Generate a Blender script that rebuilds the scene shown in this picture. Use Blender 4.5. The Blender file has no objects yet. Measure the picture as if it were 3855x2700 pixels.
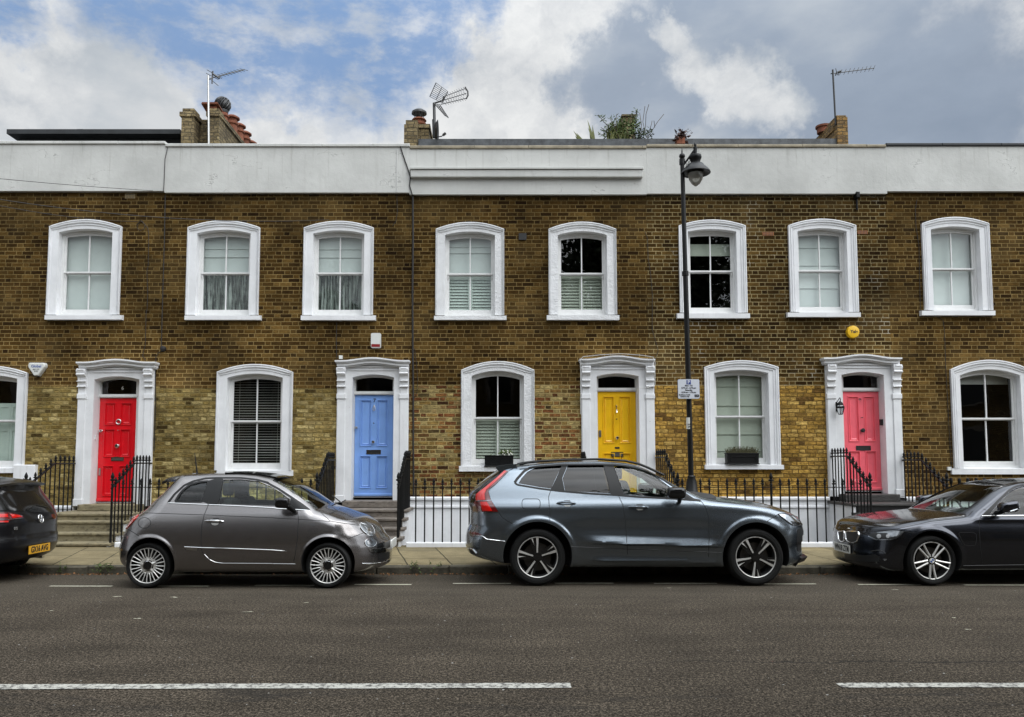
import bpy, bmesh, math, random
import numpy as np
from mathutils import Vector, Matrix
from mathutils.geometry import delaunay_2d_cdt
R = math.radians
random.seed(7)
SC = bpy.context.scene
COL = SC.collection

# ------------------------------------------------------------------ camera
CAMZ, FPX, CX, CY = 1.60, 3050.0, 1880.0, 1505.0
PIT = math.atan((1740 - CY) / FPX)
cd = bpy.data.cameras.new('camera')
cam = bpy.data.objects.new('camera', cd); COL.objects.link(cam)
cam.location = (0, 0, CAMZ); cam.rotation_euler = (R(90) + PIT, 0, 0)
cd.sensor_width = 36; cd.lens = 36 * FPX / 3855
cd.shift_x = (1927.5 - CX) / 3855; cd.shift_y = (CY - 1350) / 3855
cd.clip_start = 0.05; cd.clip_end = 2000
SC.camera = cam
SC.view_settings.view_transform = 'Standard'
SC.view_settings.look = 'None'
SC.view_settings.exposure = 0.0
SC.view_settings.gamma = 1

def ray(px, py):
    a = (px - CX) / FPX; b = (CY - py) / FPX
    return Vector((a, math.cos(PIT) - b * math.sin(PIT), math.sin(PIT) + b * math.cos(PIT)))
def P(px, py, Y):
    d = ray(px, py); return Vector((0, 0, CAMZ)) + d * (Y / d.y)

# ------------------------------------------------------------------ node helper
class NT:
    def __init__(s, tree): s.t = tree; s.n = tree.nodes; s.l = tree.links
    def new(s, typ, **kw):
        n = s.n.new(typ)
        for k, v in kw.items(): setattr(n, k, v)
        return n
    def put(s, sock, v):
        if v is None: return
        if isinstance(v, bpy.types.NodeSocket): s.l.new(v, sock)
        else:
            if hasattr(sock.default_value, '__len__') and not hasattr(v, '__len__'): v = [v] * len(sock.default_value)
            if hasattr(v, '__len__') and len(sock.default_value) == 4 and len(v) == 3: v = (*v, 1)
            sock.default_value = v
    def m(s, op, a, b=None, c=None, clamp=False):
        n = s.new('ShaderNodeMath', operation=op, use_clamp=clamp)
        s.put(n.inputs[0], a); s.put(n.inputs[1], b); s.put(n.inputs[2], c); return n.outputs[0]
    def vm(s, op, a, b=None, out=0):
        n = s.new('ShaderNodeVectorMath', operation=op)
        s.put(n.inputs[0], a); s.put(n.inputs[1], b)
        return n.outputs[out]
    def scale(s, a, k):
        n = s.new('ShaderNodeVectorMath', operation='SCALE'); s.put(n.inputs[0], a); s.put(n.inputs[3], k); return n.outputs[0]
    def mix(s, f, a, b, mode='MIX'):
        n = s.new('ShaderNodeMix', data_type='RGBA', blend_type=mode)
        s.put(n.inputs[0], f); s.put(n.inputs[6], a); s.put(n.inputs[7], b); return n.outputs[2]
    def noise(s, vec, scale, detail=3, rough=.55, out=0, dist=0):
        n = s.new('ShaderNodeTexNoise'); s.put(n.inputs['Vector'], vec)
        n.inputs['Scale'].default_value = scale; n.inputs['Detail'].default_value = detail
        n.inputs['Roughness'].default_value = rough; n.inputs['Distortion'].default_value = dist
        return n.outputs[out]
    def ramp(s, f, stops, interp='LINEAR'):
        n = s.new('ShaderNodeValToRGB'); n.color_ramp.interpolation = interp
        el = n.color_ramp.elements
        while len(el) < len(stops): el.new(0.5)
        for e, (p, c) in zip(el, stops):
            e.position = p; e.color = (*c, 1) if hasattr(c, '__len__') else (c, c, c, 1)
        s.put(n.inputs[0], f); return n.outputs[0]
    def mr(s, f, a, b, c=0, d=1, smooth=False):
        n = s.new('ShaderNodeMapRange', interpolation_type='SMOOTHSTEP' if smooth else 'LINEAR')
        s.put(n.inputs[0], f)
        for i, v in zip((1, 2, 3, 4), (a, b, c, d)): s.put(n.inputs[i], v)
        return n.outputs[0]
    def xyz(s, v):
        n = s.new('ShaderNodeSeparateXYZ'); s.put(n.inputs[0], v); return n.outputs
    def comb(s, x, y, z):
        n = s.new('ShaderNodeCombineXYZ')
        for i, v in enumerate((x, y, z)): s.put(n.inputs[i], v)
        return n.outputs[0]
    def bump(s, h, strength=.5, dist=.01):
        n = s.new('ShaderNodeBump'); n.inputs['Strength'].default_value = strength
        n.inputs['Distance'].default_value = dist; s.put(n.inputs['Height'], h); return n.outputs[0]

# ------------------------------------------------------------------ sky (world)
SUN_EL, SUN_AZ = R(50), R(-50)          # behind the camera, to its left
W = bpy.data.worlds.new('World'); SC.world = W; W.use_nodes = True
w = NT(W.node_tree); w.n.clear()
wo = w.new('ShaderNodeOutputWorld'); bg = w.new('ShaderNodeBackground')
sky = w.new('ShaderNodeTexSky', sky_type='NISHITA'); sky.sun_disc = False
sky.sun_elevation = SUN_EL; sky.sun_rotation = R(180) + SUN_AZ
sky.air_density = 1.2; sky.dust_density = .6; sky.ozone_density = 2.5
tc = w.new('ShaderNodeTexCoord').outputs['Generated']
D = w.vm('NORMALIZE', tc)
nz = w.noise(D, 5.0, 9, .62, out=1)
nz2 = w.noise(D, 18.0, 5, .6, out=1)
off = w.vm('SUBTRACT', nz, (.5, .5, .5)); off2 = w.vm('SUBTRACT', nz2, (.5, .5, .5))
DP = w.vm('NORMALIZE', w.vm('ADD', D, w.vm('ADD', w.scale(off, .30), w.scale(off2, .06))))
def blob(px, py, r0, r1):
    """soft round patch of sky round the direction of one point (radii in degrees)"""
    d = ray(px, py).normalized()
    dt = w.vm('DOT_PRODUCT', DP, tuple(d), out=1)
    return w.mr(dt, math.cos(R(r1)), math.cos(R(r0)), 0, 1, True)
def blobs(lst):
    o = None
    for b in lst:
        x = blob(*b); o = x if o is None else w.m('MAXIMUM', o, x)
    return o
fb = w.noise(w.vm('MULTIPLY', D, (1, 1, 1.7)), 7.0, 10, .6)
fb2 = w.noise(w.vm('MULTIPLY', D, (1, 1, 2.0)), 2.6, 8, .55)
base = w.ramp(fb, [(.30, (.42, .47, .53)), (.50, (.54, .58, .62)), (.68, (.67, .69, .71))])
bright = blobs([(2000, 190, 3, 8.5), (1750, 380, 3, 8), (2180, 60, 3, 7.5), (2120, 420, 3, 7), (1900, 480, 3, 8), (980, 430, 1, 6), (2700, 330, .5, 3.4), (2760, 440, .5, 3),
                (3830, 100, 1, 4.5), (3850, 480, 1, 4), (330, 120, 0, 4), (1200, 480, 1, 5), (60, 330, 0, 5)])
fb3 = w.noise(w.vm('ADD', w.vm('MULTIPLY', D, (1, 1, 1.5)), w.scale(off2, .12)), 12.0, 9, .58)
brcol = w.ramp(w.m('ADD', w.m('MULTIPLY', fb, .5), w.m('MULTIPLY', fb3, .5)), [(.34, (.48, .52, .57)), (.47, (.68, .70, .72)), (.60, (.85, .86, .86))])
c1 = w.mix(w.m('MULTIPLY', bright, .95), base, brcol)
greyb = blobs([(3150, 330, 5, 10.5), (2480, 330, 2, 4.5), (2560, 480, 2, 5), (3350, 60, 3, 8), (2700, 60, 2, 5), (3500, 480, 4, 8)])
brt2 = blobs([(2740, 330, .5, 3.2), (2850, 450, .5, 3.0), (2620, 200, .3, 2)])
greyb = w.m('MULTIPLY', greyb, w.m('SUBTRACT', 1, w.m('MULTIPLY', brt2, .95)))
gcol = w.ramp(fb2, [(.35, (.245, .305, .400)), (.52, (.325, .390, .490)), (.66, (.50, .55, .61))])
c2 = w.mix(w.m('MULTIPLY', greyb, .93), c1, gcol)
blue = blobs([(650, 20, 2, 6), (900, 40, 3, 7), (1150, 90, 2, 6.5), (1400, 50, 3, 7), (1600, 90, 1.5, 4.5), (1800, -20, 1, 3.5), (860, 260, .5, 4), (50, 20, .5, 3.5), (1350, 230, .2, 4), (1600, 190, .5, 3)])
wisp = w.mr(w.noise(w.vm('MULTIPLY', D, (1, 1, 2.2)), 13.0, 8, .62), .40, .64, .92, .30, True)
blue = w.m('MULTIPLY', blue, wisp)
skyc = w.mix(1.0, w.scale(sky.outputs[0], .10), (.95, 1.0, 1.12), 'MULTIPLY')
skyc = w.mix(.75, skyc, (.235, .385, .655))
c3 = w.mix(blue, c2, skyc)
# the overcast is much brighter overhead and round the hidden sun behind the camera
dx = w.xyz(D)
up = w.mr(dx[2], .42, .95, 0, 1, True)
sd = Vector((math.sin(SUN_AZ) * -math.cos(SUN_EL), -math.cos(SUN_AZ) * math.cos(SUN_EL), math.sin(SUN_EL)))
back = w.mr(w.vm('DOT_PRODUCT', D, tuple(sd), out=1), .35, 1.0, 0, 1, True)
boost = w.m('ADD', w.m('ADD', 1.0, w.m('MULTIPLY', up, 1.6)), w.m('MULTIPLY', back, 3.2))
cc = w.mr(fb2, .36, .62, .45, 1.5, True)
bh = w.mr(dx[1], -.25, .15, 1, 0, True)
c4 = w.scale(c3, w.m('MULTIPLY', boost, w.m('ADD', w.m('MULTIPLY', bh, cc), w.m('SUBTRACT', 1, bh))))
low = w.mr(dx[2], -.06, 0.0, 0, 1, True)
c5 = w.mix(low, (.05, .05, .05), c4)
w.put(bg.inputs[0], c5); bg.inputs[1].default_value = 1.0
w.l.new(bg.outputs[0], wo.inputs[0])

sl = bpy.data.lights.new('sun', 'SUN'); sl.energy = 1.5; sl.angle = R(60); sl.color = (1, .965, .92)
so = bpy.data.objects.new('sun', sl); COL.objects.link(so)
so.rotation_euler = (-sd).to_track_quat('-Z', 'Y').to_euler()
so.location = (0, -10, 30)

# ------------------------------------------------------------------ materials
M = {}
def mat(name, col=(.5, .5, .5), rough=.6, metal=0, coat=0, spec=.5, fn=None, coatr=.03, **kw):
    m = bpy.data.materials.new(name); m.use_nodes = True
    t = NT(m.node_tree); b = m.node_tree.nodes['Principled BSDF']
    t.put(b.inputs['Base Color'], col); b.inputs['Roughness'].default_value = rough
    b.inputs['Metallic'].default_value = metal; b.inputs['Coat Weight'].default_value = coat
    b.inputs['Coat Roughness'].default_value = coatr
    b.inputs['Specular IOR Level'].default_value = spec
    if fn: fn(t, b)
    M[name] = m; return m

def pos(t): return t.new('ShaderNodeNewGeometry').outputs['Position']

def varied(col, amt=.25, scale=6, bump=0, bscale=60, bdist=.003, roughvar=0, scale2=None):
    """plain coloured surface with mottling and a little relief"""
    def fn(t, b):
        p = pos(t)
        n = t.noise(p, scale, 5, .6)
        f = t.mr(n, .3, .7, 1 - amt, 1 + amt * .6)
        c = t.scale(t.comb(*col), f)
        t.put(b.inputs['Base Color'], c)
        if bump:
            t.put(b.inputs['Normal'], t.bump(t.noise(p, bscale, 4, .6), bump, bdist))
        if roughvar:
            r0 = b.inputs['Roughness'].default_value
            t.put(b.inputs['Roughness'], t.mr(n, .3, .7, r0 - roughvar, r0 + roughvar))
    return fn

def stucco_fn(col, bump, bs, bd):
    """thick old gloss paint: faint drips, grey dirt in patches, a few chips"""
    def fn(t, b):
        p = pos(t); x, y, z = t.xyz(p)
        n = t.noise(p, 2.6, 6, .65); dr = t.noise(t.comb(t.m('MULTIPLY', x, 9), y, t.m('MULTIPLY', z, .9)), 1.7, 4, .6)
        c = t.scale(t.comb(*col), t.mr(n, .3, .7, .86, 1.04))
        c = t.mix(t.m('MULTIPLY', t.mr(dr, .56, .74, 0, .35), t.mr(n, .4, .6)), c, (.40, .385, .35))
        c = t.mix(t.mr(t.noise(p, 24, 3, .6), .715, .74, 0, .6), c, (.33, .30, .25))
        t.put(b.inputs['Base Color'], c); t.put(b.inputs['Normal'], t.bump(t.m('ADD', t.noise(p, bs, 4, .6), t.m('MULTIPLY', t.noise(p, 8, 2, .5), .8)), bump, bd))
    return fn

def brick_fn(cols, mortar, msize=.006, distort=.004, stain=.35, low=False, chalk=0.0):
    def fn(t, b):
        p = pos(t); x, y, z = t.xyz(p)
        xx = t.m('ADD', x, y)
        v = t.comb(xx, z, 0)
        dn = t.vm('SUBTRACT', t.noise(v, 9 if low else 4, 3, .6, out=1), (.5, .5, .5))
        dx_, dz_, _ = t.xyz(t.scale(dn, distort * 2))
        xx = t.m('ADD', xx, dx_); zz = t.m('ADD', z, dz_)
        rv = t.m('DIVIDE', t.m('ADD', zz, 10), .079)
        row = t.m('FLOOR', rv); fz = t.m('SUBTRACT', rv, row)
        par = t.m('MODULO', row, 2)
        jit = t.new('ShaderNodeTexWhiteNoise', noise_dimensions='1D'); t.put(jit.inputs['W'], row)
        u = t.m('ADD', t.m('DIVIDE', t.m('ADD', xx, 40), .345), t.m('ADD', t.m('MULTIPLY', par, .5), t.m('MULTIPLY', jit.outputs[0], .16)))
        cu = t.m('FLOOR', u); fu = t.m('SUBTRACT', u, cu)
        hd = t.m('GREATER_THAN', fu, .667)
        # distance to the vertical joints
        d1 = t.m('MINIMUM', fu, t.m('ABSOLUTE', t.m('SUBTRACT', fu, .667)))
        d1 = t.m('MULTIPLY', t.m('MINIMUM', d1, t.m('SUBTRACT', 1, fu)), .345)
        d2 = t.m('MULTIPLY', t.m('MINIMUM', fz, t.m('SUBTRACT', 1, fz)), .079)
        dm = t.m('MINIMUM', d1, d2)
        jn = t.noise(v, 55, 2, .6)
        thr = t.mr(jn, .3, .7, msize * .55, msize * 1.5)
        mort = t.mr(t.m('SUBTRACT', dm, thr), -.0015, .0035, 1, 0)
        idv = t.comb(t.m('ADD', t.m('MULTIPLY', cu, 2), hd), row, 3.3)
        wn = t.new('ShaderNodeTexWhiteNoise', noise_dimensions='3D'); t.put(wn.inputs['Vector'], idv)
        wv = wn.outputs[0]
        wc = t.xyz(wn.outputs[1])
        stops = [(i / (len(cols) - 1) if len(cols) > 1 else 0, c) for i, c in enumerate(cols)]
        bc = t.ramp(wv, stops)
        inb = t.noise(t.vm('ADD', t.comb(xx, t.m('MULTIPLY', zz, 2.2), 0), t.scale(wn.outputs[1], 5)), 16, 4, .65)
        bc = t.scale(bc, t.mr(inb, .28, .72, .30 if low else .62, 1.75 if low else 1.4))
        big = t.noise(v, .75, 4, .6); med = t.noise(v, 3.2, 4, .65)
        st = t.m('MULTIPLY', t.mr(big, .3, .7, 1 - stain, 1 + stain * .55), t.mr(med, .3, .7, 1 - stain * .45, 1 + stain * .3))
        mc = t.mix(t.mr(t.noise(v, 1.7, 3, .6), .35, .65), mortar, tuple(c * .62 for c in mortar))
        # cleaner, paler bricks low on the wall, with a ragged limit; soot under the parapet
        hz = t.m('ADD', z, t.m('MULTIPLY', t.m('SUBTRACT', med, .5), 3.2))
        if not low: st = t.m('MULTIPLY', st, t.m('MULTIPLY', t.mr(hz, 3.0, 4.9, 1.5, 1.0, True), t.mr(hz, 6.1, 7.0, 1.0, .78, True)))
        pt = t.mr(t.noise(t.vm('ADD', v, (9.1, 1.7, 0)), .9, 4, .6), .50, .62, 0, 1)
        bc = t.mix(t.m('MULTIPLY', pt, .22), bc, (.14, .095, .040) if not low else (.24, .165, .06))
        if chalk:
            ch = t.mr(t.noise(t.vm('ADD', v, (3.1, 7.7, 0)), 1.1, 5, .7), .56, .72, 0, chalk)
            mc = t.mix(ch, mc, (.42, .40, .34))
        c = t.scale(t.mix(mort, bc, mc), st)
        spk = t.mr(t.noise(v, 38, 2, .5), .70, .74, 0, .65)
        c = t.mix(t.m('MULTIPLY', spk, t.mr(med, .45, .6)), c, (.30, .26, .17) if low else (.16, .14, .09))
        t.put(b.inputs['Base Color'], c)
        h = t.m('ADD', t.m('MULTIPLY', t.m('SUBTRACT', 1, mort), 1.0), t.m('MULTIPLY', inb, .9 if low else .4))
        h = t.m('ADD', h, t.m('MULTIPLY', wc[1], .35))
        t.put(b.inputs['Normal'], t.bump(h, .9, .016 if low else .007))
    return fn

UP = [(.021, .011, .0040), (.052, .028, .0075), (.085, .047, .012), (.034, .019, .006), (.125, .074, .022), (.059, .031, .008), (.025, .014, .005)]
UPD = [tuple(c * .80 for c in k) for k in UP]
MOR = (.255, .178, .070)
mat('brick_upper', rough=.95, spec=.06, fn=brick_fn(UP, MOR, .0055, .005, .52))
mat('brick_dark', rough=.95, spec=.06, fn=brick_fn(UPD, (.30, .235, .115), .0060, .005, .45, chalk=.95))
LO1 = [(0.137, 0.091, 0.026), (0.247, 0.176, 0.057), (0.052, 0.034, 0.012), (0.351, 0.260, 0.098), (0.189, 0.130, 0.042), (0.468, 0.370, 0.163), (0.078, 0.049, 0.016)]
LO2 = [(.055, .030, .012), (.240, .160, .050), (.120, .036, .016), (.400, .305, .125), (.030, .017, .009), (.190, .070, .026), (.290, .190, .060)]
LO3 = [(0.324, 0.186, 0.038), (0.420, 0.252, 0.058), (0.204, 0.118, 0.026), (0.480, 0.312, 0.090), (0.336, 0.192, 0.041), (0.102, 0.055, 0.018), (0.396, 0.234, 0.054)]
mat('brick_rough', rough=.95, spec=.06, fn=brick_fn(LO1, (.30, .230, .090), .008, .018, .40, True))
mat('brick_mixed', rough=.95, spec=.06, fn=brick_fn(LO2, (.46, .350, .150), .008, .013, .35, True))
mat('brick_yellow', rough=.95, spec=.06, fn=brick_fn(LO3, (.19, .115, .036), .006, .011, .35, True))
mat('stucco', rough=.75, spec=.3, fn=stucco_fn((.755, .76, .77), .35, 45, .003))
def parapet_fn(t, b):
    p = pos(t); x, y, z = t.xyz(p)
    n1 = t.noise(p, 1.1, 5, .6); n2 = t.noise(t.comb(t.m('MULTIPLY', x, 7), 0, t.m('MULTIPLY', z, .5)), 1.6, 5, .65)
    c = t.scale(t.comb(.52, .52, .495), t.mr(n1, .3, .7, .86, 1.10))
    drip = t.m('MULTIPLY', t.mr(n2, .55, .72, 0, .42), t.mr(t.m('ADD', z, t.m('MULTIPLY', n1, .8)), 7.3, 8.1, 0, 1))
    c = t.mix(drip, c, (.23, .215, .185))
    cr = t.m('ABSOLUTE', t.m('SUBTRACT', t.noise(t.comb(t.m('MULTIPLY', x, .55), 0, z), .9, 5, .62), .5))
    crk = t.m('MULTIPLY', t.mr(cr, .001, .0035, 1, 0), t.mr(n1, .56, .62, 0, .45))
    c = t.mix(crk, c, (.16, .155, .15))
    c = t.mix(t.mr(t.noise(p, 5.5, 5, .7), .60, .72, 0, .35), c, (.36, .35, .32))
    t.put(b.inputs['Base Color'], c); t.put(b.inputs['Normal'], t.bump(t.m('ADD', t.noise(p, 9, 4, .6), t.m('MULTIPLY', crk, -.5)), .6, .01))
mat('stucco_grey', rough=.85, spec=.2, fn=parapet_fn)
mat('stucco_rough', rough=.85, spec=.3, fn=stucco_fn((.745, .75, .755), 1.0, 34, .014))
mat('paint_white', rough=.45, fn=varied((.70, .70, .69), .07, 8))
mat('coping', rough=.9, fn=varied((.30, .26, .19), .35, 5, .4))
mat('lead', rough=.6, fn=varied((.065, .07, .075), .6, 9, .2))
mat('slate', rough=.7, fn=varied((.02, .022, .024), .4, 5))
mat('iron', (.006, .006, .006), .5, spec=.2, fn=varied((.006, .006, .006), .4, 30, .3, 120, .002))
mat('iron_lamp', (.006, .006, .006), .38, spec=.28)
mat('terracotta', rough=.85, fn=varied((.19, .062, .030), .45, 8, .3))
mat('cable', (.012, .010, .009), .6)
mat('cable_white', (.55, .55, .54), .6)
mat('dark_room', (.012, .011, .010), .9)
mat('blind', rough=.9, fn=varied((.66, .70, .68), .05, 4))
mat('blind_warm', rough=.9, fn=varied((.50, .53, .45), .05, 4))
mat('shutter', rough=.6, fn=varied((.60, .68, .62), .05, 5))
mat('slat', rough=.5, fn=varied((.62, .60, .56), .1, 5))
mat('plastic_white', rough=.5, fn=varied((.62, .63, .60), .05, 20))
mat('plastic_yellow', (.78, .46, .015), .35)
mat('plastic_red', (.22, .01, .012), .3)
mat('black', (.010, .010, .010), .5)
mat('chrome', (.72, .72, .72), .14, 1)
mat('brushed', (.45, .44, .42), .3, 1)
mat('silver', (.60, .59, .56), .3, .45)
mat('silver_dark', (.05, .05, .05), .35, .6)
mat('rubber', rough=.75, spec=.3, fn=varied((.0075, .0075, .007), .3, 12))
mat('blackgloss', (.008, .008, .008), .10, 0, 0)
mat('text_black', (.01, .01, .012), .6)
mat('text_blue', (.02, .07, .30), .6)
mat('sign_white', (.56, .58, .62), .5)
mat('sign_blue', (.01, .035, .22), .5)
mat('copper_plate', (.70, .36, .015), .45)
mat('plate_white', (.62, .62, .58), .45)
mat('leaf', rough=.6, fn=varied((.085, .125, .028), .5, 25))
mat('leaf_dark', rough=.6, fn=varied((.035, .055, .018), .5, 25))
mat('leaf_olive', rough=.6, fn=varied((.13, .14, .035), .4, 25))
mat('leaf_red', rough=.6, fn=varied((.045, .018, .014), .5, 25))
mat('leaf_dry', rough=.8, fn=varied((.22, .10, .035), .5, 40))
mat('petal', (.7, .7, .62), .6)
mat('twig', (.09, .065, .045), .9)
def doormat(n, c): mat(n, rough=.30, coat=.4, fn=varied(c, .12, 3, .25, 40, .002))
doormat('door_red', (.68, .004, .012)); doormat('door_blue', (.205, .37, .75))
doormat('door_yellow', (.82, .47, .008)); doormat('door_pink', (.91, .145, .185))

def glassmat(name, tint=(1, 1, 1), refl=1.1, rough=0.0, ior=1.52, extra=0.0):
    m = bpy.data.materials.new(name); m.use_nodes = True
    t = NT(m.node_tree); t.n.clear()
    o = t.new('ShaderNodeOutputMaterial'); mx = t.new('ShaderNodeMixShader')
    tr = t.new('ShaderNodeBsdfTransparent'); gl = t.new('ShaderNodeBsdfGlossy')
    t.put(tr.inputs[0], tint); gl.inputs['Roughness'].default_value = rough
    fr = t.new('ShaderNodeFresnel'); fr.inputs[0].default_value = ior
    f = t.m('ADD', t.m('MULTIPLY', fr.outputs[0], refl), extra, clamp=True)
    n = t.bump(t.noise(pos(t), 1.6, 2, .5), .10, .02)
    t.put(gl.inputs['Normal'], n)
    t.l.new(f, mx.inputs[0]); t.l.new(tr.outputs[0], mx.inputs[1]); t.l.new(gl.outputs[0], mx.inputs[2])
    t.l.new(mx.outputs[0], o.inputs[0]); M[name] = m
glassmat('window_glass', (.84, .875, .86), refl=1.5)
glassmat('car_glass', (.86, .97, .91), ior=1.5, refl=1.2)
glassmat('car_glass_dark', (.045, .045, .04), ior=1.5, refl=.85)
glassmat('lens', (.9, .92, .93), ior=1.5, extra=.05)
glassmat('globe', (.80, .80, .78), ior=1.45, extra=.03)
_t = NT(M['globe'].node_tree); _o = [n for n in _t.n if n.type == 'OUTPUT_MATERIAL'][0]; _s = _o.inputs[0].links[0].from_socket
_m = _t.new('ShaderNodeMixShader'); _m.inputs[0].default_value = .38; _d = _t.new('ShaderNodeBsdfTranslucent'); _d.inputs[0].default_value = (.75, .74, .70, 1)
_t.l.new(_s, _m.inputs[1]); _t.l.new(_d.outputs[0], _m.inputs[2]); _t.l.new(_m.outputs[0], _o.inputs[0])

def paint(name, col, metal=.55, rough=.32, orange=.02):
    def fn(t, b):
        n = t.noise(pos(t), 900, 1, .5)
        t.put(b.inputs['Base Color'], t.scale(t.comb(*col), t.mr(n, .35, .65, .85, 1.2)))
    mat(name, col, rough, metal, .35 if metal == 0 else .7, .5 if metal else .2, fn, coatr=.04)
paint('paint_grey', (.23, .217, .214), .92, .25)
paint('paint_bluegrey', (.160, .186, .212), .92, .27)
paint('paint_navy', (.034, .037, .046), .9, .20)
paint('paint_black', (.004, .004, .005), .0, .35)

# ------------------------------------------------------------------ mesh helpers
ORG = {}
def link(o): COL.objects.link(o); return o
def tag(o, label=None, cat=None, group=None, kind=None):
    if label: o['label'] = label
    if cat: o['category'] = cat
    if group: o['group'] = group
    if kind: o['kind'] = kind
    return o
def empty(name, loc, label=None, cat=None, group=None, kind=None):
    o = link(bpy.data.objects.new(name, None)); o.location = loc; o.empty_display_size = .2
    ORG[o] = Vector(loc); return tag(o, label, cat, group, kind)
def org(o):
    while o is not None:
        if o in ORG: return ORG[o]
        o = o.parent
    return Vector((0, 0, 0))

class MB:
    def __init__(s): s.v = []; s.f = []; s.mi = []; s.cur = 0
    def add(s, vs, fs, m=None):
        o = len(s.v); s.v += [tuple(p) for p in vs]
        for f in fs: s.f.append([i + o for i in f]); s.mi.append(s.cur if m is None else m)
        return s
    def box(s, x0, x1, y0, y1, z0, z1, m=None):
        return s.add([(x0, y0, z0), (x1, y0, z0), (x1, y1, z0), (x0, y1, z0), (x0, y0, z1), (x1, y0, z1), (x1, y1, z1), (x0, y1, z1)],
                     [(0, 3, 2, 1), (4, 5, 6, 7), (0, 1, 5, 4), (1, 2, 6, 5), (2, 3, 7, 6), (3, 0, 4, 7)], m)
    def bbox(s, x0, x1, y0, y1, z0, z1, b=.008, m=None):
        """box with its front edges chamfered"""
        v = []
        for (yy, i) in ((y1, 0), (y0 + b, 0), (y0, b)):
            v += [(x0 + i, yy, z0 + i), (x1 - i, yy, z0 + i), (x1 - i, yy, z1 - i), (x0 + i, yy, z1 - i)]
        f = [(3, 2, 1, 0), (8, 9, 10, 11)]
        for k in (0, 4):
            for i in range(4):
                j = (i + 1) % 4; f.append((k + i, k + j, k + 4 + j, k + 4 + i))
        return s.add(v, f, m)
    def tube(s, pts, r, n=8, m=None, cap=True):
        pts = [Vector(p) for p in pts]; k = len(pts)
        rr = r if hasattr(r, '__len__') else [r] * k
        vs = []; up = None
        for i, p in enumerate(pts):
            t = (pts[min(i + 1, k - 1)] - pts[max(i - 1, 0)]).normalized()
            if up is None:
                a = Vector((0, 0, 1)) if abs(t.z) < .9 else Vector((1, 0, 0))
                up = t.cross(a).normalized()
            else: up = (up - t * up.dot(t)).normalized()
            b = t.cross(up)
            for j in range(n):
                an = 2 * math.pi * j / n
                vs.append(p + (up * math.cos(an) + b * math.sin(an)) * rr[i])
        fs = [(i * n + j, i * n + (j + 1) % n, (i + 1) * n + (j + 1) % n, (i + 1) * n + j) for i in range(k - 1) for j in range(n)]
        if cap: fs += [tuple(range(n))[::-1], tuple((k - 1) * n + j for j in range(n))]
        return s.add(vs, fs, m)
    def lathe(s, prof, c=(0, 0, 0), n=16, axis='z', m=None, cap=True, sc=(1, 1)):
        vs = []
        for (r, h) in prof:
            for j in range(n):
                a = 2 * math.pi * j / n; u, v = r * math.cos(a) * sc[0], r * math.sin(a) * sc[1]
                p = (u, v, h) if axis == 'z' else ((u, h, v) if axis == 'y' else (h, u, v))
                vs.append((p[0] + c[0], p[1] + c[1], p[2] + c[2]))
        k = len(prof)
        fs = []
        for i in range(k - 1):
            for j in range(n):
                q = (i * n + j, i * n + (j + 1) % n, (i + 1) * n + (j + 1) % n, (i + 1) * n + j)
                fs.append(q if axis != 'y' else q[::-1])
        if cap:
            fs += [tuple(range(n))[::-1], tuple((k - 1) * n + j for j in range(n))]
        return s.add(vs, fs, m)
    def ball(s, c, r, n=10, m=None):
        rx, ry, rz = r if hasattr(r, '__len__') else (r, r, r)
        vs = [(c[0] + rx * math.sin(math.pi * i / n) * math.cos(2 * math.pi * j / (2 * n)), c[1] + ry * math.sin(math.pi * i / n) * math.sin(2 * math.pi * j / (2 * n)),
               c[2] - rz * math.cos(math.pi * i / n)) for i in range(n + 1) for j in range(2 * n)]
        w2 = 2 * n
        return s.add(vs, [(i * w2 + j, i * w2 + (j + 1) % w2, (i + 1) * w2 + (j + 1) % w2, (i + 1) * w2 + j) for i in range(n) for j in range(w2)], m)
    def plate(s, outer, holes, y0, y1, m=None, back=False, ax='y'):
        """flat slab in the x-z plane, front at y0 and back at y1, with holes"""
        loops = [outer] + list(holes); pts = []; ed = []
        for lp in loops:
            o = len(pts); pts += [Vector(p) for p in lp]; ed += [(o + i, o + (i + 1) % len(lp)) for i in range(len(lp))]
        vs, _, fs, *_ = delaunay_2d_cdt(pts, ed, [], 1, 1e-6)
        tri = []
        for f in fs:
            c = sum((vs[i] for i in f), Vector((0, 0))) / len(f)
            if not any(inpoly(c, h) for h in holes): tri.append(list(f))
        def T(p, d): return (p[0], d, p[1]) if ax == 'y' else ((d, p[0], p[1]) if ax == 'x' else (p[0], p[1], d))
        s.add([T(p, y0) for p in vs], tri, m)
        if back: s.add([T(p, y1) for p in vs], [t[::-1] for t in tri], m)
        if y1 != y0:
            for k, lp in enumerate(loops):
                n = len(lp); s.add([T(p, y0) for p in lp] + [T(p, y1) for p in lp], [(i, (i + 1) % n, n + (i + 1) % n, n + i) for i in range(n)], m)
        return s
    def rings(s, loops, closed=False, m=None):
        n = len(loops[0]); vs = [p for lp in loops for p in lp]; k = n if closed else n - 1
        return s.add(vs, [(i * n + j, i * n + (j + 1) % n, (i + 1) * n + (j + 1) % n, (i + 1) * n + j) for i in range(len(loops) - 1) for j in range(k)], m)
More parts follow.
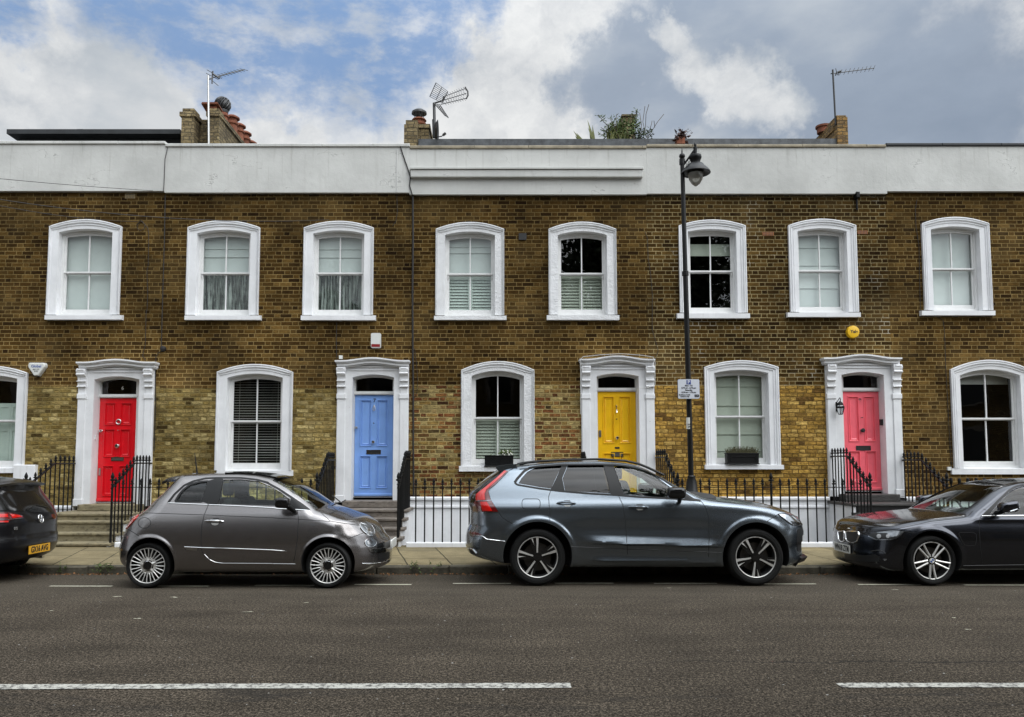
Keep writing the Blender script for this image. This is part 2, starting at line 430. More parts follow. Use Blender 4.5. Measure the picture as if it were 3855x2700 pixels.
    def build(s, name, mt, parent=None, smooth=False, **kw):
        o_ = org(parent) if parent else Vector((0, 0, 0))
        me = bpy.data.meshes.new(name)
        me.from_pydata([(a - o_.x, b - o_.y, c - o_.z) for a, b, c in s.v], [], s.f)
        mts = mt if isinstance(mt, (list, tuple)) else [mt]
        for x in mts: me.materials.append(M[x])
        if len(mts) > 1: me.polygons.foreach_set('material_index', s.mi)
        bm = bmesh.new(); bm.from_mesh(me)
        bmesh.ops.remove_doubles(bm, verts=bm.verts, dist=1e-5)
        bmesh.ops.recalc_face_normals(bm, faces=bm.faces)
        bm.to_mesh(me); bm.free()
        if smooth is not False:
            me.polygons.foreach_set('use_smooth', [True] * len(me.polygons))
            me.set_sharp_from_angle(angle=R(smooth if smooth is not True else 40))
        o = link(bpy.data.objects.new(name, me))
        if parent: o.parent = parent
        return tag(o, **kw) if kw else o

def inpoly(p, poly):
    x, y = p[0], p[1]; c = False; n = len(poly); j = n - 1
    for i in range(n):
        xi, yi = poly[i]; xj, yj = poly[j]
        if (yi > y) != (yj > y) and x < (xj - xi) * (y - yi) / (yj - yi) + xi: c = not c
        j = i
    return c
def rrect(x0, x1, z0, z1, r=.02, n=4):
    o = []
    for (cx, cz, a0) in ((x1 - r, z0 + r, -90), (x1 - r, z1 - r, 0), (x0 + r, z1 - r, 90), (x0 + r, z0 + r, 180)):
        for i in range(n + 1):
            a = R(a0 + 90 * i / n); o.append((cx + r * math.cos(a), cz + r * math.sin(a)))
    return o
def text(s, size, loc, mt, name, parent, rot=(90, 0, 0), align='CENTER', ext=.001, bold=0.0, sx=1.0, mtx=None):
    cu = bpy.data.curves.new(name, 'FONT'); cu.body = s; cu.size = size; cu.align_x = align; cu.align_y = 'CENTER'
    cu.extrude = ext; cu.offset = bold; cu.space_line = 1.0
    tmp = bpy.data.objects.new('tmp', cu); COL.objects.link(tmp)
    dg = bpy.context.evaluated_depsgraph_get(); me = bpy.data.meshes.new_from_object(tmp.evaluated_get(dg))
    bpy.data.objects.remove(tmp)
    mx = mtx if mtx is not None else (Matrix.Translation(Vector(loc)) @ Matrix.Rotation(R(rot[2]), 4, 'Z') @ Matrix.Rotation(R(rot[0]), 4, 'X'))
    me.transform(mx @ Matrix.Diagonal((sx, 1, 1, 1)))
    me.transform(Matrix.Translation(-org(parent)))
    me.materials.clear(); me.materials.append(M[mt]); me.name = name
    o = link(bpy.data.objects.new(name, me)); o.parent = parent; return o
# ------------------------------------------------------------------ setting: road, kerb, pavement
YF = 15.9            # facade plane
YR = 14.10           # railing line
YK = 12.05           # kerb face
def roadz(y): return .05 - .00217 * (y - 5.6) ** 2
def G(px, py, z=0.0):
    d = ray(px, py); return Vector((0, 0, CAMZ)) + d * ((z - CAMZ) / d.z)
def RG(px, py):
    p = G(px, py)
    for _ in range(8): p = G(px, py, roadz(p.y))
    return p

def asphalt(t, b):
    p = pos(t); x, y, z = t.xyz(p)
    v = t.comb(x, y, 0)
    f1 = t.noise(v, 75, 2, .8); f2 = t.noise(v, 34, 3, .75); f3 = t.noise(v, 1.1, 5, .6); f4 = t.noise(t.vm('MULTIPLY', v, (.25, 1, 1)), 2.4, 5, .65)
    c = t.ramp(t.m('ADD', t.m('MULTIPLY', f1, .6), t.m('MULTIPLY', f2, .4)), [(.40, (.006, .005, .0035)), (.50, (.042, .034, .025)), (.62, (.175, .143, .108))])
    c = t.scale(c, t.m('MULTIPLY', t.mr(f3, .3, .7, .82, 1.16), t.mr(f4, .3, .7, .76, 1.22)))
    # lighter worn band of the parking lane, dark stains near the middle of the road
    lane = t.mr(t.m('ADD', y, t.m('MULTIPLY', t.m('SUBTRACT', f3, .5), 1.5)), 8.6, 10.6, 0, 1, True)
    c = t.mix(t.m('MULTIPLY', lane, .35), c, (.085, .075, .058))
    stn = t.m('MULTIPLY', t.mr(t.m('ABSOLUTE', t.m('SUBTRACT', y, 5.45)), .1, .4, 1, 0, True), t.mr(t.noise(t.vm('MULTIPLY', v, (.35, 1.5, 1)), 2.2, 4, .7), .50, .66, 0, .7))
    c = t.mix(stn, c, (.018, .017, .016))
    gut = t.mr(y, 11.6, 12.05, 0, .6, True)
    c = t.mix(t.m('MULTIPLY', gut, t.mr(f2, .4, .6)), c, (.05, .042, .028))
    spk = t.mr(t.noise(v, 23, 1, .5), .765, .785)
    c = t.mix(spk, c, (.34, .33, .31))
    crack = t.m('MULTIPLY', t.mr(t.m('ABSOLUTE', t.m('SUBTRACT', t.m('ADD', y, t.m('MULTIPLY', t.noise(v, 2.2, 4, .7), .35)), 6.62)), .008, .02, .75, 0), t.mr(x, .5, 2.2))
    c = t.mix(crack, c, (.012, .012, .011))
    t.put(b.inputs['Base Color'], c)
    t.put(b.inputs['Normal'], t.bump(t.m('ADD', f1, f2), 1.0, .009))
mat('asphalt', rough=.92, spec=.10, fn=asphalt)
def slabs(t, b):
    p = pos(t); x, y, z = t.xyz(p)
    dn = t.vm('SUBTRACT', t.noise(p, 2.5, 3, .6, out=1), (.5, .5, .5))
    v = t.vm('ADD', t.comb(y, t.m('ADD', x, t.m('MULTIPLY', y, .22)), 0), t.scale(dn, .03))
    br = t.new('ShaderNodeTexBrick'); t.put(br.inputs['Vector'], v)
    br.offset = .42; br.inputs['Scale'].default_value = 1; br.inputs['Mortar Size'].default_value = .011
    br.inputs['Brick Width'].default_value = .82; br.inputs['Row Height'].default_value = .66
    br.inputs['Color1'].default_value = (.235, .190, .105, 1); br.inputs['Color2'].default_value = (.165, .138, .082, 1)
    br.inputs['Mortar'].default_value = (.045, .038, .022, 1)
    n = t.noise(p, 3, 6, .65); n2 = t.noise(p, 60, 3, .7)
    c = t.scale(br.outputs[0], t.m('MULTIPLY', t.mr(n, .3, .7, .72, 1.25), t.mr(n2, .3, .7, .85, 1.15)))
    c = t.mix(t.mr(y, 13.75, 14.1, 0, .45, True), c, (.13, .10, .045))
    t.put(b.inputs['Base Color'], c)
    t.put(b.inputs['Normal'], t.bump(t.m('SUBTRACT', n2, t.m('MULTIPLY', br.outputs[1], 1.5)), .6, .008))
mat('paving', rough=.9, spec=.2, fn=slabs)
mat('kerbstone', rough=.85, fn=varied((.085, .074, .050), .6, 6, .9, 30, .014))
mat('earth', rough=.95, fn=varied((.06, .05, .035), .4, 3))
def stone_fn(c1, c2, moss):
    def fn(t, b):
        p = pos(t); n = t.noise(p, 4.5, 6, .7); n2 = t.noise(t.vm('MULTIPLY', p, (1, 1, 3)), 7, 5, .75)
        c = t.mix(t.mr(n, .35, .65), c1, c2); c = t.mix(t.mr(n2, .52, .62, 0, .8), c, moss)
        t.put(b.inputs['Base Color'], c); t.put(b.inputs['Normal'], t.bump(n2, .8, .02))
    return fn
mat('step_sand', rough=.9, fn=stone_fn((.26, .22, .13), (.175, .150, .092), (.06, .05, .03)))
mat('step_brown', rough=.85, fn=stone_fn((.205, .175, .145), (.13, .112, .095), (.055, .045, .038)))
mat('step_grey', rough=.6, fn=stone_fn((.030, .028, .026), (.045, .040, .036), (.012, .011, .010)))
mat('tile_black', rough=.45, fn=varied((.010, .009, .009), .3, 4))

mb = MB(); mb.box(-150, 150, -120, 200, -1.4, -1.2)
mb.build('ground', 'earth', kind='structure')
mb = MB(); ys = np.linspace(-.85, YK, 26)
vs = [(x, y, roadz(y) if y > -1 else 0) for x in (-60, -30, -15, 0, 15, 30, 60) for y in ys]
n = len(ys)
mb.add(vs, [(i * n + j, (i + 1) * n + j, (i + 1) * n + j + 1, i * n + j + 1) for i in range(6) for j in range(n - 1)])
mb.build('road', 'asphalt', smooth=True, kind='structure')
PZ0, PZ1 = .075, .150
mb = MB()
mb.add([(-60, YK + .14, PZ0 + .003), (60, YK + .14, PZ0 + .003), (60, 14.26, PZ1 + .006), (-60, 14.26, PZ1 + .006)], [(0, 1, 2, 3)])
mb.add([(-60, 14.26, PZ1 + .006), (60, 14.26, PZ1 + .006), (60, 14.26, -1.2), (-60, 14.26, -1.2)], [(0, 1, 2, 3)])
mb.add([(-60, -4.0, .16), (60, -4.0, .16), (60, -.99, .08), (-60, -.99, .08)], [(0, 1, 2, 3)])
mb.build('pavement', 'paving', kind='structure')
mb = MB(); x = -24.0; rr = random.Random(3)
while x < 24:
    L = rr.uniform(.75, 1.15); dz = rr.uniform(-.006, .006); dy = rr.uniform(-.008, .008)
    v0 = MB(); 
    mb.bbox(x + .004, x + L - .004, YK + dy, YK + .15, -.2, PZ0 + dz, .018)
    x += L
mb.box(-60, 60, -.99, -.85, -.2, .08)
mb.build('kerb', 'kerbstone', kind='structure')
mb = MB(); mb.box(-60, 60, 14.27, YF + .2, -.80, -.72); mb.build('basement_area_floor', 'earth', kind='structure')

def linemat(name, col, lo, hi, col2=(.07, .066, .06)):
    def fn(t, b):
        p = pos(t); n = t.noise(p, 26, 4, .75)
        t.put(b.inputs['Base Color'], t.mix(t.mr(n, lo, hi), col2, col))
        t.put(b.inputs['Normal'], t.bump(n, .5, .006))
    mat(name, col, .8, fn=fn)
linemat('line_white', (.42, .41, .365), .40, .54)
linemat('line_cream', (.50, .48, .37), .33, .46)
def strip(name, x0, x1, yc, hw, mt, y2=None, label=None):
    mb = MB(); k = max(2, int((x1 - x0) / .12)); rr = random.Random(int(x0 * 100)); y2 = yc if y2 is None else y2
    a, b = [], []
    for i in range(k + 1):
        f = i / k; xx = x0 + (x1 - x0) * f; y = yc + (y2 - yc) * f; e = rr.uniform(-.006, .006)
        for L, s in ((a, -1), (b, 1)):
            yy = y + s * hw + rr.uniform(-.006, .006); L.append((xx, yy, roadz(yy) + .005))
    mb.add(a + b, [(i, i + 1, k + 2 + i, k + 1 + i) for i in range(k)])
    return mb.build(name, mt, kind='structure')
a = RG(0, 2591); b = RG(2149, 2583)
strip('road_centre_line', a.x - 3, b.x, a.y, .062, 'line_white', b.y)
a = RG(3157, 2582); b = RG(3855, 2580)
strip('road_centre_line', a.x, b.x + 3, a.y, .055, 'line_white', b.y)
for (x0, x1, yy) in ((-80, -8, 2209), (186, 423, 2208), (553, 785, 2208), (960, 1184, 2205), (1335, 1549, 2202), (1705, 1923, 2198),
                     (2088, 2309, 2197), (2462, 2699, 2198), (2855, 3072, 2200), (3230, 3467, 2202), (3630, 3900, 2204)):
    p0 = RG(x0, yy); p1 = RG(x1, yy)
    strip('parking_bay_line', p0.x, p1.x, p0.y, .032, 'line_cream', p1.y)
# manhole cover let into the pavement
mb = MB(); c = G(1868, 2089, .105)
zc = PZ0 + (PZ1 - PZ0) * (c.y - YK) / 2.2 + .004
mb.lathe([(.30, 0), (.30, .006), (.27, .008), (.265, .004), (.0, .004)], (c.x, c.y, zc), 28, cap=False)
mb.build('manhole_cover', 'iron_lamp', label='round dark manhole cover set in the pavement behind the blue-grey car', cat='manhole cover')

# ------------------------------------------------------------------ front steps
def steps(label, x0, x1, lst, thr, mtread, mriser, mside, side=True):
    r = empty('front_steps', ((x0 + x1) / 2, lst[-1][1], PZ1), label, 'steps', 'front steps of the terrace')
    prev = YF
    for i, (z, yf) in enumerate(lst):
        mb = MB(); nz = .05; zb = (lst[i + 1][0] if i + 1 < len(lst) else PZ1 - .05)
        yb = YF + .02 if i == 0 else lst[i - 1][1] + .03
        mb.bbox(x0 - .05, x1 + .05, yf - .025, yb, z - nz, z, .012, 0)
        mb.box(x0 + .025, x1 - .025, yf, yb - .002, zb - .001, z - nz, 1)
        mb.build('step', [mtread, mriser], r)
    mb = MB(); z, yf = thr
    mb.bbox(x0 + .17, x1 - .17, yf, YF + .30, lst[0][0] + .001, z, .012)
    mb.build('threshold_step', mtread, r)
    if side:
        for s in (0, 1):
            mb = MB(); xx = (x0 - .02, x0 + .024) if s == 0 else (x1 - .024, x1 + .02)
            poly = [(YF, -.75), (YF, lst[0][0] - .052)]
            for i, (z, yf) in enumerate(lst):
                poly.append((yf + .004, z - .052)); poly.append((yf + .004, (lst[i + 1][0] - .052) if i + 1 < len(lst) else PZ1 - .02))
            poly.append((lst[-1][1] + .004, -.75))
            mb.plate(poly, [], xx[0], xx[1], ax='x', back=True)
            mb.build('side_wall', mside, r)
    return r
L6 = [(.667, 14.90), (.545, 14.65), (.362, 14.38), (.215, 14.05)]
L7 = [(.730, 15.00), (.590, 14.70), (.443, 14.40), (.300, 14.08)]
L9 = [(.850, 14.75), (.690, 14.52), (.52, 14.29), (.34, 14.06)]
steps('yellowish worn stone steps rising to the red door', -8.22, -6.72, L6, (.79, 15.55), 'step_sand', 'step_sand', 'stucco')
steps('grey-brown worn stone steps rising to the light blue door', -3.17, -1.72, L7, (.86, 15.55), 'step_brown', 'step_brown', 'stucco')
steps('worn stone steps to the yellow door, behind the blue-grey car', 1.62, 3.10, L7, (.86, 15.55), 'step_brown', 'step_brown', 'stucco')
steps('black tiled steps rising to the pink door', 6.42, 7.82, L9, (.985, 15.55), 'step_grey', 'tile_black', 'stucco')

# ------------------------------------------------------------------ railings
BARS = {}
def barmesh(h, kind):
    k = (round(h, 2), kind)
    if k in BARS: return BARS[k]
    mb = MB(); r = .0125
    if kind == 'broken':
        mb.tube([(0, 0, 0), (0, 0, h - .02)], r, 8)
    elif kind == 'round':
        mb.tube([(0, 0, 0), (0, 0, h - .14)], r, 8)
        mb.lathe([(.011, h - .15), (.016, h - .13), (.013, h - .12), (.026, h - .09), (.029, h - .04), (.020, h - .005), (.004, h)], n=8)
    else:
        s = 1.35 if kind == 'post' else 1.0
        mb.tube([(0, 0, 0), (0, 0, h - .15 * s)], r * (1.6 if kind == 'post' else 1), 8)
        mb.lathe([(r, h - .175 * s), (.020 * s, h - .160 * s), (.020 * s, h - .150 * s), (.011 * s, h - .140 * s), (.013 * s, h - .115 * s), (.033 * s, h - .105 * s),
                  (.033 * s, h - .092 * s), (.015 * s, h - .082 * s), (.024 * s, h - .060 * s), (.019 * s, h - .035 * s), (.004, h)], n=8)
    o = mb.build('bar', 'iron', smooth=True); me = o.data; bpy.data.objects.remove(o); BARS[k] = me; return me
def railing(label, bars, rails, zr=.0):
    """bars: (x, y, z0, z1, kind); rails: polylines"""
    b0 = bars[0]; root = empty('railing', (b0[0], b0[1], b0[2]), label, 'railing', 'black iron railings in front of the terrace')
    o_ = ORG[root]
    for (x, y, z0, z1, k) in bars:
        o = link(bpy.data.objects.new('post' if k == 'post' else 'bar', barmesh(z1 - z0, k))); o.parent = root
        o.location = Vector((x, y, z0)) - o_; o.rotation_euler = (0, 0, random.uniform(-.3, .3))
    for pl, w_, h_ in rails:
        mb = MB()
        for i in range(len(pl) - 1):
            a, b = Vector(pl[i]), Vector(pl[i + 1]); d = (b - a).normalized(); sd_ = Vector((-d.y, d.x, 0)).normalized() * w_ / 2; u = Vector((0, 0, h_ / 2))
            vs = [a - sd_ - u, a + sd_ - u, a + sd_ + u, a - sd_ + u, b - sd_ - u, b + sd_ - u, b + sd_ + u, b - sd_ + u]
            mb.add(vs, [(0, 1, 2, 3), (7, 6, 5, 4), (0, 4, 5, 1), (1, 5, 6, 2), (2, 6, 7, 3), (3, 7, 4, 0)])
        mb.build('rail', 'iron', root)
    return root
RZT, RZB, RZR = 1.325, .225, 1.165
def front(label, pxs, special={}, skip=()):
    bars = []
    for i, px in enumerate(pxs):
        p = P(px, 1830, YR); k = special.get(i, 'spear')
        bars.append((p.x, YR, RZB, RZT + (.09 if k == 'post' else 0) - (.02 if k == 'broken' else 0) + random.uniform(-.006, .006), k))
    x0, x1 = bars[0][0] - .05, bars[-1][0] + .05
    r = railing(label, bars, [([(x0, YR, RZR), (x1, YR, RZR)], .035, .012)])
    return r, x0, x1
def flight(label, x, zland, ztop, L, xend=None, n=9, ytop=15.78, yflat=15.05, zend=1.31, endpost=True):
    bars = []; xe = x if xend is None else xend
    for i in range(n):
        f = i / (n - 1); y = ytop + (14.22 - ytop) * f
        zt = ztop if y > yflat else ztop + (zend - ztop) * (yflat - y) / (yflat - 14.15)
        zb = L[0][0]
        for (z, yf) in L:
            if y < yf: zb = z
        zb = [z for (z, yf) in L if y >= yf - .06][:1]; zb = zb[0] if zb else L[-1][0]
        bars.append((x + (xe - x) * f, y, zb - .03, zt, 'spear'))
    if endpost: bars.append((xe, YR, .16, RZT + .10, 'post'))
    d = .16
    rl = [([(x, YF - .02, ztop - d), (x + (xe - x) * .4, yflat, ztop - d), (xe, 14.08, zend - d)], .04, .022)]
    return railing(label, bars, rl)
def seq(a, b, s=33.6): return [a + i * (b - a) / round((b - a) / s) for i in range(int(round((b - a) / s)) + 1)]
front('front railing left of the red door, partly behind the black hatchback', seq(-78, 88) )
flight('left stair railing beside the red door', -8.27, .66, 1.73, L6, -8.20, 10)
flight('right stair railing in front of the red door', -6.80, .66, 1.74, L6, -6.70, 11)
front('front railing between red door and blue door, behind the grey hatchback', seq(464, 1170), {0: 'spear'})
flight('left stair railing beside the blue door', -3.215, .73, 1.80, L7, -3.16, 11)
flight('right stair railing beside the blue door', -1.74, .73, 1.82, L7, -1.75, 11)
front('front railing between blue door and yellow door, before the white basement wall', seq(1566, 2135))
flight('left stair railing beside the yellow door, only its tips above the car roof', 1.60, .73, 1.80, L7, 1.56, 10)
flight('right stair railing beside the yellow door', 3.06, .73, 1.85, L7, 3.09, 10)
q = [2569, 2603] + seq(2637, 2871, 33.4); q = q + [2903] + seq(2937, 3240, 33.7)
front('long front railing under the planted window, from the lamp post to the pink door', q, {4: 'broken', 10: 'post'})
flight('left stair railing in front of the pink door', 6.47, .85, 1.87, L9, 6.42, 12)
flight('right stair railing beside the pink door', 7.86, .85, 1.80, L9, 7.75, 11)
q = seq(3581, 3960, 31)
front('front railing with rounded heads behind the navy saloon', q, {i: 'round' for i in range(len(q))})
def plinth(x0, x1, label):
    mb = MB(); mb.bbox(x0, x1, 14.03, 14.20, PZ1 - .05, RZB, .012)
    mb.box(x0 + .02, x1 - .02, 14.06, 14.265, -.7, PZ1 - .051)
    mb.build('railing_plinth', 'stucco', label=label, cat='plinth', group='white plinths under the railings')
plinth(-12, -8.34, 'white plinth under the railing left of the red door')
plinth(-6.60, -3.29, 'white plinth under the railing behind the grey hatchback')
plinth(-1.60, 1.50, 'white plinth under the railing between blue and yellow doors')
plinth(3.22, 6.30, 'white plinth under the railing between the lamp post and pink door')
plinth(7.94, 12, 'white plinth under the railing behind the navy saloon')

# ------------------------------------------------------------------ street lamp and its signs
LY = 13.6
def zf(py, Y=LY, px=2600): return P(px, py, Y).z
pb = P(2603, 1850, LY); pt = P(2568, 600, LY)
lx = lambda z: pb.x + (pt.x - pb.x) * (z - pb.z) / (pt.z - pb.z)
root = empty('street_lamp', (pb.x, LY, PZ1), 'tall black street lamp post with a bell-shaped lantern between two houses', 'street lamp')
z0 = PZ1
mb = MB(); prof = [(.145, z0), (.145, z0 + .10), (.115, z0 + .14), (.105, z0 + .80), (.125, z0 + .84), (.135, z0 + .90), (.105, z0 + .94), (.085, zf(1815)), (.062, zf(1798)), (.066, zf(1794)), (.050, zf(1790))]
mb.lathe(prof, (lx(.8), LY, 0), 20); mb.build('base', 'iron_lamp', root, 40)
mb = MB(); zz = [zf(1795), zf(1040), zf(1038), zf(1022), zf(1020), zf(600)]
mb.tube([(lx(z), LY, z) for z in zz], [.046, .043, .056, .056, .040, .036], 16); mb.build('pole', 'iron_lamp', root, 40)
mb = MB(); tx = lx(zf(600)); mb.lathe([(.05, zf(620)), (.05, zf(600)), (.03, zf(599)), (.03, zf(598)), (.047, zf(593)), (.052, zf(588)), (.045, zf(582)), (.016, zf(577)), (.014, zf(573)), (.003, zf(557))], (tx, LY, 0), 16)
mb.build('finial', 'iron_lamp', root, 50)
cx = P(2617, 640, LY).x; yl = LY - .03
mb = MB(); mb.tube([(tx, LY, zf(628)), (cx - .09, yl, zf(590)), (cx, yl, zf(562))], .017, 8)
for k in range(5):
    f = .25 + k * .15; bx = tx + (cx - tx) * f; bz = zf(628) + (zf(566) - zf(628)) * f
    mb.tube([(bx, yl, bz), (bx + .012, yl, bz - .05), (bx - .008, yl, bz - .10)], .005, 5)
mb.build('arm', 'iron_lamp', root, 50)
mb = MB(); mb.lathe([(.004, zf(537)), (.02, zf(543)), (.026, zf(549)), (.012, zf(553)), (.034, zf(556)), (.028, zf(580)), (.03, zf(585)), (.098, zf(587)), (.104, zf(592)), (.104, zf(600)), (.085, zf(605)), (.080, zf(617)), (.13, zf(621)), (.16, zf(630)), (.20, zf(638)), (.245, zf(650)), (.253, zf(655)), (.245, zf(656)), (.14, zf(648)), (.13, zf(656)), (.0, zf(655))], (cx, yl, 0), 28, cap=False)
mb.build('lantern_hood', 'iron_lamp', root, 45)
mb = MB(); mb.lathe([(.124, zf(652)), (.128, zf(662)), (.115, zf(678)), (.07, zf(694)), (.02, zf(703)), (.0, zf(704))], (cx, yl, 0), 24, cap=False)
mb.build('globe', 'globe', root, True)
# parking sign
a = P(2553.5, 1501, 13.48); b = P(2633, 1428, 13.48)
sg = empty('parking_sign', ((a.x + b.x) / 2, 13.5, a.z), 'white resident parking sign with blue P fixed to the lamp post', 'sign')
mb = MB(); mb.plate(rrect(a.x - .006, b.x + .006, a.z - .006, b.z + .006, .03), [], 13.50, 13.508, back=True); mb.build('panel_edge', 'black', sg)
mb = MB(); mb.plate(rrect(a.x, b.x, a.z, b.z, .026), [], 13.488, 13.4995); mb.build('panel', 'sign_white', sg)
mx_ = (a.x + b.x) / 2; h = b.z - a.z
mb = MB(); mb.plate(rrect(mx_ - .036, mx_ + .036, b.z - .085, b.z - .013, .005), [], 13.485, 13.4875); mb.build('parking_symbol', 'sign_blue', sg)
text('P', .075, (mx_, 13.4835, b.z - .049), 'sign_white', 'letter_p', sg, bold=.003)
for i, (tx_, sz) in enumerate((('Mon - Fri', .034), ('8.30 am - 6.30 pm', .033), ('Saturday', .034), ('8.30 am - 1.30 pm', .033))):
    text(tx_, sz, (mx_, 13.486, b.z - .108 - i * .037), 'text_black', 'lettering', sg, bold=.0012)
text('Resident permit', .029, (a.x + .012, 13.486, b.z - .260), 'text_black', 'lettering', sg, align='LEFT', bold=.0012)
text('holders only', .029, (a.x + .04, 13.486, b.z - .290), 'text_black', 'lettering', sg, align='LEFT', bold=.0012)
mb = MB(); mb.plate(rrect(b.x - .085, b.x - .012, b.z - .298, b.z - .255, .004), [], 13.485, 13.4875); mb.build('permit_panel', 'text_black', sg)
text('L-1', .028, (b.x - .048, 13.4835, b.z - .277), 'sign_white', 'lettering', sg)
mb = MB(); mb.box(mx_ - .05, mx_ + .05, 13.508, 13.60, (a.z + b.z) / 2 + .06, (a.z + b.z) / 2 + .09); mb.build('bracket', 'black', sg)
a = P(2585, 1615, 13.55); b = P(2603.5, 1572, 13.55); mx_ = (a.x + b.x) / 2
sg = empty('lamp_notice', (mx_, 13.55, a.z), 'small white notice wrapped on the lamp post under the parking sign', 'notice')
mb = MB(); pl = [(mx_ + .046 * math.sin(t), LY - .048 * math.cos(t)) for t in np.linspace(-1.1, 1.1, 9)]
mb.rings([[(x, y, a.z) for x, y in pl], [(x, y, b.z) for x, y in pl]]); mb.build('paper', 'plate_white', sg)
text('HC', .034, (mx_, 13.546, a.z + .075), 'text_black', 'lettering', sg, bold=.001)
text('24', .036, (mx_, 13.546, a.z + .035), 'text_black', 'lettering', sg, bold=.001)

# ------------------------------------------------------------------ weeds and litter along the kerb
def leafcloud(mb, c, r, n, size, rnd, m=None, up=.3, flat=.5):
    for _ in range(n):
        th = rnd.uniform(0, 2 * math.pi); ph = math.acos(rnd.uniform(-1, 1)); q = rnd.random() ** .45
        p = Vector((c[0] + r[0] * q * math.sin(ph) * math.cos(th), c[1] + r[1] * q * math.sin(ph) * math.sin(th), c[2] + r[2] * q * math.cos(ph)))
        leaf(mb, p, size * rnd.uniform(.6, 1.4), rnd, flat, m)
def leaf(mb, p, s, rnd, asp=.45, m=None, d=None):
    d = d or Vector((rnd.uniform(-1, 1), rnd.uniform(-1, 1), rnd.uniform(-.6, .8))).normalized()
    sd_ = d.cross(Vector((rnd.uniform(-1, 1), rnd.uniform(-1, 1), rnd.uniform(-1, 1)))).normalized() * s * asp * .5
    nrm = d.cross(sd_).normalized() * s * .12
    mb.add([p, p + d * s * .5 + sd_ + nrm, p + d * s, p + d * s * .5 - sd_ + nrm], [(0, 1, 2), (0, 2, 3)], m)
def weed(px, py, n, h, label, mt='leaf', rad=.08):
    p = G(px, py, .0); p.y = YK - .02
    rnd = random.Random(int(px)); mb = MB()
    for _ in range(n):
        a = rnd.uniform(-1.2, 1.2); b_ = rnd.uniform(-.7, .1); L = h * rnd.uniform(.5, 1.1)
        s0 = Vector((p.x + rnd.uniform(-rad, rad), p.y + rnd.uniform(-.02, .06), -.03 + rnd.uniform(0, .09)))
        e = s0 + Vector((math.sin(a) * L * .7, b_ * L * .5, L * .9))
        mb.tube([s0, (s0 + e) / 2 + Vector((0, 0, .01)), e], .0015, 3)
        for k in range(4): leaf(mb, s0 + (e - s0) * (.4 + .2 * k), .035 * rnd.uniform(.7, 1.5), rnd, .4)
    mb.build('weed', mt, label=label, cat='weed', group='weeds growing along the kerb')
weed(1582, 2128, 10, .14, 'green weed growing from the kerb, left of the two between the cars')
weed(1640, 2135, 7, .10, 'low green weed by the kerb just left of the blue-grey car')
weed(440, 2140, 22, .10, 'green weeds at the kerb behind the grey hatchback rear wheel', rad=.16)
weed(150, 2138, 16, .14, 'dark weed at the kerb behind the black hatchback', 'leaf_dark', .13)
weed(345, 2125, 6, .06, 'tiny weed on the kerb edge between black and grey hatchbacks')
weed(3110, 2125, 12, .07, 'low tuft of weed on the kerb between blue-grey car and navy saloon', 'leaf_dark', .15)
rnd = random.Random(5); mb = MB()
for (x0, x1, n) in ((-6.9, -5.3, 150), (-2.0, 1.0, 210), (3.9, 5.6, 110), (-5.0, -2.0, 60)):
    for _ in range(n):
        x = rnd.uniform(x0, x1); y = YK - abs(rnd.gauss(0, .07)) - .015; s = rnd.uniform(.012, .045)
        leaf(mb, Vector((x, y, roadz(y) + .004)), s, rnd, .7, d=Vector((rnd.uniform(-1, 1), rnd.uniform(-1, 1), rnd.uniform(0, .35))).normalized())
mb.build('leaf_litter', 'leaf_dry', label='dry brown leaves lying in the gutter along the kerb', cat='leaf litter', kind='stuff')
mb = MB()
for (px, py, w_, d_) in ((435, 2248 , .14, .03), (650, 2250, .12, .03), (932, 2305, .10, .025), (1150, 2270, .06, .02), (513, 2331, .07, .03), (3372, 2221, .13, .02), (3590, 2328, .06, .02), (3650, 2372, .05, .02), (190, 2301, .04, .02), (2520, 2215, .04, .015)):
    p = RG(px, py)
    for k in range(3):
        x = p.x + rnd.uniform(-w_, w_) * .4; y = p.y + rnd.uniform(-d_, d_); s = w_ * rnd.uniform(.2, .5)
        mb.add([(x - s, y, roadz(y) + .004), (x, y - d_ * .4, roadz(y) + .006), (x + s, y + .005, roadz(y) + .004), (x, y + d_ * .4, roadz(y) + .006)], [(0, 1, 2, 3)])
mb.build('road_litter', 'line_cream', label='small pale scraps scattered on the asphalt', cat='litter', kind='stuff')
# ------------------------------------------------------------------ the terrace
def FX(px, py=1200, Y=YF): return P(px, py, Y).x
def FZ(py, px=1900, Y=YF): return P(px, py, Y).z
HOUSES = {}
HB = {'h6': (-1500, 613), 'h7': (613, 1540), 'h8': (1540, 2438), 'h9': (2438, 3346), 'h10': (3346, 5300)}
HLAB = {'h6': ('two-storey brick terraced house with the red door, at the left end', 'brick_upper', 'brick_rough', 1455, 533, 719),
        'h7': ('brick terraced house with the light blue door and a big chimney', 'brick_upper', 'brick_rough', 1462, 543, 725),
        'h8': ('brick terraced house with the yellow door and roof plants', 'brick_upper', 'brick_mixed', 1448, 550, 732),
        'h9': ('brick terraced house with the pink door and yellow alarm disc', 'brick_dark', 'brick_yellow', 1452, 545, 729),
        'h10': ('brick terraced house at the right end with large dark ground window', 'brick_upper', 'brick_upper', 1452, 540, 720)}
for k, (a, b) in HB.items():
    lab = HLAB[k]
    HOUSES[k] = dict(root=empty('terraced_house', (FX((a + b) / 2), YF, PZ1), lab[0], 'house', 'two-storey brick houses of the terrace'),
                     x0=FX(a, 1100), x1=FX(b, 1100), holes=[], lab=lab)
ZBB = FZ(1870)
ZBBH = {'h6': FZ(1903), 'h7': FZ(1885)}
DOORS = []          # underside of the brickwork, top of the white basement wall

